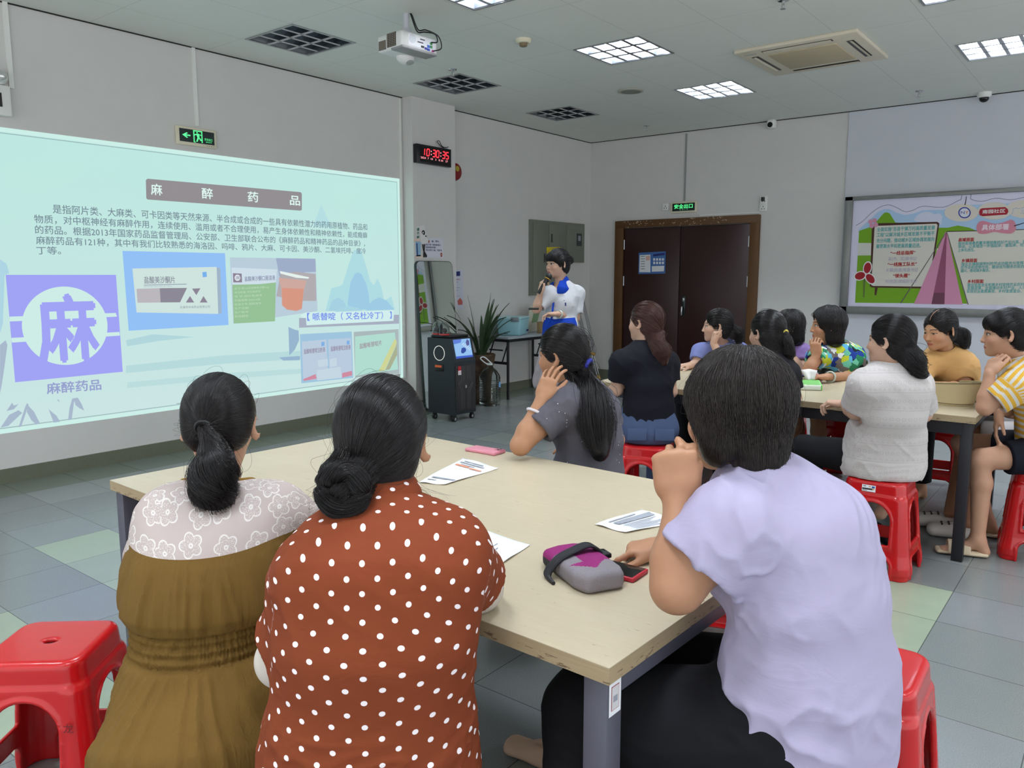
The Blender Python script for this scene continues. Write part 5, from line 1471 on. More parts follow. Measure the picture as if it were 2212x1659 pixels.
# speaker box with a screen
X0, X1, YY0, YY1 = -5.575, -5.215, 5.69, 6.01
r = thing('karaoke_speaker', 'black wheeled speaker box with a lit video screen', 'speaker', (-5.4, 5.85, 0))
M_sp = mat('speaker_black', (30, 38, 42), .5); M_spg = noisy('speaker_grille', (52, 50, 50), (34, 32, 32), 500, .6, .5)
b = MB(); prof = [(X0, .07), (X1, .07), (X1, .60), (X1 - .055, .83), (X0, .83)]
b.slab([(x, YY0, z) for x, z in prof], (0, YY1 - YY0, 0)); b.build('cabinet', M_sp, r, 0)
b = MB(); b.box(((X0 + X1) / 2 - .02, 5.85, .845), (.26, .28, .03), bev=.012); b.build('top_panel', M_ink, r)
b = MB(); b.box((X1 + .004, 5.85, .33), (.012, .29, .46), bev=.005); g = b.build('grille', M_spg, r)
for s_ in (-1, 1):
    for off_ in (.0, .03):
        b = MB(); b.tube([(X1 + .011, 5.85 + s_ * (.03 + off_), .55), (X1 + .011, 5.85 + s_ * (.03 + off_), .42), (X1 + .011, 5.85 + s_ * (.09 + off_ * .6), .38), (X1 + .011, 5.85 + s_ * (.03 + off_), .30), (X1 + .011, 5.85 + s_ * (.03 + off_), .12)], .0022, 5); b.build('grille_line', mat('grille_line', (92, 88, 86), .5), g)
b = MB(); b.box((X1 + .012, 5.85, .345), (.006, .02, .03), bev=.002); b.build('badge', mat('badge', (150, 150, 150), .3), g)
b = MB()
for k in range(16): b.box((X1 + .011, 5.725, .13 + k * .027), (.003, .012 + .006 * (k % 2), .009))
b.build('slot_row', M_ink, g, 0)
b = MB(); b.box((X1 + .012, 5.755, .515), (.002, .045, .085), R3(0, 0, 0)); st = b.build('sticker', M_redp, r, 0); b = MB(); b.box((X1 + .0135, 5.755, .492), (.001, .045, .042)); b.build('sticker_white', M_paper, st, 0)
for k in range(6): b = MB(); b.box((X1 + .0145, 5.742 + .013 * (k % 3), .50 - .016 * (k // 3)), (.001, .007, .008)); b.build('sticker_dot', M_redp, st, 0)
tilt = math.atan2(.055, .23); sp = Plane((X1 - .026, 5.85, .725), (0, 1, 0), (-.055, 0, .23))
b = MB(); b.poly([sp.p(-.125, -.095, .002), sp.p(.125, -.095, .002), sp.p(.125, .095, .002), sp.p(-.125, .095, .002)]); scn = b.build('screen', mat('video_screen', (20, 40, 80), .3, emit=(150, 196, 240), estr=.9), r, 0)
G2 = lambda c_: mat('video_%02x%02x%02x' % c_, (20, 30, 50), .3, emit=c_, estr=.9)
for q, c_ in (([(-.125, -.095), (.125, -.095), (.125, -.075), (-.125, -.072)], (60, 90, 200)), ([(-.125, .05), (-.02, .06), (.0, .095), (-.125, .095)], (96, 130, 220)), ([(-.04, -.03), (-.02, .005), (.02, .01), (.04, -.005), (.035, -.03), (-.01, -.05), (-.035, -.045)], (44, 70, 160)), ([(.06, .02), (.1, .03), (.11, .07), (.08, .09), (.055, .06)], (90, 90, 150))):
    b = MB(); b.poly([sp.p(u, v, .003) for u, v in q]); b.build('video_picture', G2(c_), scn, 0)
for k in range(6):
    b = MB(); b.poly([sp.p(-.01 + k * .018, .04 - k * .012, .003), sp.p(.03 + k * .018, .055 - k * .012, .003), sp.p(.032 + k * .018, .05 - k * .012, .003), sp.p(-.008 + k * .018, .035 - k * .012, .003)]); b.build('video_stripe', G2((230, 240, 250)), scn, 0)
b = MB(); b.tube([(X0 + .16 + .072 * math.cos(k * .2618), YY0 - .001, .68 + .072 * math.sin(k * .2618)) for k in range(24)], .003, 6, True); b.build('light_ring', mat('ring_light', (230, 230, 220), .4, emit=(226, 226, 214), estr=.7), r)
b = MB(); b.box((X0 + .16, YY0 - .001, .535), (.12, .006, .07), bev=.002); hd = b.build('side_handle', M_ink, r); b = MB(); b.box((X0 + .15, YY0 - .005, .548), (.09, .004, .022)); b.build('orange_strip', mat('orange', (226, 96, 40), .4), hd, 0)
for x in (X0 + .06, X1 - .03):
    for y in (YY0 + .03, YY1 - .03):
        b = MB(); b.cyl((x - .012, y, .027), (x + .012, y, .027), .027, seg=20); b.box((x, y, .06), (.03, .03, .03)); cs = b.build('caster', M_ink, r); b = MB(); b.cyl((x - .0135, y, .027), (x + .0135, y, .027), .015, seg=16); b.build('hub', M_chrome, cs)
M_clear = mat('clear_plastic', (240, 246, 246), .03, trans=1.0, ior=1.25)
for (x, y, lab) in ((-5.38, 5.73, 'clear dome jar with a red base on the speaker box, nearer one'), (-5.5, 5.76, 'clear dome jar on the speaker box, rear one')):
    q = thing('dome_jar', lab, 'jar', (x, y, .86), group='dome jars on the speaker')
    b = MB(); b.lathe([(.052, 0), (.052, .07), (.045, .095), (.025, .115), (0, .12), (0, .117), (.024, .112), (.043, .093), (.05, .07), (.05, 0)], (x, y, .872), 24); b.build('dome', M_clear, q)
    b = MB(); b.cyl((x, y, .86), (x, y, .874), .053, seg=24); b.build('base', mat('jar_red', (190, 60, 60), .4), q)
    b = MB(); b.sphere((x, y, .905), .03, (1, 1, .8)); b.build('contents', mat('jar_dark', (40, 34, 34), .6), q)

# folding desk and what stands on it
XD0, XD1, YD0, YD1, ZD = -6.12, -5.66, 7.10, 8.20, .735
dk = thing('folding_desk', 'black legged folding desk against the slide wall', 'desk', (-5.9, 7.65, 0))
b = MB(); b.box(((XD0 + XD1) / 2, (YD0 + YD1) / 2, ZD - .012), (XD1 - XD0, YD1 - YD0, .024), bev=.004); b.build('desktop', mat('desk_top', (150, 158, 164), .35), dk)
for y in (YD0 + .06, YD1 - .06):
    for x in (XD0 + .04, XD1 - .05):
        b = MB(); b.cyl((x, y, .012), (x, y, ZD - .024), .017, seg=10); lg = b.build('leg', M_dark, dk); b = MB(); b.lathe([(0, 0), (.02, 0), (.02, .008), (.008, .014), (.008, .03), (0, .03)], (x, y, 0), 12); b.build('glide', M_ink, lg)
    for z in (ZD - .045, ZD - .31): 
        b = MB(); b.box(((XD0 + XD1) / 2, y, z), (XD1 - XD0 - .09, .02, .03)); b.build('cross_rail', M_dark, dk, 0)
    for x in (XD0 + .1, XD1 - .14):
        b = MB(); b.cyl((x, y, ZD - .31), (x + .09, y + (.02), ZD - .03), .009, seg=8); b.build('folding_brace', M_dark, dk)
    b = MB(); b.box(((XD0 + XD1) / 2, y, ZD - .16), (.2, .016, .016)); b.build('brace_bar', M_dark, dk, 0)
b = MB(); b.box((XD1 - .02, (YD0 + YD1) / 2, ZD - .04), (.02, YD1 - YD0 - .06, .035)); b.build('long_rail', M_dark, dk, 0)
M_bx = mat('box_blue', (148, 196, 206), .4)
bc = np.array([-5.90, 7.50]); r = thing('storage_box', 'pale blue lidded plastic storage box on the folding desk', 'box', (bc[0], bc[1], ZD))
rotb = R3(0, 0, math.radians(22))
def tub(w0, d0, w1, d1, h, z):
    b = bmesh.new(); v = [b.verts.new(p) for p in [(s1 * (w0 if k == 0 else w1) / 2, s2 * (d0 if k == 0 else d1) / 2, h * k) for k in (0, 1) for s1, s2 in ((-1, -1), (1, -1), (1, 1), (-1, 1))]]
    for f_ in ((0, 3, 2, 1), (4, 5, 6, 7), (0, 1, 5, 4), (1, 2, 6, 5), (2, 3, 7, 6), (3, 0, 4, 7)): b.faces.new([v[i_] for i_ in f_])
    bmesh.ops.bevel(b, geom=list(b.edges), offset=.018, segments=3, profile=.5, affect='EDGES')
    m_ = MB(); m_._merge(b, Matrix.Translation((bc[0], bc[1], z)) @ rotb.to_4x4()); return m_
tub(.27, .36, .30, .41, .205, ZD).build('tub', M_bx, r); tub(.32, .43, .30, .41, .022, ZD + .198).build('lid', mat('box_lid', (166, 208, 216), .4), r)
q = rotb @ Vector((.08, -.21, 0)); b = MB(); b.box((bc[0] + q.x, bc[1] + q.y, ZD + .195), (.1, .02, .05), rotb, bev=.006); b.build('latch', mat('latch_grey', (120, 132, 138), .4), r)
q = rotb @ Vector((.148, .12, 0)); b = MB(); b.box((bc[0] + q.x, bc[1] + q.y, ZD + .05), (.004, .07, .022), rotb); b.build('label', M_navy, r, 0)
b = MB(); b.box((-5.78, 7.93, ZD + .07), (.1, .11, .14), R3(0, 0, .3), bev=.004); tag(b.build('cardboard_box', mat('cardboard', (150, 126, 90), .8)), 'small brown carton beside the blue box on the desk', 'box')
r = thing('leaflet_stand', 'pale leaflet stand with a green picture behind the carton', 'leaflet stand', (-5.95, 8.02, ZD))
b = MB(); b.box((-5.97, 8.0, ZD + .17), (.015, .26, .34), R3(0, .25, .1), bev=.003); b.build('board', mat('leaflet_board', (206, 204, 186), .6), r); b = MB(); b.box((-5.955, 8.03, ZD + .2), (.01, .13, .16), R3(0, .25, .1)); b.build('picture', mat('leaflet_green', (130, 160, 120), .6), r, 0)

# potted plant
r = thing('potted_plant', 'spiky leaved plant in a tall patterned brown pot beside the mirror', 'plant', (-5.83, 6.82, 0))
M_pot = noisy('pot_brown', (128, 108, 84), (70, 52, 36), 16, .4, .9)
b = MB(); b.lathe([(0, 0), (.1, 0), (.115, .04), (.1, .12), (.11, .3), (.15, .48), (.165, .55), (.155, .56), (.14, .53), (0, .52)], (-5.83, 6.82, 0), 28); b.build('pot', M_pot, r)
M_leaf = noisy('leaf_green', (40, 62, 38), (70, 92, 58), 20, .4, .5)
rnd = random.Random(5)
for k in range(26):
    a = rnd.uniform(0, 6.28); L = rnd.uniform(.45, .78); lean = rnd.uniform(.08, .62) if k < 20 else rnd.uniform(.7, 1.0); V, F = [], []
    for i in range(9):
        s_ = i / 8; rr_ = .05 + L * lean * s_ ** 1.5; z = .52 + L * (s_ - .45 * lean * s_ ** 2.4); w_ = .020 * math.sin(math.pi * min(s_ * .8 + .2, 1)) + .002
        lx_, ly_ = -5.83 + rr_ * math.cos(a), 6.82 + rr_ * math.sin(a)
        c_ = np.array([max(lx_, WX + .03 if ly_ > 6.64 else -5.975), ly_, z]); sd = np.array([-math.sin(a), math.cos(a), 0]) * w_
        V += [c_ - sd + np.array([0, 0, .006]), c_ - np.array([0, 0, .002]), c_ + sd + np.array([0, 0, .006])]
    for i in range(8):
        F += [(i * 3, i * 3 + 1, i * 3 + 4, i * 3 + 3), (i * 3 + 1, i * 3 + 2, i * 3 + 5, i * 3 + 4)]
    link('leaf', np_mesh('leaf', V, F, M_leaf), r)

# large water bottle
bx, by = -5.62, 6.72; r = thing('water_bottle', 'big clear ribbed water bottle standing on the floor', 'bottle', (bx, by, 0))
pr = [(.0, .0), (.105, 0), (.118, .02)]
for k in range(14): z = .03 + k * .019; pr += [(.120, z), (.114, z + .009)]
pr += [(.119, .31), (.112, .34), (.08, .39), (.045, .42), (.030, .435), (.030, .455)]
b = MB(); b.lathe(pr, (bx, by, 0.001), 40); o = b.build('bottle_body', mat('bottle_clear', (226, 238, 238), .05, trans=1.0, ior=1.16), r, 60)
b = MB(); b.cyl((bx, by, .455), (bx, by, .475), .033, seg=24); b.build('cap', mat('cap_clear', (220, 228, 230), .3), r)
b = MB(); b.tube(spline([(bx + .0, by - .03, .46), (bx - .03, by - .08, .50), (bx - .05, by - .1, .535), (bx - .03, by - .06, .545), (bx, by + .03, .47)], 6), .007, 8); b.build('handle', mat('handle_white', (230, 234, 234), .4), r)
b = MB(); b.box((bx + .118, by + .03, .24), (.004, .03, .06)); b.build('label', mat('bottle_label', (120, 170, 220), .4), r, 0)

# crutches
for dy, lab in ((0, 'aluminium crutch with a wooden pad leaning in the room corner, front one'), (.05, 'aluminium crutch leaning in the room corner, rear one')):
    tp = np.array([-5.98, 8.98 + dy, 1.22 - dy * .3]); bt_ = np.array([-5.80, 9.28 + dy, 0.0]); r = thing('crutch', lab, 'crutch', bt_, group='crutches in the corner')
    ax = (bt_ - tp) / np.linalg.norm(bt_ - tp); sd = np.array([.3, .95, 0]); sd -= ax * (sd @ ax); sd /= np.linalg.norm(sd)
    for s_ in (-1, 1):
        b = MB(); b.tube([tp + sd * s_ * .065, tp + ax * .72 + sd * s_ * .05, tp + ax * .9 + sd * s_ * .018], .010, 8); b.build('rail', M_alu, r)
    b = MB(); b.cyl(tp + ax * .86, bt_ - ax * .05, .011, seg=10); b.build('lower_tube', M_alu, r)
    b = MB(); b.tube([tp - sd * .1, tp, tp + sd * .1], [.02, .026, .02], 10); b.build('armpit_pad', mat('pad_wood', (176, 134, 72), .6), r)
    b = MB(); b.cyl(tp + ax * .88 - sd * .02, tp + ax * .88 + sd * .02, .024, seg=12); b.build('clamp', mat('clamp_wood', (186, 140, 70), .6), r)
    b = MB(); b.cyl(bt_ - ax * .07, bt_ - ax * .012, .016, .024, seg=12); b.build('rubber_tip', mat('tip_tan', (176, 146, 66), .7), r)
# blue folding trolley behind the presenter
r = thing('hand_trolley', 'narrow blue folding trolley standing behind the presenter', 'trolley', (-5.75, 8.7, 0))
b = MB(); b.box((-5.75, 8.7, .25), (.06, .14, .42), R3(0, 0, .4), bev=.01); b.build('panel', mat('trolley_blue', (36, 66, 130), .45), r)
b = MB(); b.tube([(-5.77, 8.64, .45), (-5.77, 8.64, .54), (-5.73, 8.76, .54), (-5.73, 8.76, .45)], .012, 8); b.build('handle', M_ink, r)
for s_ in (-1, 1): b = MB(); b.cyl((-5.74, 8.7 + s_ * .08, .03), (-5.74, 8.715 + s_ * .08, .03), .03, seg=18); b.build('wheel', M_ink, r)
# ================================================================== people
def skin_material(key, col, brow=(40, 28, 26), lip=(168, 84, 82), lids=0.0, gaze=(0.0, 0.0)):
    col = tuple(v * .91 for v in col)
    m = mat('skin_' + key, col, 0.48, spec=0.35); t = NT(m)
    hx, hy, hz = t.sep(t.attr('hd'))
    ax = t.math('ABSOLUTE', hx)
    front = t.math('GREATER_THAN', hy, 0.045)
    def ellipse(u, cu, ru, v, cv, rv):
        a = t.math('POWER', t.math('DIVIDE', t.math('SUBTRACT', u, cu), ru), 2.0); b_ = t.math('POWER', t.math('DIVIDE', t.math('SUBTRACT', v, cv), rv), 2.0)
        return t.math('ADD', a, b_)
    def soft(e, lo, hi): 
        nd = t.n.new('ShaderNodeMapRange'); t.put(nd.inputs[0], e); nd.inputs[1].default_value = lo; nd.inputs[2].default_value = hi; nd.inputs[3].default_value = 1; nd.inputs[4].default_value = 0; return nd.outputs[0]
    n1, _ = t.noise(t.pos(), 45, 3); n2, _ = t.noise(t.pos(), 9, 2)
    c = t.mix(n1, tuple(v * .93 for v in lin(col)), tuple(min(v * 1.05, 1) for v in lin(col)))
    blush = t.math('MULTIPLY', soft(ellipse(ax, .04, .03, hz, -.025, .028), 0, 1), t.math('MULTIPLY', front, .22))
    c = t.mix(blush, c, lin((206, 120, 104)))
    # brows
    bz = t.math('SUBTRACT', hz, t.math('SUBTRACT', .029, t.math('MULTIPLY', t.math('POWER', t.math('SUBTRACT', ax, .030), 2.0), 9.0)))
    br = t.math('MULTIPLY', soft(t.math('ABSOLUTE', bz), .0022, .0042), t.math('MULTIPLY', t.math('GREATER_THAN', ax, .013), t.math('LESS_THAN', ax, .049)))
    c = t.mix(t.math('MULTIPLY', t.math('MULTIPLY', br, front), .8), c, lin(brow))
    # eyes
    h = .0062 * (1 - .75 * lids); zc = .005 - .003 * lids
    eye = ellipse(ax, .0315, .0145, hz, zc, h)
    lash = t.math('MULTIPLY', soft(ellipse(ax, .0320, .0165, hz, zc + .0012, h + .0026), .9, 1.12), t.math('GREATER_THAN', hz, zc - .0015))
    c = t.mix(t.math('MULTIPLY', lash, t.math('MULTIPLY', front, .9)), c, lin((34, 24, 24)))
    c = t.mix(t.math('MULTIPLY', soft(eye, .9, 1.1), front), c, lin((176, 168, 164)))
    iris = ellipse(t.math('SUBTRACT', ax, gaze[0]), .0315, .0078, hz, zc + gaze[1], .0078)
    c = t.mix(t.math('MULTIPLY', t.math('MULTIPLY', soft(iris, .8, 1.1), t.math('LESS_THAN', eye, 1.0)), front), c, lin((26, 17, 15)))
    # mouth
    lp = t.math('MULTIPLY', soft(ellipse(hx, 0, .0235, hz, -.0625, .0092), .75, 1.1), front)
    c = t.mix(t.math('MULTIPLY', lp, .8), c, lin(lip))
    ml = t.math('MULTIPLY', soft(t.math('ABSOLUTE', t.math('ADD', hz, .0615)), .0006, .0018), t.math('MULTIPLY', t.math('LESS_THAN', ax, .0225), front))
    c = t.mix(t.math('MULTIPLY', ml, .8), c, lin((84, 34, 34)))
    ns = t.math('MULTIPLY', soft(ellipse(ax, .0075, .0045, hz, -.0375, .0028), .7, 1.2), t.math('GREATER_THAN', hy, .088))
    c = t.mix(t.math('MULTIPLY', ns, .7), c, lin((80, 40, 36)))
    t.put(t.b.inputs['Base Color'], c)
    t.b.inputs['Subsurface Weight'].default_value = 0.0
    t.bump(n1, .05, .002)
    return m


def hair_material(key, col, col2, rough=.30):
    m = mat('hair_' + key, col, rough, spec=.36); t = NT(m)
    info = t.n.new('ShaderNodeHairInfo')
    n1, _ = t.noise(t.pos(), 60, 2)
    f = t.math('ADD', t.math('MULTIPLY', info.outputs['Random'], .6), t.math('MULTIPLY', n1, .4))
    t.put(t.b.inputs['Base Color'], t.mix(f, lin(col), lin(col2)))
    return m


def basis(az, pitch=0.0, roll=0.0):
    """columns: right, forward, up; az = degrees to the left of +Y, pitch>0 looks down, roll>0 tips to the right"""
    a, p, r = math.radians(az), math.radians(pitch), math.radians(roll)
    M = R3(0, 0, a) @ R3(-p, 0, 0) @ R3(0, r, 0)
    return np.array(M)


def add_head(S, hc, HR, s, neck, jaw=1.0, ears=True):
    W = lambda x, y, z: hc + HR @ (np.array([x, y, z]) * s)
    A = HR.T
    S.ell(W(0, -.012, .035), (.073 * s, .092 * s, .085 * s), A, .01)
    S.ell(W(0, .028, -.028), (.060 * s * jaw, .062 * s, .074 * s), A, .03)
    S.ell(W(0, .052, -.075), (.034 * s * jaw, .034 * s, .030 * s), A, .03)
    S.ell(W(0, .07, -.092), (.019 * s, .017 * s, .015 * s), A, .02)
    for e in (-1, 1):
        S.ell(W(e * .036, .058, -.026), (.026 * s, .026 * s, .026 * s), A, .02)
        S.cap(W(e * .012, .083, .024), W(e * .042, .070, .022), .008 * s, .007 * s, .014)
    for e in (-1, 1):
        S.ell(W(e * .032, .094, .004), (.017 * s, .011 * s, .0095 * s), A, .010, 's')
        S.ell(W(e * .0315, .0735, .004), (.0135 * s, .0125 * s, .0105 * s), A, .004)
    S.cap(W(0, .084, .010), W(0, .101, -.028), .0075 * s, .0095 * s, .012)
    S.ell(W(0, .100, -.031), (.010 * s, .009 * s, .008 * s), A, .006)
    for e in (-1, 1): S.ell(W(e * .0115, .091, -.033), (.0065 * s, .009 * s, .0065 * s), A, .007)
    S.ell(W(0, .0865, -.0575), (.022 * s, .0085 * s, .0055 * s), A, .006)
    S.ell(W(0, .0855, -.0665), (.018 * s, .0085 * s, .0058 * s), A, .006)
    if ears:
        for e in (-1, 1):
            Re = np.array(R3(0, 0, math.radians(-e * 36))) @ np.array(R3(math.radians(8), 0, 0))
            Ax = (HR @ Re).T
            S.ell(W(e * .084, -.014, -.004), (.0062 * s, .0195 * s, .032 * s), Ax, .008)
            S.ell(W(e * .090, -.007, -.001), (.005 * s, .010 * s, .018 * s), Ax, .006, 's')
    S.cap(neck, W(0, -.022, -.05), .051 * s, .050 * s, .03)
    S.cap(W(0, -.03, -.03), W(0, .0, -.06), .05 * s, .042 * s, .03)


FIN = ((.0300, .040, .025, .020, .0082), (.0100, .045, .029, .021, .0084), (-.0098, .042, .027, .021, .0080), (-.0290, .033, .020, .018, .0070))


def add_hand(S, wrist, d, n, right, curl=(.25, .35, .2), spread=.06, thumb=(.55, .25), s=1.0, fingers=None):
    """five fingers; d towards the knuckles, n out of the palm. returns finger tips"""
    d = unit(d); n = unit(n - d * (np.dot(n, d))); t = np.cross(d, n) * (1 if right else -1)
    wrist = v3(wrist); tips = []
    P = lambda a, b, c: wrist + (d * a + t * b + n * c) * s
    S.ecap(P(-.01, 0, 0), P(.03, 0, 0), (.025 * s, .018 * s), (.034 * s, .016 * s), t, .015)
    S.ecap(P(.03, 0, 0), P(.078, 0, -.002), (.035 * s, .0155 * s), (.0395 * s, .0125 * s), t, .015)
    S.cap(P(.02, .022, .006), P(.055, .03, .010), .014 * s, .010 * s, .014)
    S.cap(P(.02, -.024, .006), P(.055, -.028, .004), .013 * s, .010 * s, .014)
    for i, (b, l1, l2, l3, r) in enumerate(FIN):
        c = curl if fingers is None else fingers[i]
        base = P(.084 - abs(b + .0) * .16 - (0.006 if i == 3 else 0), b * 1.03, -.002)
        sp = spread * (1.0, .25, -.4, -1.1)[i]
        f0 = d * math.cos(sp) + t * math.sin(sp); th = 0; p = base
        for k, L in enumerate((l1, l2, l3)):
            th += c[k]; q = p + (f0 * math.cos(th) + n * math.sin(th)) * L * s
            S.cap(p, q, (r - .0006 * k) * s, (r - .0006 * (k + 1)) * s, .007 if k == 0 else .003); p = q
        tips.append(p)
    a, bnd = thumb
    b0 = P(.018, .020, .006); dirn = d * math.cos(a) + t * math.sin(a) * .85 + n * math.sin(a) * .5; dirn /= np.linalg.norm(dirn)
    q = b0 + dirn * .044 * s; S.cap(b0, q, .0135 * s, .0105 * s, .012)
    d2 = unit(dirn * math.cos(bnd) + (d * .7 - t * .5 + n * .35) * math.sin(bnd)); q2 = q + d2 * .032 * s; S.cap(q, q2, .0102 * s, .0092 * s, .004)
    d3 = unit(d2 * math.cos(bnd * .8) + (d * .7 - t * .6 + n * .3) * math.sin(bnd * .8)); q3 = q2 + d3 * .024 * s; S.cap(q2, q3, .0092 * s, .0078 * s, .003)
    tips.append(q3)
    return tips


def seat_cut(B, S):
    if B.pel[2] > .7: return
    px, py = B.pel[0], B.pel[1]
    def f(X, Y, Z): return np.where((X - px) ** 2 + (Y - py) ** 2 < .175 ** 2, .4655 - Z, -1.0)
    S.fn(f, (px - .18, py - .18, .30), (px + .18, py + .18, .47), 0, 'i')


class Body:
    """joints of one person; everything in world metres"""
    def __init__(self, pel, neck, head, az, haz, hp=0.0, hr=0.0, s=1.0, fat=1.0, hs=1.0, sh=.165, drop=.05, back=.03, shR=None, shL=None):
        self.pel, self.neck, self.head = v3(pel), v3(neck), v3(head); self.az = az
        self.T = basis(az); self.r, self.f = self.T[:, 0], self.T[:, 1]; self.up = np.array([0, 0, 1.0])
        self.HR = basis(haz, hp, hr); self.s, self.hs, self.fat = s, hs, fat
        ax = unit(self.neck - self.pel)
        self.R = v3(shR) if shR is not None else self.neck + self.r * sh * s - ax * drop
        self.L = v3(shL) if shL is not None else self.neck - self.r * sh * s - ax * drop
        P0, P1 = self.pel, self.neck; D = P1 - P0
        bk = -self.f * back
        self.st = [(P0 - self.up * .02, .165, .118), (P0 + D * .28 + bk * .5, .142, .104), (P0 + D * .55 + bk, .142, .105), (P0 + D * .80 + bk * .8, .152, .102), (P0 + D * .95, .115, .072)]
        self.arms = {}; self.legs = {}

    def HW(self, x, y, z): return self.head + self.HR @ (np.array([x, y, z]) * self.hs)

    def torso(self, S, grow=0.0, fat=None):
        fat = self.fat if fat is None else fat
        st = [(p, w * fat * self.s + grow, d * fat * self.s + grow) for p, w, d in self.st]
        for a, b in zip(st, st[1:]): S.ecap(a[0], b[0], (a[1], a[2]), (b[1], b[2]), self.r, .04)
        ch = self.st[3][0]
        for e in (-1, 1):
            S.ell(self.st[2][0] * .45 + ch * .55 + self.f * .065 * fat * self.s + self.r * e * .07, (.062 + grow, .06 + grow, .062 + grow), self.T.T, .05)
        for Sh in (self.L, self.R):
            S.cap(self.st[4][0], Sh, .058 * self.s + grow, .044 * self.s + grow * .9, .05)
            S.cap(ch * .6 + self.st[4][0] * .4, Sh * .75 + ch * .25, .075 * self.s + grow, .052 * self.s + grow, .05)


def make_mesh(name, S, h, m, parent, relax=2, disp=None, attrs=None, keep=None):
    P, Q = S.mesh(h, relax)
    if disp is not None:
        N = normals(P, Q); P = P + N * disp(P, N)[:, None]
    A = attrs(P) if attrs else None
    if keep is not None:
        mk = keep(P[Q].mean(1)); P2, Q, us = submesh(P, Q, mk); P = P2
        if A: A = {k: np.asarray(v)[us] for k, v in A.items()}
    me = np_mesh(name, P, Q, m, True, A)
    return link(name, me, parent)


def hd_attr(B):
    def f(P):
        q = (P - B.head) @ B.HR / B.hs
        far = np.linalg.norm(q, axis=1) > .2; q[far] = (0, -9, 0)
        return {'hd': q}
    return f


def build_body(B, root, skin, h, legs=True, ears=True):
    S = Solid(); B.torso(S, -.006)
    s = B.s
    for sd, Sh in (('L', B.L), ('R', B.R)):
        if sd not in B.arms: continue
        a = B.arms[sd]; E, Wr = v3(a['e']), v3(a['w']); k = a.get('k', 1.0)
        S.cap(Sh, E, .046 * s * k, .037 * s * k, .03)
        m = E + (Wr - E) * .3
        S.cap(E, m, .038 * s * k, .0385 * s * k, .02); S.cap(m, Wr, .0385 * s * k, .0235 * s, .02)
        if 'd' in a: B.arms[sd]['tips'] = add_hand(S, Wr, a['d'], a['n'], sd == 'R', a.get('curl', (.25, .35, .2)), a.get('spread', .06), a.get('thumb', (.55, .25)), a.get('hs', .96), a.get('fingers'))
    if legs:
        for sd, g in B.legs.items():
            e = 1 if sd == 'R' else -1
            hip = B.pel + B.r * e * .085 * s - B.up * .02; K, A = v3(g['k']), v3(g['a']); q = g.get('q', 1.0)
            S.cap(hip, K, .078 * s * q, .054 * s * q, .03); m = K + (A - K) * .3 - unit(K - hip) * .012
            S.cap(K, m, .05 * s * q, .05 * s * q, .02); S.cap(m, A, .05 * s * q, .033 * s, .02)
            if g.get('foot') is not None:
                fd = unit(g['foot']); heel = A - fd * .035 - B.up * (A[2] - .03); toe = A + fd * .15; toe[2] = .022
                S.cap(A, heel, .034 * s, .028 * s, .02); S.cap(A - B.up * .02, toe - fd * .045, .032 * s, .026 * s, .025); S.cap(toe - fd * .05, toe, .028 * s, .02 * s, .02)
                sdv = np.cross(fd, B.up)
                for j in range(5): 
                    o = toe + sdv * (j - 2) * .0135 * (1) + fd * (.022 - .006 * abs(j - 2)); S.cap(o - fd * .035, o, .011, .009, .006)
    seat_cut(B, S)
    add_head(S, B.head, B.HR, B.hs, B.neck + (B.head - B.neck) * .05, 1.0, ears)
    return make_mesh('body', S, h, skin, root, 1, None, hd_attr(B))


# ---------------------------------------------------------------- clothes
def wrinkle(B, specs):
    """specs: (along-direction in torso frame, wavelength across, wavelength along, amplitude, mask(local)->0..1)"""
    def f(P, N):
        q = (P - B.pel) @ B.T; out = np.zeros(len(P))
        for k, (al, w1, w2, amp, mask) in enumerate(specs):
            al = unit(al); x = unit(np.cross(al, (0.31, .9, .2))); y = np.cross(al, x)
            qq = np.stack([q @ al / w2, q @ x / w1, q @ y / w1], 1) + 13.7 * k
            n = .65 * vnoise(qq + .45 * vnoise(q * 4 + k)[:, None]) + .35 * vnoise(qq * 1.9 + 3.1); rdg = np.clip(1 - np.abs(2.4 * n - 1.2) * 2.0, 0, 1) ** 1.4
            gate = np.clip(vnoise(q * 5 + 2.3 * k) * 1.6 - .3, .1, 1)
            out += amp * (rdg - .25) * gate * (mask(q) if mask else 1.0)
        return out
    return f


def garment_attrs(B, sleeves):
    def f(P):
        q = (P - B.pel) @ B.T
        zt = (B.neck - B.pel)[2]; zs = q[:, 2] / zt
        cy = ((B.neck - B.pel) @ B.f) * np.clip(zs, 0, 1)                 # the torso axis leans
        yy = q[:, 1] - cy; ang = np.arctan2(q[:, 0], -yy); k = np.clip((zs - .62) / .22, 0, 1); k = k * k * (3 - 2 * k)
        u = (1 - k) * ang * .145 * B.fat ** .5 + k * q[:, 0]; v = q[:, 2] + k * np.maximum(yy + .085, 0) * .9; w = np.zeros(len(P))
        tx = np.abs(q[:, 0])
        for sd, Sh, E in sleeves:
            ax = unit(E - Sh); rel = P - Sh; t = rel @ ax; rad = np.linalg.norm(rel - np.outer(t, ax), axis=1)
            side = 1 if sd == 'R' else -1
            onarm = (rad < .108) & (t > .015) & (side * ((P - Sh) @ B.r) > -.030)
            x1 = unit(np.cross(ax, B.f)); y1 = np.cross(ax, x1)
            a2 = np.arctan2((rel @ y1), (rel @ x1))
            u = np.where(onarm, 1.0 + side * .3 + a2 * .062, u); v = np.where(onarm, t, v); w = np.where(onarm, side, w)
        return {'pat': np.stack([u, v, w], 1), 'loc': q}
    return f


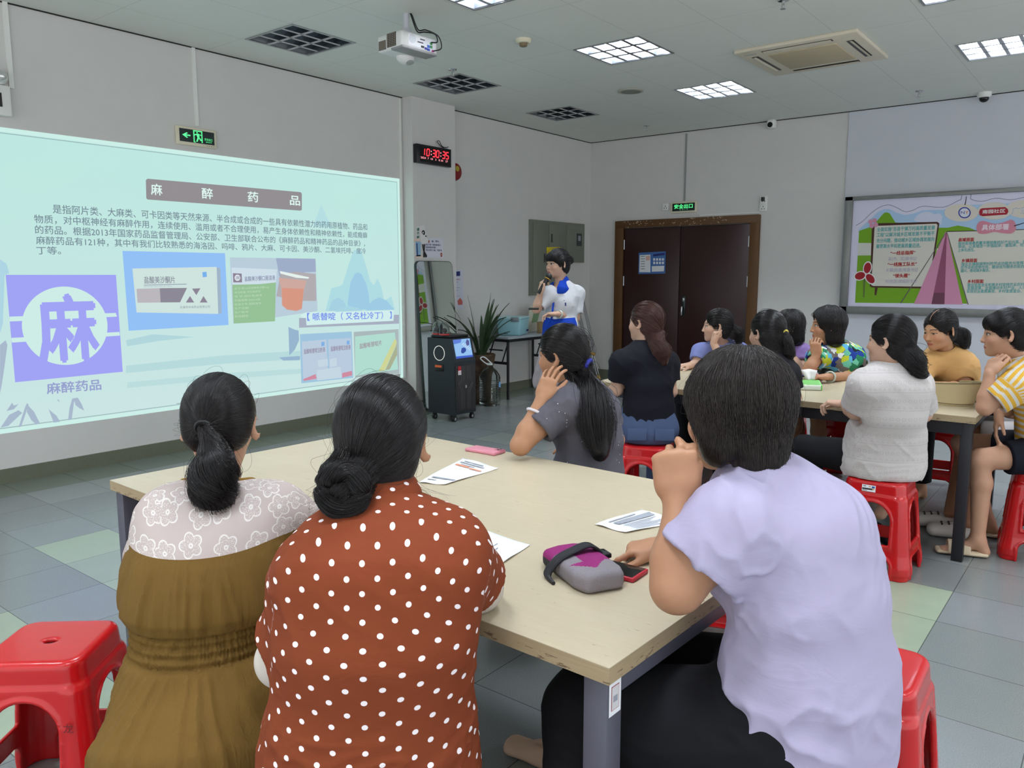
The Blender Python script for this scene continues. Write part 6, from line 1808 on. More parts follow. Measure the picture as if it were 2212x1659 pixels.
def build_top(B, root, name, m, h, sleeve=.72, loose=.012, sl=.0, neck=.066, neck_drop=.0, hem=None, disp=None, fat=None, extra=None, cuff=.0, low=None, neck_front=0.0, flare=None, armk=1.0):
    S = Solid(); B.torso(S, loose, fat); s = B.s
    if low is not None: S.ecap(B.pel + v3(low[0]), B.pel, low[1], low[2], B.r, .05)
    sleeves = []
    for sd, Sh in (('L', B.L), ('R', B.R)):
        if sd not in B.arms or sleeve <= 0: continue
        E = v3(B.arms[sd]['e']); ax = unit(E - Sh); end = Sh + (E - Sh) * sleeve; L = np.linalg.norm(E - Sh)
        r0 = (.047 * s * armk + loose + sl * .6); r1 = (.041 * s * armk + loose + sl)
        S.cutcap(Sh, Sh + ax * L * (sleeve + .2), r0, r1 + cuff, .045, end, ax)
        sleeves.append((sd, Sh, E))
    for sd, Sh, E in sleeves:
        ax = unit(E - Sh); L = np.linalg.norm(E - Sh)
        S.cap(Sh + (E - Sh) * (sleeve - .12), Sh + (E - Sh) * (sleeve + .25), .040 * s * armk + loose * .35, .043 * s * armk + loose + sl - .004 + cuff, .004, 's')
    nd = unit(B.head - B.neck)
    S.ecap(B.neck + nd * (.012 - neck_drop), B.neck + nd * .12, (neck, neck * .92), (neck * 1.1, neck), B.r, .008, 's')
    if neck_front: S.ell(B.neck + B.f * .06 - B.up * neck_front * .3, (.062, .07, neck_front), B.T.T, .01, 's')
    if extra: extra(S)
    seat_cut(B, S)
    if hem is not None: 
        lo = B.pel - 1; S.fn(lambda X, Y, Z: hem - Z + 0 * X + 0 * Y, (lo[0], lo[1], hem - .4), (lo[0] + 2, lo[1] + 2, hem + .02), .006, 'i')
    return make_mesh(name, S, h, m, root, 2, disp, garment_attrs(B, sleeves))


def build_pants(B, root, name, m, h, full=1.0, loose=.012, disp=None, extra=None):
    S = Solid(); s = B.s
    S.ecap(B.st[0][0] - B.up * .01, B.st[1][0] * .6 + B.st[0][0] * .4, ((.166) * B.fat * s + loose, .12 * B.fat * s + loose), (.15 * B.fat * s + loose, .108 * B.fat * s + loose), B.r, .04)
    for sd, g in B.legs.items():
        e = 1 if sd == 'R' else -1
        hip = B.pel + B.r * e * .085 * s - B.up * .02; K, A = v3(g['k']), v3(g['a']); q = g.get('q', 1.0)
        if full >= 1:
            S.cap(hip, K, .082 * s * q + loose, .058 * s * q + loose, .04)
            ax = unit(A - K); L = np.linalg.norm(A - K); fr = full - 1.0
            S.cutcap(K, K + ax * (L * fr + .05), .057 * s * q + loose, .045 * s + loose * 1.3, .03, K + ax * L * fr, ax)
        else:
            ax = unit(K - hip); L = np.linalg.norm(K - hip)
            S.cutcap(hip, hip + ax * (L * full + .05), .084 * s * q + loose, .070 * s * q + loose, .04, hip + ax * L * full, ax)
    if extra: extra(S)
    seat_cut(B, S)
    return make_mesh(name, S, h, m, root, 2, disp)


def shoe(root, name, A, fd, m, L=.245, w=.045, hgt=.05, kind='shoe', h=.004, strap_m=None, z0=0.0):
    A = v3(A); fd = unit(np.array([fd[0], fd[1], 0])); up = np.array([0, 0, 1.0]); sd = np.cross(fd, up)
    base = np.array([A[0], A[1], z0]); S = Solid(); heel = base - fd * .05; toe = heel + fd * (L - .03)
    if kind == 'sandal':
        S.ecap(heel + up * .016, toe + up * .016, (w * .85, .015), (w, .014), sd, .01)
        o = make_mesh(name, S, h, m, root, 2)
        for a, nm in ((.11, 'strap'), (.04, 'strap')):
            b = MB(); pts = [base + fd * a + sd * (w * .95 * math.cos(k * math.pi / 10)) + up * (.018 + (.055 if a > .1 else .05) * math.sin(k * math.pi / 10)) for k in range(11)]
            for o_ in (-.012, -.006, 0, .006, .012): b.tube([p + fd * o_ for p in pts], .0055, 6)
            b.build(nm, strap_m or m, o)
        return o
    S.ecap(heel + up * .028, toe + up * .026, (w * .8, .028), (w, .026), sd, .02)
    S.ecap(heel + up * hgt * .8, base + fd * .06 + up * hgt * .7, (w * .75, hgt * .55), (w * .8, hgt * .6), sd, .03)
    if kind == 'clog': S.ecap(base + fd * .08 + up * .045, toe + up * .04, (w * .9, .035), (w * 1.05, .03), sd, .03)
    S.cap(A + up * .01, A + up * .14, .036, .046, .008, 's')
    S.ecap(base - fd * .02 + up * (hgt + .03), base + fd * .07 + up * (hgt + .036), (w * .55, .03), (w * .45, .028), sd, .01, 's')
    S.fn(lambda X, Y, Z: z0 + .001 - Z + 0 * X + 0 * Y, base - .4, base + .4, 0, 'i')
    return make_mesh(name, S, h, m, root, 2)


# ---------------------------------------------------------------- hair
def scalp(B, S, vol=1.0, face=1.0, ear=True, nape=True, bangs=False, low=0.0):
    W = B.HW; A = B.HR.T; s = B.hs
    S.ell(W(0, -.016, .034), (.081 * s * vol, .101 * s * vol, .095 * s * vol), A, .01)
    if nape: S.ell(W(0, -.048, -.03 - low), (.064 * s * vol, .056 * s * vol, (.062 + low) * s), A, .03)
    S.ell(W(0, .128 - .006 * (face - 1), -.030), (.086 * s * face, .080 * s, .112 * s), A, .012, 's')
    for e in (-1, 1): S.ell(W(e * .066, .075, -.04), (.04 * s, .05 * s, .06 * s), A, .012, 's')
    if ear:
        for e in (-1, 1): S.ell(W(e * .088, .002, -.028), (.030 * s, .034 * s, .042 * s), A, .01, 's')
    if bangs:
        S.ell(W(0, .062, .055), (.066 * s, .034 * s, .042 * s), A, .012)


def shell_radius(S, c, D, r0=.03, r1=.24, n=15):
    """distance along unit directions D from c to the outer surface of S (0 where there is none)"""
    rs = np.linspace(r0, r1, 22); best = np.zeros(len(D))
    for r in rs:
        ins = S.at(c + D * r) < 0; best = np.where(ins, r, best)
    lo = best.copy(); hi = best + (rs[1] - rs[0])
    for _ in range(n):
        m = (lo + hi) / 2; ins = S.at(c + D * m[:, None]) < 0; lo = np.where(ins, m, lo); hi = np.where(ins, hi, m)
    return np.where(best > 0, lo, 0)


def slerp(a, b, t):
    w = np.arccos(np.clip((a * b).sum(1), -1, 1))[:, None]; sw = np.maximum(np.sin(w), 1e-5)
    return [(np.sin((1 - x) * w) * a + np.sin(x * w) * b) / sw for x in t]


def strands_to_tie(B, S, tie, n, rs, k=14, lift=.0045, sag=.0, frm=None, jit=.10, front_bias=False):
    """hair drawn back from the hairline to the tie (head frame coords) over the shell S"""
    D = rs.normal(size=(n * 3, 3)); D /= np.linalg.norm(D, axis=1, keepdims=True); D = D[D[:, 2] > -.75]
    Dw = D @ B.HR.T; R = shell_radius(S, B.head, Dw, n=9); ok = R > .055
    if frm is not None: ok &= frm(D)
    D = D[ok][:n]
    t0 = unit(tie); E = np.repeat(t0[None], len(D), 0)
    ts = np.linspace(0, 1, k); path = slerp(D, E, ts); tie_w = B.HW(*tie); out = []
    ph = rs.rand(len(D), 3) * 6.28; wob = rs.normal(size=(len(D), 3)) * jit
    for i, (x, t) in enumerate(zip(path, ts)):
        y = x + wob * (math.sin(math.pi * t)) * .35 * .35; y /= np.linalg.norm(y, axis=1, keepdims=True)
        w = y @ B.HR.T; r = shell_radius(S, B.head, w, n=8); r = np.where(r > .03, r, .09 * B.hs)
        p = B.head + w * (r + lift * (.3 + rs.rand(len(D)) * .0 + (ph[:, 0] / 6.28)) )[:, None]
        f = np.clip((t - .8) / .2, 0, 1) ** 1.5
        out.append(p * (1 - f) + tie_w * f + (wob * .004) * f)
    return np.stack(out, 1)


def strands_down(B, S, n, rs, zend, k=14, crown=(0, -.03, .12), lift=.003, az_range=None, z_start=None, tip=.012, sweep=0.0):
    """hair falling from the crown over the shell down to head-frame height zend(az)"""
    az = rs.uniform(-math.pi, math.pi, n * 2) if az_range is None else rs.uniform(az_range[0], az_range[1], n * 2)   # 0 = front, + = right
    c0 = np.array([0, -.018, -.005]); top = np.array(crown) - c0
    el0 = rs.uniform(.55, 1.4, len(az)) if z_start is None else rs.uniform(z_start[0], z_start[1], len(az)); cw = B.HW(*c0)
    ze = zend(az) + rs.normal(size=len(az)) * tip
    el1 = np.arctan2(ze - c0[2], .095)
    ts = np.linspace(0, 1, k); out = []; ok = None
    for t in ts:
        el = el0 + (el1 - el0) * t; a = az + sweep * t * np.sign(az)
        d = np.stack([np.sin(a) * np.cos(el), np.cos(a) * np.cos(el), np.sin(el)], 1)
        if t < .35:
            b = top / np.linalg.norm(top); f = (1 - t / .35) * .35; d = d * (1 - f) + b * f; d /= np.linalg.norm(d, axis=1, keepdims=True)
        w = d @ B.HR.T; r = shell_radius(S, cw, w, n=8); g = r > .04; ok = g if ok is None else (ok & (g | (t > .7)))
        r = np.where(g, r, .1 * B.hs); out.append(cw + w * (r + lift * rs.rand(len(az)))[:, None])
    A = np.stack(out, 1)[ok][:n]
    return A


def strands_tail(pts, rad, n, rs, k=18, loose=.15, flat=1.0, side=None, spread=.0):
    """hair of a tail that follows pts with radii rad"""
    C = np.array(spline(pts, 6)); T = np.linspace(0, 1, len(C)); ts = np.linspace(0, 1, k)
    C = np.stack([np.interp(ts, T, C[:, i]) for i in range(3)], 1); Rr = np.interp(ts, np.linspace(0, 1, len(rad)), rad)
    tan = np.gradient(C, axis=0); tan /= np.linalg.norm(tan, axis=1, keepdims=True)
    sd = np.cross(tan, np.array([.2, .1, 1.0]) if abs(tan[0][2]) < .9 else np.array([1., .3, 0])) if side is None else np.repeat(unit(side)[None], k, 0)
    sd = sd - tan * (sd * tan).sum(1, keepdims=True); sd /= np.linalg.norm(sd, axis=1, keepdims=True); u = np.cross(sd, tan)
    ph = rs.uniform(0, 2 * math.pi, n); rho = np.sqrt(rs.uniform(.45, 1.05, n)); end = rs.uniform(.78, 1.0, n); ph2 = rs.uniform(0, 6.28, n); am = rs.normal(size=n) * loose
    out = []
    for i in range(k):
        t = ts[i] * end; j = np.clip(t * (k - 1), 0, k - 1.001); a = j.astype(int); f = (j - a)[:, None]
        c = C[a] * (1 - f) + C[a + 1] * f; s_ = sd[a] * (1 - f) + sd[a + 1] * f; uu = u[a] * (1 - f) + u[a + 1] * f; r = (Rr[a] * (1 - f[:, 0]) + Rr[a + 1] * f[:, 0])
        q = rho * (1 + am * ts[i] * np.sin(ts[i] * 5 + ph2)) * (1 + spread * ts[i])
        out.append(c + s_ * (np.cos(ph) * r * q)[:, None] + uu * (np.sin(ph) * r * q * flat)[:, None])
    return np.stack(out, 1)


def flyaways(A, n, rs, amp=.02):
    """a few loose hairs lifted from the strands A"""
    B_ = A[rs.choice(len(A), min(n, len(A)), replace=False)].copy(); k = B_.shape[1]; t = np.linspace(0, 1, k)[None, :, None]
    v = rs.normal(size=(len(B_), 1, 3)); v[:, :, 2] = np.abs(v[:, :, 2]) * .5
    w = rs.normal(size=(len(B_), 1, 3))
    return B_ + v * amp * np.sin(t * math.pi) * 1.0 + w * amp * .5 * np.sin(t * 9 + rs.rand(len(B_), 1, 1) * 6)


def build_strands(name, groups, rad, m, parent):
    pts = []; sizes = []; rr = []
    for A in groups:
        n, k, _ = A.shape; pts.append(A.reshape(-1, 3)); sizes += [k] * n
        t = np.linspace(0, 1, k); rr.append(np.tile(rad * (1 - .75 * t ** 5) , n))
    P = np.concatenate(pts).astype(np.float32); R_ = np.concatenate(rr).astype(np.float32)
    c = bpy.data.hair_curves.new(name); c.add_curves(sizes)
    o = bpy.data.objects.new(name, c); COL.objects.link(o)
    off = Matrix.Identity(4); ch = []; p = parent
    while p is not None: ch.append(p); p = p.parent
    for p in reversed(ch): off = off @ p.matrix_basis
    iv = np.array(off.inverted()); P = P @ iv[:3, :3].T.astype(np.float32) + iv[:3, 3].astype(np.float32)
    c.points.foreach_set('position', P.ravel())
    if 'radius' not in c.attributes: c.attributes.new('radius', 'FLOAT', 'POINT')
    c.attributes['radius'].data.foreach_set('value', R_)
    c.materials.append(m); o.parent = parent
    return o


def tail_solid(S, pts, rad, flatten=.9):
    C = spline(pts, 5); R_ = np.interp(np.linspace(0, 1, len(C)), np.linspace(0, 1, len(rad)), rad)
    for i in range(len(C) - 1): S.cap(C[i], C[i + 1], R_[i] * flatten, R_[i + 1] * flatten, .01)


def hair_tie(root, pos, axis, r, m, tr=.006, name='hair_tie'):
    ax = unit(axis); s = unit(np.cross(ax, (.3, .2, 1))); u = np.cross(ax, s)
    b = MB(); b.tube([v3(pos) + (s * math.cos(k * .3927) + u * math.sin(k * .3927)) * r for k in range(16)], tr, 8, True); return b.build(name, m, root)


def neck_ring(o, root, B, name, m, tr=.004, rad=(.056, .088), front=True):
    """band along the rim of a neckline"""
    me = o.data; n = len(me.vertices); V = np.zeros(n * 3); me.vertices.foreach_get('co', V); V = V.reshape(-1, 3) + np.array(root.location)
    nd = unit(B.head - B.neck); rel = V - B.neck; t = rel @ nd; q = rel - np.outer(t, nd); r = np.linalg.norm(q, axis=1); sx = unit(B.r - nd * (B.r @ nd)); sy = np.cross(nd, sx)
    a = np.arctan2(q @ sy, q @ sx); pts = []
    for k in range(28):
        c = -math.pi + (k + .5) * 2 * math.pi / 28; d = np.abs((a - c + math.pi) % (2 * math.pi) - math.pi); mk = (d < .16) & (r > rad[0]) & (r < rad[1]) & (np.abs(t) < .09)
        if mk.sum() < 3: continue
        i = np.where(mk)[0]; i = i[np.argsort(-t[i])[:max(3, len(i) // 12)]]; pts.append(V[i].mean(0))
    if len(pts) < 8: return None
    P = np.array(pts)
    for _ in range(2): P = (np.roll(P, 1, 0) + 2 * P + np.roll(P, -1, 0)) / 4
    b = MB(); b.tube([p for p in P], tr, 8, True); return b.build(name, m, o)


def new_person(label, B, group=None):
    return thing('person', label, 'person', (B.pel[0], B.pel[1], 0))
# ================================================================== fabrics
def fabric(name, col, rough=.85, weave=700, col2=None, amt=.25, bump=.05, crump=1.1, crump_s=7):
    if name in MATS: return MATS[name]
    col = tuple(v * .90 for v in col); col2 = col2 and tuple(v * .90 for v in col2)
    m = mat(name, col, rough, spec=.2); t = NT(m); f, _ = t.noise(t.pos(), weave, 2); g, _ = t.noise(t.pos(), 14, 3)
    c2 = col2 or tuple(max(v * .86, 0) for v in col)
    t.put(t.b.inputs['Base Color'], t.mix(t.math('MULTIPLY', g, amt), lin(col), lin(c2))); cr, _ = t.noise(t.scale(t.attr('loc'), (1.0, 1.0, 2.2)), crump_s, 4, .5, 1.4)
    t.bump(t.math('ADD', t.math('MULTIPLY', f, .12 * bump / .12), t.math('MULTIPLY', cr, crump)), .5, .004)
    return m


def lattice(t, u, v, a, b_, r):
    """mask of round spots on a staggered lattice"""
    def one(du, dv):
        x = t.math('MULTIPLY', t.math('SUBTRACT', t.math('FRACT', t.math('ADD', t.math('DIVIDE', u, a), du)), .5), a); y = t.math('MULTIPLY', t.math('SUBTRACT', t.math('FRACT', t.math('ADD', t.math('DIVIDE', v, b_), dv)), .5), b_)
        return t.math('SQRT', t.math('ADD', t.math('MULTIPLY', x, x), t.math('MULTIPLY', y, y)))
    d = t.math('MINIMUM', one(0.0, 0.0), one(.5, .5))
    return d


M_polka = fabric('polka_cloth', (138, 66, 38)); t = NT(M_polka); pu, pv, pw_ = t.sep(t.attr('pat'))
dd = lattice(t, pu, pv, .052, .046, .0048)
prev = t.b.inputs['Base Color'].links[0].from_socket
t.put(t.b.inputs['Base Color'], t.mix(t.math('LESS_THAN', dd, .0049), prev, lin((236, 228, 232))))

M_lav = fabric('lavender_jersey', (186, 178, 208), .7, 900, (178, 170, 200))
M_greyt = fabric('grey_marl', (104, 102, 112), .9, 500, (84, 82, 90), .6); t = NT(M_greyt)
vo = t.n.new('ShaderNodeTexVoronoi'); t.put(vo.inputs['Vector'], t.attr('loc')); vo.inputs['Scale'].default_value = 42
prev = t.b.inputs['Base Color'].links[0].from_socket
t.put(t.b.inputs['Base Color'], t.mix(t.math('LESS_THAN', vo.outputs['Distance'], .075), prev, lin((236, 236, 244))))
M_blackt = fabric('black_cotton', (26, 27, 36)); M_black2 = fabric('black_knit', (28, 28, 34)); M_bluet = fabric('blue_cotton', (136, 146, 206)); M_purp = fabric('violet_cotton', (160, 130, 196)); M_peach_t = fabric('peach_cotton', (226, 178, 116))
M_denim = fabric('denim', (88, 104, 140), .9, 600, (70, 84, 116), .5); M_blackp_t = fabric('black_trousers', (20, 20, 24)); M_navyp = fabric('navy_shorts', (26, 28, 40)); M_whitep = fabric('white_shorts', (206, 202, 204))
M_cuffw = fabric('white_sun_sleeve', (226, 218, 208))
M_stripe = fabric('yellow_stripe', (232, 228, 222)); t = NT(M_stripe); pu, pv, pw_ = t.sep(t.attr('pat')); lx, ly, lz = t.sep(t.attr('loc'))
vv = t.math('ADD', pv, t.math('MULTIPLY', t.math('SINE', t.math('MULTIPLY', pu, 22.0)), .004))
st_ = t.math('GREATER_THAN', t.math('FRACT', t.math('DIVIDE', vv, .032)), .46); prev = t.b.inputs['Base Color'].links[0].from_socket
t.put(t.b.inputs['Base Color'], t.mix(st_, prev, lin((216, 168, 62))))
M_lace = fabric('white_lace', (222, 216, 214)); t = NT(M_lace); pu, pv, pw_ = t.sep(t.attr('pat'))
fr = t.math('FRACT', t.math('DIVIDE', t.math('ADD', pv, .02), .088)); px1 = t.math('SUBTRACT', t.math('FRACT', t.math('DIVIDE', pu, .022)), .5)
yy = t.math('MULTIPLY', t.math('SUBTRACT', fr, .72), 4.0)
ring = t.math('LESS_THAN', t.math('ABSOLUTE', t.math('SUBTRACT', t.math('SQRT', t.math('ADD', t.math('MULTIPLY', px1, px1), t.math('MULTIPLY', yy, yy))), .30)), .09)
tri = t.math('MULTIPLY', t.math('LESS_THAN', t.math('ADD', t.math('MULTIPLY', t.math('ABSOLUTE', px1), 2.0), t.math('MULTIPLY', t.math('SUBTRACT', fr, .28), 5.5)), .95), t.math('GREATER_THAN', fr, .28))
tri = t.math('MULTIPLY', tri, t.math('LESS_THAN', fr, .46))
dash = t.math('MULTIPLY', t.math('LESS_THAN', t.math('ABSOLUTE', t.math('SUBTRACT', fr, .2)), .035), t.math('GREATER_THAN', t.math('FRACT', t.math('DIVIDE', pu, .006)), .4))
lines = t.math('LESS_THAN', t.math('ABSOLUTE', t.math('SUBTRACT', t.math('FRACT', t.math('MULTIPLY', fr, 11.0)), .5)), .08)
hh = t.math('ADD', t.math('ADD', t.math('MULTIPLY', ring, .55), t.math('MULTIPLY', tri, .42)), t.math('ADD', t.math('MULTIPLY', dash, .9), t.math('MULTIPLY', lines, .25)), clamp=True)
prev = t.b.inputs['Base Color'].links[0].from_socket; t.put(t.b.inputs['Base Color'], t.mix(t.math('MULTIPLY', hh, .6), prev, lin((168, 160, 164)))); t.bump(t.math('SUBTRACT', 1.0, hh), .5, .002)
M_floral = fabric('floral_cloth', (40, 60, 70)); t = NT(M_floral)
vo = t.n.new('ShaderNodeTexVoronoi'); nz, nc = t.noise(t.attr('loc'), 16, 2); t.put(vo.inputs['Vector'], t.vmath('ADD', t.attr('loc'), t.vmath('MULTIPLY', nc, (.05, .05, .05)))); vo.inputs['Scale'].default_value = 26
h_ = t.sep(vo.outputs['Color'])[0]
t.put(t.b.inputs['Base Color'], t.ramp(h_, [(0, lin((24, 30, 34))), (.16, lin((96, 176, 214))), (.30, lin((44, 120, 84))), (.44, lin((190, 200, 56))), (.56, lin((226, 230, 232))), (.66, lin((36, 60, 140))), (.78, lin((112, 104, 100))), (.88, lin((110, 190, 160)))], 'CONSTANT'))

# ochre dress: white flowered lace yoke and sleeves, shirred waist
M_ochre = fabric('ochre_dress', (120, 91, 42)); t = NT(M_ochre); pu, pv, pw_ = t.sep(t.attr('pat')); lx, ly, lz = t.sep(t.attr('loc'))
yoke = t.math('MAXIMUM', t.math('GREATER_THAN', lz, t.math('ADD', .312, t.math('MULTIPLY', t.math('MULTIPLY', lx, lx), .3))), t.math('GREATER_THAN', t.math('ABSOLUTE', pw_), .5))
vo = t.n.new('ShaderNodeTexVoronoi'); vo.voronoi_dimensions = '2D'; t.put(vo.inputs['Vector'], t.comb(pu, pv, 0)); vo.inputs['Scale'].default_value = 19; vo.inputs['Randomness'].default_value = .55
dv = t.vmath('SUBTRACT', t.comb(t.math('MULTIPLY', pu, 19.0), t.math('MULTIPLY', pv, 19.0), 0), t.vmath('MULTIPLY', vo.outputs['Position'], (19, 19, 0))); ddx, ddy, _z = t.sep(dv)
ang = t.math('ARCTAN2', ddy, ddx); rr_ = t.math('SQRT', t.math('ADD', t.math('MULTIPLY', ddx, ddx), t.math('MULTIPLY', ddy, ddy)))
pet = t.math('ADD', .30, t.math('MULTIPLY', t.math('ABSOLUTE', t.math('SINE', t.math('MULTIPLY', ang, 2.5))), .14)); e_ = t.math('SUBTRACT', rr_, pet)
rim = t.math('MAXIMUM', t.math('LESS_THAN', t.math('ABSOLUTE', e_), .028), t.math('LESS_THAN', t.math('ABSOLUTE', t.math('SUBTRACT', rr_, .06)), .03))
sq, _ = t.noise(t.comb(pu, pv, 0), 420, 2); inner = t.math('MULTIPLY', t.math('LESS_THAN', e_, 0.0), t.math('GREATER_THAN', sq, .56))
fl = t.math('MAXIMUM', rim, t.math('MULTIPLY', inner, .7))
gz, _ = t.noise(t.scale(t.attr('loc'), (70, 70, 5)), 1.0, 3, .55, .6)
lace = t.mix(fl, lin((182, 168, 164)), lin((214, 209, 205)))
prev = t.b.inputs['Base Color'].links[0].from_socket; t.put(t.b.inputs['Base Color'], t.mix(yoke, prev, lace)); t.bump(t.math('ADD', t.math('MULTIPLY', t.math('MULTIPLY', fl, yoke), .35), t.math('MULTIPLY', gz, t.math('SUBTRACT', 1.0, yoke))), .75, .0045)
# presenter's vest: white above, blue below
M_vest = fabric('volunteer_vest', (228, 230, 236)); t = NT(M_vest); lx, ly, lz = t.sep(t.attr('loc')); pu, pv, pw_ = t.sep(t.attr('pat'))
low = t.math('MULTIPLY', t.math('LESS_THAN', lz, t.math('ADD', .205, t.math('MULTIPLY', t.math('ABSOLUTE', lx), .1))), t.math('LESS_THAN', t.math('ABSOLUTE', pw_), .5))
prev = t.b.inputs['Base Color'].links[0].from_socket; t.put(t.b.inputs['Base Color'], t.mix(low, prev, lin((24, 64, 172))))
M_vestblue = fabric('vest_blue', (24, 72, 196)); M_skirt = fabric('lace_skirt', (196, 186, 190), .9, 120, (140, 132, 138), .9, .6)

HAIR_K = hair_material('black', (10, 9, 11), (30, 26, 27)); HAIR_S = hair_material('soft_black', (17, 14, 14), (50, 42, 38)); HAIR_B = hair_material('brown', (44, 26, 24), (92, 60, 52))
SK_A = skin_material('warm', (206, 158, 130)); SK_B = skin_material('tan', (190, 140, 108)); SK_C = skin_material('fair', (220, 178, 154)); SK_D = skin_material('deep', (172, 122, 92)); SK_E = skin_material('looking_down', (206, 156, 122), lids=.7)
Z = np.array([0, 0, 1.0]); FH = unit(np.array([FW[0], FW[1], 0]))


def sit(B, kf=.40, sp=.10, kz=.50, af=.36, q=1.0, foot=True, dx=0.0):
    for sd, e in (('L', -1), ('R', 1)):
        k = B.pel + B.f * kf + B.r * (e * sp + dx); k[2] = kz; a = B.pel + B.f * af + B.r * (e * sp * .9 + dx); a[2] = .085
        B.legs[sd] = dict(k=k, a=a, q=q, foot=B.f if foot else None)


ALL = lambda q: 1.0
rs = np.random.RandomState(11)


# ------------------------------------------------------------------ woman in the ochre dress
def person_ochre():
    B = Body((-1.545, .855, .56), at(470, 1092, 1.83), at(476, 922, 1.87), 54, 47, hp=6, s=.96, hs=.97, fat=.98, shL=at(372, 1124, 1.77), shR=at(596, 1112, 1.83), back=.03)
    B.arms = {'R': dict(e=at(672, 1168, 1.95), w=at(775, 1150, 2.08), d=RT, n=-Z), 'L': dict(e=at(350, 1272, 1.92), w=at(420, 1230, 2.08), d=FH + RT * .4, n=-Z)}
    sit(B, .42, .10, .52, .36)
    r = new_person('woman seen from behind in an ochre dress with white lace yoke, black ponytail', B)
    build_body(B, r, SK_A, .0048)
    def disp(P, N):
        q = (P - B.pel) @ B.T; a = np.arctan2(q[:, 0], -q[:, 1]); z = q[:, 2]; o = np.zeros(len(P))
        arm = np.minimum(np.linalg.norm(P - B.R, axis=1), np.linalg.norm(P - B.L, axis=1)) < .085
        u = a * .165
        def folds(w, sd, zs): 
            n = vnoise(np.stack([u / w + 1.5 * (z - .2) * u / w * .6 + .35 * vnoise(q * 14 + sd), z * zs, u * 0 + sd], 1)); return 1 - np.abs(2 * n - 1)
        yk = .312 + .3 * q[:, 0] ** 2
        below = np.clip((yk - z) / .02, 0, 1) * np.clip((z - .150) / .03, 0, 1)
        o += below * (.012 * folds(.030, 3, 3.0) * np.clip((yk - z) / .06, .25, 1) + .010 * folds(.075, 5, 5.0) * np.clip((yk - z) / .1, 0, 1))
        band = np.clip(1 - np.abs(z - .118) / .032, 0, 1); bm = (np.abs(z - .118) < .032)
        o += bm * (-.006 + .0030 * np.sin(u * 620 + 5 * vnoise(q * 30)) + .003 * np.cos((z - .118) * 2 * math.pi / .02))
        sk = np.clip((.086 - z) / .02, 0, 1)
        o += sk * (0.020 * folds(.055, 9, 2.5) * np.clip((.09 - z) / .08, .3, 1) + .009 * folds(.025, 11, 2.0))
        o = np.where(arm, .004 * (vnoise(q * 40) - .5) + .006 * np.sin(60 * q[:, 2]) * 0, o)
        return o
    def extra(S):
        S.ecap(B.st[1][0] * .6 + B.st[0][0] * .4, B.pel - B.f * .04 - Z * .10, (.150, .115), (.205, .165), B.r, .02)
        S.ecap(B.st[2][0] - Z * .0 - B.f * .012, B.st[2][0] + Z * .06 - B.f * .01, (.158, .12), (.150, .115), B.r, .05)
    d = build_top(B, r, 'dress', M_ochre, .0048, sleeve=.70, loose=.014, sl=.026, neck=.068, neck_drop=.03, disp=disp, extra=extra, cuff=.004, hem=.432)
    neck_ring(d, r, B, 'neckline_band', fabric('ribbon', (150, 112, 48)), .005)
    # neck ribbon
    nb = B.neck - B.f * .058 + Z * .006
    b = MB(); b.tube(spline([nb, nb - B.f * .02 - B.r * .004 - Z * .03, nb - B.f * .026 - B.r * .006 - Z * .06], 5), [.004, .0055, .008, .009, .0095, .01, .0105, .010, .009, .006, .002][:11], 8)
    b.build('neck_ribbon', fabric('ribbon', (150, 112, 48)), d)
    H = Solid(); scalp(B, H, low=-.018); tie = (-.012, -.112, .012)
    tl = [B.HW(*tie), at(463, 968, 1.735), at(463, 1012, 1.72), at(462, 1056, 1.725), at(466, 1092, 1.745)]; rad = [.014, .029, .050, .055, .030]
    tail_solid(H, tl, rad, .82)
    h = make_mesh('hair', H, .005, HAIR_K, r)
    A = strands_to_tie(B, H, tie, 5200, rs, 14); T = strands_tail(tl, [v * 1.02 for v in rad], 2600, rs, 18, .12, .9)
    build_strands('hair_strands', [A, T, ], .00042, HAIR_K, h)
    build_strands('loose_wisps', [flyaways(A, 70, rs, .012), flyaways(T, 30, rs, .012)], .00022, HAIR_S, h)
    hair_tie(r, B.HW(-.012, -.119, .008), B.HR @ np.array([0, -1, -.5]), .017, M_ink, .005)
    return B


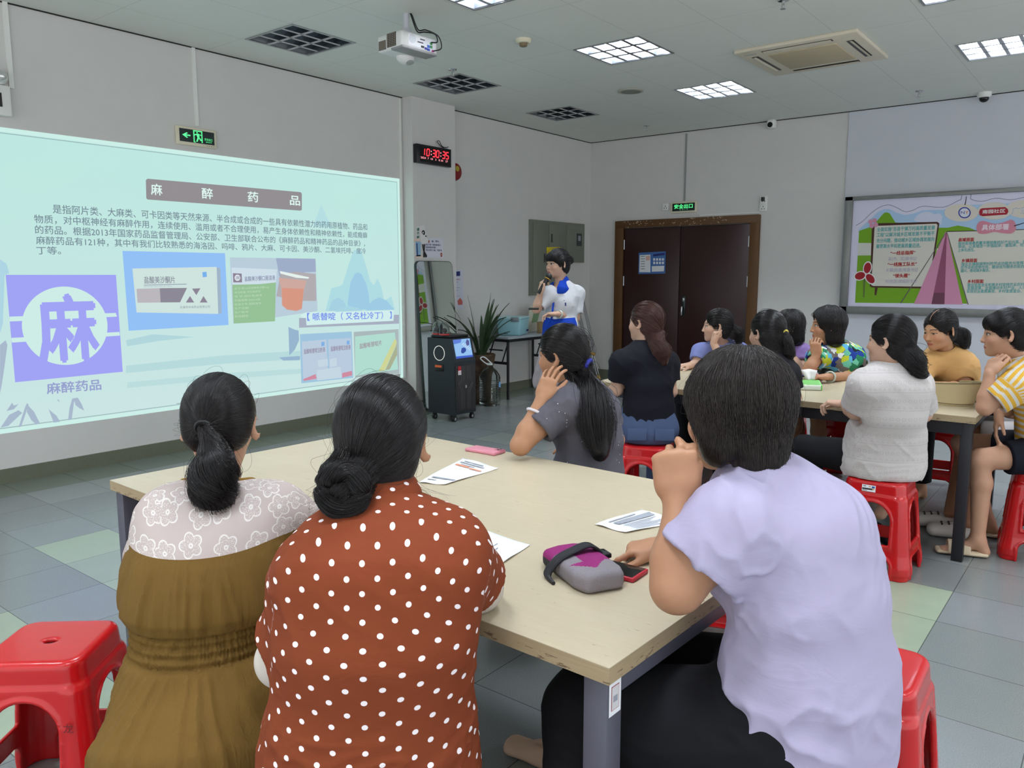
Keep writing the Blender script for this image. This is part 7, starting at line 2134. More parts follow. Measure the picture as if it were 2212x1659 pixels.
# ------------------------------------------------------------------ woman in the polka dot shirt
def person_polka():
    B = Body((-1.085, .935, .55), at(828, 1142, 1.52), at(826, 958, 1.58), 46, 36, hp=4, s=1.02, hs=1.04, fat=1.15, shL=at(700, 1238, 1.49), shR=at(968, 1192, 1.52), back=.045)
    B.arms = {'R': dict(e=at(1032, 1268, 1.66), w=at(985, 1205, 1.9), d=FH - RT * .3, n=-Z, k=1.15), 'L': dict(e=at(612, 1425, 1.56), w=at(640, 1400, 1.78), d=FH, n=-Z, k=1.15)}
    sit(B, .42, .11, .52, .36, 1.1)
    r = new_person('woman seen from behind in a rust brown polka dot shirt, low black bun', B)
    build_body(B, r, SK_B, .0048)
    dp = wrinkle(B, [((1, 0, .25), .05, .26, .005, lambda q: np.clip((.30 - q[:, 2]) / .15, 0, 1)), ((.8, 0, -.6), .07, .3, .005, lambda q: np.clip((q[:, 2] - .05) / .1, 0, 1)), ((1, 0, .1), .035, .2, .006, lambda q: np.exp(-((q[:, 2] - .06) / .05) ** 2))])
    def extra(S):
        S.ecap(B.pel - Z * .10, B.pel + Z * .02, (.205, .160), (.190, .145), B.r, .05)
        nb = B.neck + unit(B.head - B.neck) * .012
        S.ecap(nb - Z * .022, nb + Z * .014, (.092, .082), (.080, .074), B.r, .008)
    tp = build_top(B, r, 'shirt', M_polka, .005, sleeve=.78, loose=.014, sl=.012, neck=.068, disp=dp, extra=extra, armk=1.15)
    S = Solid(); nd = unit(B.head - B.neck); nb = B.neck + nd * .02
    S.ecap(nb - Z * .042 - B.f * .012, nb + nd * .034, (.124, .108), (.078, .076), B.r, .01)
    S.ecap(nb - Z * .2, nb + nd * .2, (.062, .060), (.068, .066), B.r, .004, 's')
    S.fn(lambda X, Y, Z_: (nb[2] - .040) - Z_ + 0 * X + 0 * Y, nb - .4, nb + .4, 0, 'i'); S.ell(nb + B.f * .12, (.05, .1, .1), B.T.T, .01, 's')
    make_mesh('collar', S, .0045, M_polka, tp, 2, None, garment_attrs(B, []))
    b = MB(); b.tube([nb - Z * .0395 - B.f * .012 + B.r * .1255 * math.cos(x) + B.f * .1095 * math.sin(x) for x in np.linspace(math.pi * .95, 2.05 * math.pi, 26)], .0028, 6); b.build('collar_seam', fabric('rust_seam', (90, 42, 24)), tp)
    for sd in ('L', 'R'):
        a = B.arms[sd]; S = Solid(); S.cap(v3(a['e']) - unit(v3(a['w']) - v3(a['e'])) * .0, v3(a['w']), .051, .032, .01); S.cap(v3(a['e']), v3(a['e']) * .7 + (B.R if sd == 'R' else B.L) * .3, .051, .052, .02)
        make_mesh('sun_sleeve', S, .005, M_cuffw, r)
    build_pants(B, r, 'trousers', M_blackp_t, .008, 1.85, .014)
    H = Solid(); scalp(B, H, 1.03); tie = (-.038, -.098, -.055)
    c = B.HW(-.040, -.118, -.062)
    for (x, y, z, rr_) in ((-.060, -.112, -.035, .028), (-.022, -.122, -.045, .028), (-.030, -.125, -.085, .032), (-.068, -.104, -.080, .028), (-.045, -.132, -.062, .028), (-.05, -.085, -.115, .028)): H.ell(B.HW(x, y, z), (rr_, rr_, rr_ * .9), None, .008)
    h = make_mesh('hair', H, .005, HAIR_K, r)
    A = strands_to_tie(B, H, tie, 6200, rs, 14, jit=.13)
    grp = [A]
    for k in range(5):    # twisted loops of the bun
        a0_ = k * 1.25; loop = [c + B.HR @ (np.array([.034 * math.cos(a0_ + x), -.012 - .018 * math.sin(x * .9), .034 * math.sin(a0_ + x)]) * 1.0) for x in np.linspace(0, 3.4, 7)]
        grp.append(strands_tail(loop, [.012, .019, .021, .019, .012], 420, rs, 14, .1))
    wisps = []
    for k in range(150):
        p = B.HW(rs.uniform(-.075, .075), rs.uniform(-.07, .02), rs.uniform(-.11, -.06)); out = B.HR @ np.array([np.sign((p - B.head) @ B.HR[:, 0]) * rs.uniform(.01, .09), rs.uniform(-.03, .02), -rs.uniform(.01, .09)])
        tt = np.linspace(0, 1, 14)[:, None]; wisps.append(p + out * tt + (B.HR[:, 0] * .010 * np.sin(tt * rs.uniform(4, 10) + rs.rand() * 6)) * tt)
    build_strands('hair_strands', grp, .00042, HAIR_K, h); build_strands('loose_wisps', [np.array(wisps), flyaways(A, 130, rs, .013)], .00020, HAIR_S, h)
    return B


# ------------------------------------------------------------------ woman in lavender
def person_lavender():
    B = Body((-.475, 1.55, .56), at(1652, 1052, 1.60), at(1590, 893, 1.60), 82, 74, hp=10, hr=4, s=1.05, hs=1.04, fat=1.08, shL=at(1578, 1142, 1.46), shR=at(1738, 1108, 1.76), back=.06)
    wr = atz(1432, 1178, .795); tipt = atz(1322, 1192, .772)
    B.arms = {'L': dict(e=at(1462, 1268, 1.47), w=at(1466, 1082, 1.53), d=Z * .95 - RT * .10 + FH * .1, n=RT * .25 + FH * .95, fingers=((1.35, 1.6, .9), (1.4, 1.6, .9), (1.45, 1.6, .9), (1.5, 1.6, .9)), spread=.02, thumb=(.45, 1.5), k=1.18, hs=1.12),
              'R': dict(e=wr + np.array([.22, .06, .02]), w=wr, d=tipt - wr, n=-Z + RT * .1, fingers=((.35, .35, .2), (.95, .95, .5), (1.2, 1.1, .6), (1.25, 1.1, .6)), thumb=(.5, .1), k=1.1, hs=.98)}
    B.legs = {'L': dict(k=np.array([-.83, 1.335, .53]), a=np.array([-.80, 1.22, .09]), q=1.25), 'R': dict(k=np.array([-.86, 1.62, .50]), a=atz(1222, 1600, .10), q=1.2)}
    r = new_person('woman at the right in a lavender shirt with short black hair, chin on her fist', B)
    build_body(B, r, SK_B, .0046, ears=False)
    hemf = lambda q: np.clip((q[:, 2] + .02) / .10, 0, 1)
    dp = wrinkle(B, [((.75, .3, -.6), .085, .55, .019, lambda q: hemf(q) * np.clip((.40 - q[:, 2]) / .12, 0, 1)), ((.95, .1, .3), .060, .45, .015, lambda q: hemf(q) * np.clip((.22 - q[:, 2]) / .1, 0, 1)), ((.5, .5, .75), .05, .3, .009, lambda q: np.clip((q[:, 2] - .2) / .1, 0, 1))])
    def extra(S):
        S.ecap(B.pel - Z * .035 - B.f * .02, B.pel + Z * .10 - B.f * .025, (.212, .165), (.196, .150), B.r, .06)
    tp = build_top(B, r, 'shirt', M_lav, .0052, sleeve=.60, loose=.015, sl=.014, neck=.066, neck_drop=.01, disp=dp, extra=extra, armk=1.24, cuff=.004, hem=.462)
    neck_ring(tp, r, B, 'neck_rib', fabric('lavender_rib', (176, 168, 200)), .0035)
    build_pants(B, r, 'trousers', M_blackp_t, .006, 1.72, .03, wrinkle(B, [((0, 1, 0), .06, .3, .006, ALL)]))
    A = v3(B.legs['R']['a']); fd = atz(1070, 1592, .03) - A; fd[2] = 0
    shoe(r, 'shoe', A + unit(fd) * .02, fd, fabric('beige_shoe', (222, 190, 164)), .24, .043, .055)
    shoe(r, 'shoe', B.legs['L']['a'], np.array([-1, -.4, 0]), fabric('beige_shoe', (222, 190, 164)), .24, .043, .055)
    H = Solid(); W = B.HW; s = B.hs
    H.ell(W(0, -.012, .030), (.088 * s, .108 * s, .100 * s), B.HR.T, .01)
    H.ecap(W(0, -.030, .02), W(0, -.048, -.092), (.090, .088), (.060, .050), B.HR[:, 0], .02)
    for e in (-1, 1): H.ecap(W(e * .066, .008, .03), W(e * .070, -.006, -.060), (.022, .056), (.012, .044), B.HR[:, 0], .015)
    H.ell(W(0, .135, -.045), (.070 * s, .075 * s, .120 * s), B.HR.T, .012, 's')
    h = make_mesh('hair', H, .005, HAIR_S, r)
    ze = lambda az: np.interp(np.abs(az), [0, 1, 1.6, 2.2, 3.14], [0, -.02, -.065, -.105, -.135])
    A1 = strands_down(B, H, 5600, rs, ze, 14, (.0, -.045, .12), .004, (-math.pi, math.pi), (.05, 1.45), .020); A2 = strands_down(B, H, 1300, rs, lambda a: ze(a) + .03, 14, (.01, -.045, .12), .007, (-math.pi, math.pi), (.6, 1.4), .03)
    build_strands('hair_strands', [A1, A2, ], .00046, HAIR_S, h)
    build_strands('loose_wisps', [flyaways(A1, 120, rs, .008)], .0002, HAIR_S, h)
    return B


# ------------------------------------------------------------------ woman in sparkly grey
def person_grey():
    B = Body(at(1266, 1085, 3.22), at(1252, 842, 3.2), at(1213, 768, 3.2), 92, 98, hp=4, hr=-4, s=.97, hs=.98, fat=1.0, shL=at(1222, 874, 3.07), shR=at(1292, 868, 3.38), back=.04)
    B.arms = {'L': dict(e=at(1124, 962, 3.0), w=at(1171, 862, 3.04), d=at(1193, 802, 3.06) - at(1171, 862, 3.04), n=FH * .8 + RT * .5, curl=(.18, .45, .3), spread=.14, thumb=(.6, .2), hs=.95), 'R': dict(e=at(1330, 950, 3.5), w=at(1270, 960, 3.62), d=-RT, n=-Z)}
    sit(B, .40, .09, .52, .36)
    r = new_person('woman in a sparkly grey shirt with a long ponytail and her cheek on her hand', B)
    build_body(B, r, SK_B, .0048)
    dp = wrinkle(B, [((.7, .2, -.7), .05, .25, .005, ALL)])
    tp = build_top(B, r, 'shirt', M_greyt, .006, sleeve=.60, loose=.012, sl=.016, neck=.062, disp=dp, extra=lambda S: S.ecap(B.pel - Z * .04, B.pel + Z * .1, (.19, .14), (.175, .135), B.r, .05))
    neck_ring(tp, r, B, 'neck_rib', M_greyt, .004)
    build_pants(B, r, 'trousers', M_blackp_t, .009, 1.9, .014)
    e, w = v3(B.arms['L']['e']), v3(B.arms['L']['w']); hair_tie(r, e + (w - e) * .70, w - e, .034, mat('jade', (206, 200, 204), .2), .006, 'bracelet')
    H = Solid(); scalp(B, H); tie = (.0, -.112, -.035)
    tl = [B.HW(*tie), at(1262, 822, 3.16), at(1278, 862, 3.08), at(1288, 912, 3.03), at(1296, 980, 3.0)]; rad = [.019, .045, .066, .072, .040]
    tail_solid(H, tl, rad, .8)
    h = make_mesh('hair', H, .006, HAIR_K, r)
    A = strands_to_tie(B, H, tie, 3200, rs, 12); T = strands_tail(tl, [v * 1.06 for v in rad], 2600, rs, 18, .3, .8)
    build_strands('hair_strands', [A, T, flyaways(A, 60, rs, .015), flyaways(T, 60, rs, .03)], .0007, HAIR_K, h)
    hair_tie(r, B.HW(0, -.12, -.04), B.HR @ np.array([0, -1, -.4]), .020, mat('royal_blue', (36, 44, 150), .5), .008)
    return B


def simple(label, B, skin, top, hair_m, style, h=.0062, pants=None, pant_len=1.9, sleeve=.62, loose=.012, tie=None, tl=None, rad=None, n=1300, nt=900, tie_m=None, legs=True, neck=.062, neck_drop=.0, neck_front=0.0, extra=None, disp=True, bangs=False, sr=.0010, zend=None, crown=(0, -.03, .12), vol=1.0, part=False, hem=None, sl=.01, low=None, part_x=0.0):
    r = new_person(label, B)
    build_body(B, r, skin, h * .85)
    dp = wrinkle(B, [((.7, .2, -.7), .06, .28, .005, ALL), ((1, 0, .1), .05, .2, .004, lambda q: np.clip((.2 - q[:, 2]) / .1, 0, 1))]) if disp else None
    tp = build_top(B, r, 'shirt', top, h, sleeve=sleeve, loose=loose, sl=sl, neck=neck, neck_drop=neck_drop, neck_front=neck_front, disp=dp, extra=extra, hem=hem)
    if not neck_front: neck_ring(tp, r, B, 'neck_rib', top, .004)
    if pants: build_pants(B, r, 'trousers' if pant_len > 1 else 'shorts', pants, h * 1.2, pant_len, .014)
    H = Solid()
    if style in ('pony', 'half', 'bun'):
        scalp(B, H, vol, bangs=bangs)
        if style == 'half': 
            H.ecap(B.HW(0, -.055, -.02), B.HW(0, -.075, -.14), (.078, .045), (.072, .030), B.HR[:, 0], .03)
        if tl is not None: tail_solid(H, tl, rad, .82)
        if style == 'bun': H.ell(B.HW(*tie) + B.HR @ np.array([0, -.025, .005]), (.034, .034, .032), None, .008)
        hm = make_mesh('hair', H, h * .9, hair_m, r)
        fr = (lambda D: D[:, 2] > -.05) if style == 'half' else None
        A = strands_to_tie(B, H, tie, n, rs, 12, frm=fr); G_ = [A, flyaways(A, 25, rs, .012)]
        if tl is not None: G_ += [strands_tail(tl, [v * 1.05 for v in rad], nt, rs, 16, .25, .85)]
        if style == 'half': G_.append(strands_down(B, H, n, rs, lambda a: -.155 + 0 * a, 12, crown, .005, (1.2, 5.08), (-.2, .3), .02))
        if style == 'bun':
            c = B.HW(*tie) + B.HR @ np.array([0, -.025, .005]); G_.append(strands_tail([c + B.HR @ (np.array([math.cos(x), 0, math.sin(x)]) * .018) for x in np.linspace(0, 6.2, 9)], [.016] * 5, 300, rs, 14, .1))
        if bangs: G_.append(strands_down(B, H, n // 3, rs, lambda a: .028 + 0 * a, 10, (0, -.0, .12), .003, (-.75, .75), (.9, 1.35), .008))
        if tie_m is not None: hair_tie(r, B.HW(*[v * 1.05 for v in tie]), B.HR @ np.array([0, -1, -.4]), .018, tie_m, .006)
    else:     # bob
        W = B.HW; s = B.hs
        H.ell(W(0, -.012, .032), (.086 * s * vol, .104 * s * vol, .098 * s * vol), B.HR.T, .01)
        H.ecap(W(0, -.035, .02), W(0, -.042, -.095), (.088 * vol, .080), (.080 * vol, .060), B.HR[:, 0], .02)
        for e in (-1, 1): H.ecap(W(e * .072, -.012, .03), W(e * .078, -.012, -.085), (.018, .046), (.012, .040), B.HR[:, 0], .015)
        H.ell(W(0, .128, -.04), (.092 * s, .090 * s, .122 * s), B.HR.T, .012, 's')
        hm = make_mesh('hair', H, h * .9, hair_m, r)
        ze = zend or (lambda a: np.where(np.abs(a) < .9, -.01, -.115))
        A = strands_down(B, H, n + nt, rs, ze, 12, crown, .004, None, (.1, 1.4), .008); G_ = [A, flyaways(A, 30, rs, .01)]
    build_strands('hair_strands', G_, sr, hair_m, hm)
    if part:
        b = MB(); pts = []
        for y, z in ((.078, .085), (.065, .105), (.04, .121), (.01, .129), (-.03, .128)): pts.append(B.HW(part_x, y, z + .002))
        b.tube(spline(pts, 4), .0013, 6); b.build('parting', skin, hm)
    return r, tp


# ------------------------------------------------------------------ the far table, near side
def person_black():
    B = Body((-2.22, 4.13, .57), at(1396, 752, 4.66), at(1393, 698, 4.66), 34, 84, s=.96, hs=.98, fat=.95, shL=at(1341, 782, 4.6), shR=at(1443, 784, 4.7), back=.02)
    B.arms = {'L': dict(e=at(1331, 842, 4.68), w=at(1312, 856, 4.86), d=FH - RT * .3, n=-Z), 'R': dict(e=at(1449, 846, 4.7), w=at(1440, 850, 4.95), d=FH, n=-Z)}
    sit(B, .40, .10, .54, .37)
    r, tp = simple('woman in a black shirt and jeans with a brown ponytail, seen from behind', B, SK_C, M_blackt, HAIR_B, 'pony', .006, M_denim, 1.9, tie=(.03, -.105, -.05), tl=[B.HW(.03, -.105, -.05), at(1418, 740, 4.58), at(1428, 760, 4.56), at(1433, 783, 4.56)], rad=[.013, .046, .056, .028], n=2200, nt=1300, sr=.0009, hem=.575)
    for e in (-1, 1):
        b = MB(); c = B.pel - B.f * .128 + B.r * e * .08; b.box((c[0], c[1], .535), (.11, .004, .07), R3(0, 0, math.radians(34)), bev=.002); b.build('back_pocket', M_denim, r)


def person_half():
    B = Body((-1.60, 4.22, .57), at(1660, 778, 4.42), at(1656, 720, 4.42), 34, 66, hp=3, s=1.0, hs=1.0, fat=1.1, shL=at(1600, 800, 4.36), shR=at(1702, 806, 4.5), back=.04)
    B.arms = {'L': dict(e=at(1578, 862, 4.42), w=at(1590, 850, 4.66), d=FH, n=-Z), 'R': dict(e=at(1716, 858, 4.5), w=at(1690, 862, 4.68), d=-RT + FH * .3, n=-Z)}
    sit(B, .40, .10, .52, .37)
    simple('woman in a black shirt with half tied black hair, back to the viewer', B, SK_C, M_black2, HAIR_K, 'half', .006, M_blackp_t, 1.9, tie=(.02, -.108, .0), tl=[B.HW(.02, -.108, .0), B.HW(.03, -.122, -.04), B.HW(.04, -.122, -.11), B.HW(.03, -.11, -.17)], rad=[.014, .028, .034, .018], n=2400, nt=800, tie_m=mat('yellow_tie', (220, 206, 90), .5), sr=.0009, sleeve=.7)


def person_lace():
    B = Body((-.925, 4.16, .565), at(1930, 802, 3.78), at(1922, 738, 3.76), 22, 80, hp=2, s=1.0, hs=1.0, fat=.98, shL=at(1868, 832, 3.72), shR=at(1978, 832, 3.84), back=.045)
    B.arms = {'L': dict(e=at(1846, 888, 3.84), w=at(1824, 872, 4.06), d=-RT * .7 + FH * .5, n=-Z, curl=(.7, .9, .5), thumb=(.6, .3)), 'R': dict(e=at(1995, 895, 3.95), w=at(1960, 880, 4.2), d=FH, n=-Z)}
    B.legs = {'L': dict(k=np.array([-1.33, 4.22, .53]), a=np.array([-1.25, 4.33, .09]), foot=None), 'R': dict(k=np.array([-.88, 4.58, .5]), a=atz(1902, 1110, .16), foot=None)}
    r, tp = simple('woman in a white lace top with a low black ponytail, seen from behind', B, SK_C, M_lace, HAIR_K, 'pony', .0055, M_blackp_t, 1.8, tie=(.03, -.104, -.045), tl=[B.HW(.03, -.104, -.045), at(1968, 764, 3.68), at(1978, 782, 3.66), at(1984, 800, 3.66), at(2000, 808, 3.68)], rad=[.02, .045, .048, .036, .012], n=2600, nt=1300, tie_m=mat('white_tie', (226, 222, 214), .5), sr=.0008, sleeve=.78, loose=.018, sl=.016, neck=.075, neck_drop=.015,
                   extra=lambda S: S.ecap(B.pel - Z * .055, B.pel + Z * .1, (.192, .152), (.182, .145), B.r, .05))
    shoe(r, 'shoe', atz(1902, 1122, .10), -FH, fabric('black_shoe', (26, 24, 28)), .24, .042, .05)


def person_stripe():
    B = Body((-.285, 4.84, .57), at(2200, 790, 4.02), at(2172, 722, 3.98), 96, 103, hp=4, s=1.0, hs=1.0, fat=1.05, shL=at(2190, 838, 3.86), shR=at(2214, 815, 4.2), back=.05)
    B.arms = {'L': dict(e=at(2128, 880, 3.9), w=at(2138, 806, 3.9), d=at(2152, 772, 3.92) - at(2138, 806, 3.9), n=RT * .9 + FH * .3, curl=(.5, 1.0, .6), spread=.1, thumb=(.5, .4)), 'R': dict(e=at(2185, 878, 4.15), w=at(2158, 892, 4.05), d=-Z * .95 - RT * .1, n=-FH * .4 + RT * .8, curl=(.15, .3, .2), spread=.14, thumb=(.6, .1))}
    a1 = atz(2112, 1162, .10); B.legs = {'L': dict(k=a1 + np.array([-.02, -.02, .42]), a=a1, foot=np.array([-.95, -.3, 0])), 'R': dict(k=np.array([-.70, 4.96, .52]), a=np.array([-.55, 5.0, .09]), foot=np.array([-1, 0, 0]))}
    r, tp = simple('woman at the right edge in a yellow striped shirt, hand at her mouth', B, SK_A, M_stripe, HAIR_K, 'bun', .0055, M_navyp, .62, tie=(0, -.10, .06), n=2600, sr=.0008, bangs=True, sleeve=.66, loose=.018, sl=.018, extra=lambda S: S.ecap(B.pel - Z * .02, B.pel + Z * .1, (.19, .15), (.185, .145), B.r, .05))
    M_sand = mat('sandal_beige', (206, 188, 160), .6)
    shoe(r, 'sandal', a1 + np.array([-.01, 0, 0]), np.array([-.95, -.3, 0]), M_sand, .25, .045, kind='sandal'); shoe(r, 'sandal', B.legs['R']['a'], np.array([-1, 0, 0]), M_sand, .25, .045, kind='sandal')


def person_shorts():
    B = Body((-.36, 5.28, .57), at(2262, 775, 4.55), at(2246, 708, 4.5), 96, 100, s=1.0, fat=1.05, sh=.16)
    B.arms = {'L': dict(e=B.L + np.array([-.1, -.02, -.26]), w=B.L + np.array([-.32, 0, -.22]), d=(-1, 0, 0), n=-Z), 'R': dict(e=B.R + np.array([-.1, .02, -.26]), w=B.R + np.array([-.32, 0, -.22]), d=(-1, 0, 0), n=-Z)}
    a1 = atz(2052, 1108, .09); a2 = atz(2092, 1130, .09)
    B.legs = {'L': dict(k=np.array([-.72, 5.18, .53]), a=a2, foot=None), 'R': dict(k=np.array([-.74, 5.40, .53]), a=a1, foot=None)}
    r, tp = simple('person in white shorts and white clogs sitting behind the yellow striped shirt', B, SK_B, fabric('pale_shirt', (206, 204, 206)), HAIR_K, 'bob', .007, M_whitep, .78, n=700)
    M_clog = mat('clog_white', (216, 212, 206), .55)
    for a in (a1, a2):
        o = shoe(r, 'clog', a, np.array([-1, -.25, 0]), M_clog, .25, .048, .06, 'clog', .005)
        b = MB(); fd = unit(np.array([-1, -.25, 0])); sd = np.cross(fd, Z)
        for u in (.06, .095, .13):
            for v in (-.022, 0, .022): p = np.array([a[0], a[1], 0]) + fd * u + sd * v + Z * (.083 - (u - .06) * .12); b.sphere(p, .006, seg=8)
        b.build('vent_hole', M_ink, o)


# ------------------------------------------------------------------ the far table, far side
def person_blue():
    B = Body((-2.56, 5.93, .57), at(1560, 752, 6.15), at(1549, 705, 6.05), 150, 116, hp=2, s=1.0, hs=1.04, fat=1.05, shR=at(1513, 760, 6.1), shL=at(1600, 760, 6.22), back=.05)
    B.arms = {'R': dict(e=at(1503, 790, 6.06), w=at(1490, 789, 5.86), d=-RT * .8 - FH * .4, n=-Z, curl=(.5, .6, .4)), 'L': dict(e=at(1560, 781, 5.9), w=at(1541, 741, 5.93), d=Z + RT * .1, n=RT, curl=(1.3, 1.5, .9))}
    sit(B, .40, .1, .52, .37)
    simple('woman in a light blue shirt behind the far table, cheek on her fist', B, SK_C, M_bluet, HAIR_K, 'pony', .0065, M_blackp_t, 1.9, tie=(0, -.115, -.01), tl=[B.HW(0, -.115, -.01), B.HW(.0, -.15, -.05), B.HW(0, -.15, -.12)], rad=[.02, .045, .025], n=1500, sr=.0012, neck_front=.05)


def person_purple():
    B = Body((-2.02, 5.98, .57), at(1714, 756, 5.85), at(1703, 707, 5.8), 145, 124, hp=8, s=.97, hs=1.02, fat=1.0, shR=at(1680, 772, 5.8), shL=at(1742, 770, 5.92), back=.05)
    B.arms = {'L': dict(e=at(1727, 802, 5.62), w=at(1700, 752, 5.66), d=-RT * .7 + Z * .5, n=FH * .8 - Z * .3, curl=(.8, 1.0, .6)), 'R': dict(e=at(1672, 806, 5.7), w=at(1690, 808, 5.5), d=RT, n=-Z)}
    sit(B, .40, .1, .52, .37)
    simple('woman in a violet shirt with a black bob hiding her face behind her hand', B, SK_C, M_purp, HAIR_K, 'bob', .0065, M_blackp_t, 1.9, n=1000, sr=.0012, part=True, part_x=.02)


def person_floral():
    B = Body((-1.56, 5.84, .57), at(1802, 754, 5.52), at(1788, 704, 5.45), 155, 117, hp=2, s=1.02, hs=1.06, fat=1.08, shR=at(1764, 772, 5.4), shL=at(1845, 768, 5.58), back=.04)
    B.arms = {'R': dict(e=at(1747, 800, 5.28), w=at(1763, 768, 5.27), d=Z - RT * .1, n=RT * .7 + FH * .6, curl=(.7, 1.1, .6), thumb=(.6, .2)), 'L': dict(e=at(1848, 816, 5.4), w=at(1787, 814, 5.12), d=-RT, n=-Z, curl=(.6, .6, .3))}
    sit(B, .40, .1, .52, .37)
    r, tp = simple('woman in a floral dress with a black bob, chin on her hand', B, SK_B, M_floral, HAIR_K, 'bob', .006, None, sleeve=.30, n=1500, nt=1200, sr=.0011, vol=1.05, neck=.068, neck_front=.085, loose=.012)
    b = MB(); pts = spline([B.L * .35 + B.neck * .65 + B.f * .04 + Z * .01, B.neck * .6 + B.pel * .4 + B.f * .165 * .98 - B.r * .0, B.pel * .65 + B.neck * .35 + B.f * .15 + B.r * .08], 6)
    for o_ in (-.012, 0, .012): b.tube([p + B.r * o_ for p in pts], .008, 6)
    b.build('bag_strap', M_strap, r)
    for sd, f_, m_, nm, rad in (('R', .55, mat('red_cord', (150, 40, 30), .6), 'bracelet', .031), ('R', .62, mat('gold', (206, 160, 70), .3, .8), 'bracelet', .030), ('L', .90, mat('jade2', (186, 196, 186), .2), 'bangle', .034)):
        e, w = v3(B.arms[sd]['e']), v3(B.arms[sd]['w']); hair_tie(r, e + (w - e) * f_, w - e, rad, m_, .006 if nm == 'bangle' else .003, nm)
    S = Solid(); S.ecap(B.pel - Z * .04, B.pel + B.f * .36, (.19, .11), (.17, .075), B.r, .02); make_mesh('skirt', S, .008, M_floral, r)


def person_peach():
    B = Body((-.96, 5.93, .57), at(2042, 768, 5.2), at(2030, 714, 5.1), 160, 147, hp=14, s=1.0, hs=1.05, fat=1.1, shR=at(1992, 792, 5.15), shL=at(2086, 792, 5.27), back=.05)
    B.arms = {'L': dict(e=at(2080, 840, 5.1), w=at(2012, 832, 4.9), d=-RT, n=-Z), 'R': dict(e=at(1986, 840, 5.05), w=at(2030, 842, 4.85), d=RT, n=-Z)}
    sit(B, .40, .1, .52, .37)
    r, tp = simple('woman in a peach shirt looking down behind the visor hat', B, SK_E, M_peach_t, HAIR_K, 'pony', .0058, M_blackp_t, 1.9, tie=(.0, -.11, -.03), tl=[B.HW(0, -.11, -.03), B.HW(-.03, -.14, -.06), B.HW(-.05, -.13, -.13)], rad=[.02, .045, .025], n=2400, sr=.001, part=True, part_x=-.012, loose=.018, sl=.014)
    b = MB(); b.sphere(B.neck + B.f * .112 * 1.08 - Z * .13, .010, (1, .5, 1.6), 10); b.build('jade_pendant', mat('jade3', (130, 180, 150), .2), r)


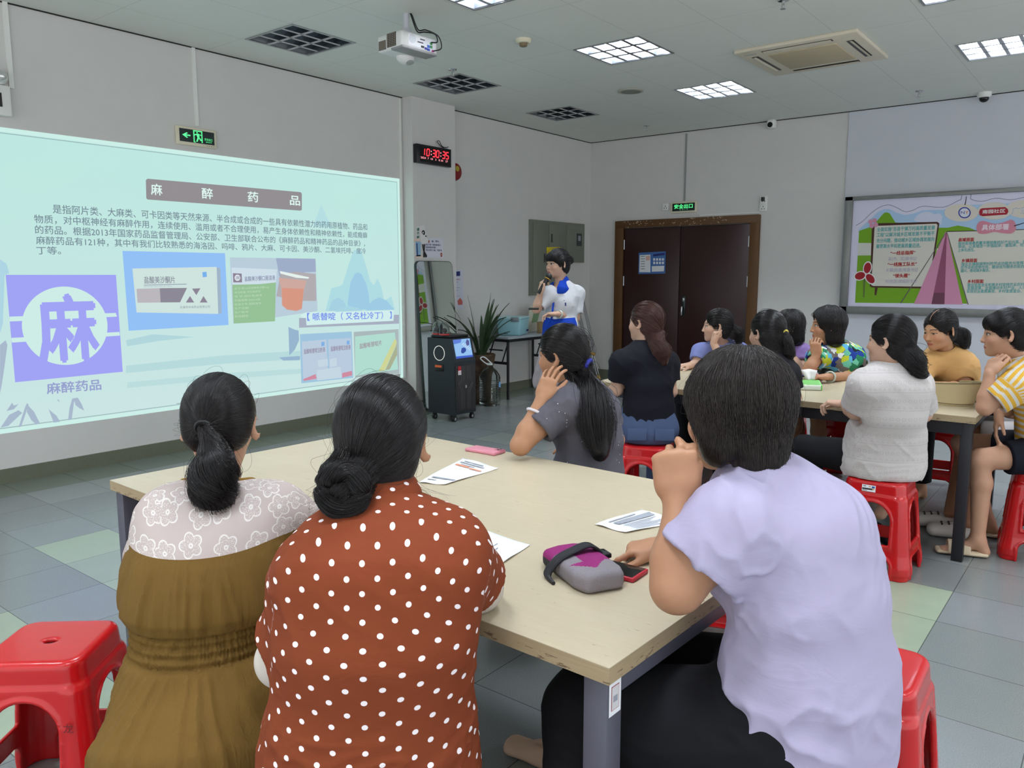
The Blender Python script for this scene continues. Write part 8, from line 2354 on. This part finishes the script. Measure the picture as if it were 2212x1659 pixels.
# ------------------------------------------------------------------ the presenter
def person_presenter():
    pel = at(1210, 738, 7.03)
    B = Body(pel, at(1214, 618, 7.03), at(1204, 571, 6.98), 184, 160, hp=2, s=.98, hs=1.05, fat=.92, shR=at(1185, 636, 6.95), shL=at(1247, 634, 7.08), back=.01)
    B.arms = {'R': dict(e=at(1159, 668, 6.9), w=at(1168, 630, 6.82), d=Z * .9 + RT * .2, n=RT * .8 + FH * .5, curl=(.9, 1.2, .6), thumb=(.5, .5), hs=.95), 'L': dict(e=at(1243, 687, 7.05), w=at(1202, 678, 6.85), d=-RT, n=-FH * .1 - Z * .9, curl=(.6, .7, .4), thumb=(.4, .3))}
    for sd, e in (('L', -1), ('R', 1)):
        a = B.pel + B.r * e * .09; B.legs[sd] = dict(k=np.array([a[0], a[1], .46]), a=np.array([a[0], a[1], .085]), foot=B.f)
    r = new_person('woman presenting with a microphone in a white and blue volunteer vest', B)
    build_body(B, r, SK_C, .0055)
    tp = build_top(B, r, 'vest', M_vest, .006, sleeve=.80, loose=.014, sl=.008, neck=.060, neck_front=.07, disp=wrinkle(B, [((.5, .2, -.8), .06, .3, .004, ALL)]), extra=lambda S: S.ecap(B.pel - Z * .10, B.pel + Z * .12, (.185, .135), (.165, .125), B.r, .04))
    S = Solid(); nb = B.neck + unit(B.head - B.neck) * .010; nd = unit(B.head - B.neck)
    S.ecap(nb - Z * .045 + B.f * .03, nb + nd * .028, (.112, .125), (.074, .072), B.r, .01)
    S.ecap(nb - Z * .2, nb + nd * .2, (.060, .058), (.066, .064), B.r, .004, 's')
    S.ell(nb + B.f * .13 - Z * .045, (.036, .11, .12), B.T.T, .008, 's')
    S.fn(lambda X, Y, Z_: (nb[2] - .075) - Z_ + 0 * X + 0 * Y, nb - .4, nb + .4, 0, 'i')
    make_mesh('collar', S, .005, M_vestblue, tp)
    b = MB(); b.slab([B.pel + B.f * .15 + Z * .18 - B.r * .006, B.pel + B.f * .15 + Z * .18 + B.r * .006, B.neck + B.f * .125 - Z * .085 + B.r * .006, B.neck + B.f * .125 - Z * .085 - B.r * .006], B.f * .012); b.build('zip', M_vestblue, tp, 0)
    c = B.neck + B.f * .128 - Z * .155 - B.r * .085; pl = Plane(c, -B.r * 1.0 + B.f * .35 if False else B.r * -1 + B.f * -.3, Z); 
    if pl.n @ B.f < 0: pl = Plane(c, B.r + B.f * .28, Z)
    if pl.n @ B.f < 0: pl.n = -pl.n
    rr = B.T; rot = R3(0, 0, math.radians(184))
    b = MB(); b.box(c + B.f * .004, (.075, .012, .03), rot, bev=.003); nm = b.build('name_tag', M_navy, tp)
    b = MB(); b.box(c + B.f * .011, (.055, .002, .006), rot); b.build('name_print', M_grayp, nm, 0)
    b = MB(); b.box(c + B.f * .006 + Z * .032, (.05, .006, .006), rot); b.build('vest_print', M_grayp, tp, 0); b = MB(); b.sphere(c + B.f * .006 + Z * .034 + B.r * .036, .008, (1, .4, 1), 10); b.build('vest_emblem', mat('emblem_red', (206, 120, 90), .6), tp)
    S = Solid(); S.ecap(B.pel + Z * .04, np.array([B.pel[0], B.pel[1], .52]), (.17, .13), (.24, .21), B.r, .02)
    S.fn(lambda X, Y, Z_: .455 - Z_ + 0 * X + 0 * Y, B.pel - 1, B.pel + 1, 0, 'i')
    def dsk(P, N):
        q = (P - B.pel) @ B.T; a = np.arctan2(q[:, 1], q[:, 0]); return .018 * np.sin(a * 11 + 2 * vnoise(q * 6)) * np.clip(-q[:, 2] / .3, 0, 1)
    make_mesh('skirt', S, .008, M_skirt, r, 2, dsk)
    for sd in ('L', 'R'): shoe(r, 'shoe', B.legs[sd]['a'], B.f, fabric('dark_shoe', (50, 44, 46)), .24, .042, .05)
    e, w = v3(B.arms['L']['e']), v3(B.arms['L']['w']); hair_tie(r, e + (w - e) * .86, w - e, .033, mat('jade2', (186, 196, 186), .2), .006, 'bangle')
    H = Solid(); scalp(B, H, 1.02, bangs=True); tie = (.01, -.112, .025)
    H.ell(B.HW(.01, -.135, .03), (.034, .034, .034), None, .008)
    hm = make_mesh('hair', H, .0055, HAIR_K, r)
    A = strands_to_tie(B, H, tie, 2200, rs, 12); c = B.HW(.01, -.135, .03)
    G_ = [A, strands_down(B, H, 900, rs, lambda a: .026 + 0 * a, 10, (0, 0, .12), .003, (-.8, .8), (.9, 1.35), .008), strands_tail([c + B.HR @ (np.array([.0, math.cos(x), math.sin(x)]) * .018) for x in np.linspace(0, 6.2, 9)], [.018] * 5, 400, rs, 14, .2), flyaways(A, 30, rs, .012)]
    build_strands('hair_strands', G_, .0011, HAIR_K, hm)
    # microphone and clicker she holds
    w = v3(B.arms['R']['w']); g = w + Z * .075 + RT * .055 + FH * .02
    m0 = at(1163, 634, 6.80); m1 = at(1184, 600, 6.80); ax = unit(m1 - m0)
    mic = thing('microphone', 'black handheld microphone held by the presenter', 'microphone', m0)
    b = MB(); b.cyl(m0, m1 - ax * .02, .014, .021, 18); b.build('handle', M_ink, mic); b = MB(); b.sphere(m1 + ax * .012, .030, (1, 1, 1), 18); b.build('head', noisy('mic_mesh', (34, 34, 36), (14, 14, 16), 800, .5, .6), mic); b = MB(); b.cyl(m1 - ax * .012, m1 - ax * .006, .028, seg=20); b.build('ring', mat('gold', (206, 160, 70), .3, .8), mic)
    c = at(1153, 667, 6.80); b = MB(); b.box(c, (.09, .022, .018), R3(0, 0, YAW), bev=.005); tag(b.build('clicker', M_ink), 'small black remote clicker in the presenter\'s hand', 'remote')


for fn_ in (person_ochre, person_polka, person_lavender, person_grey, person_black, person_half, person_lace, person_stripe, person_shorts, person_blue, person_purple, person_floral, person_peach, person_presenter): fn_()
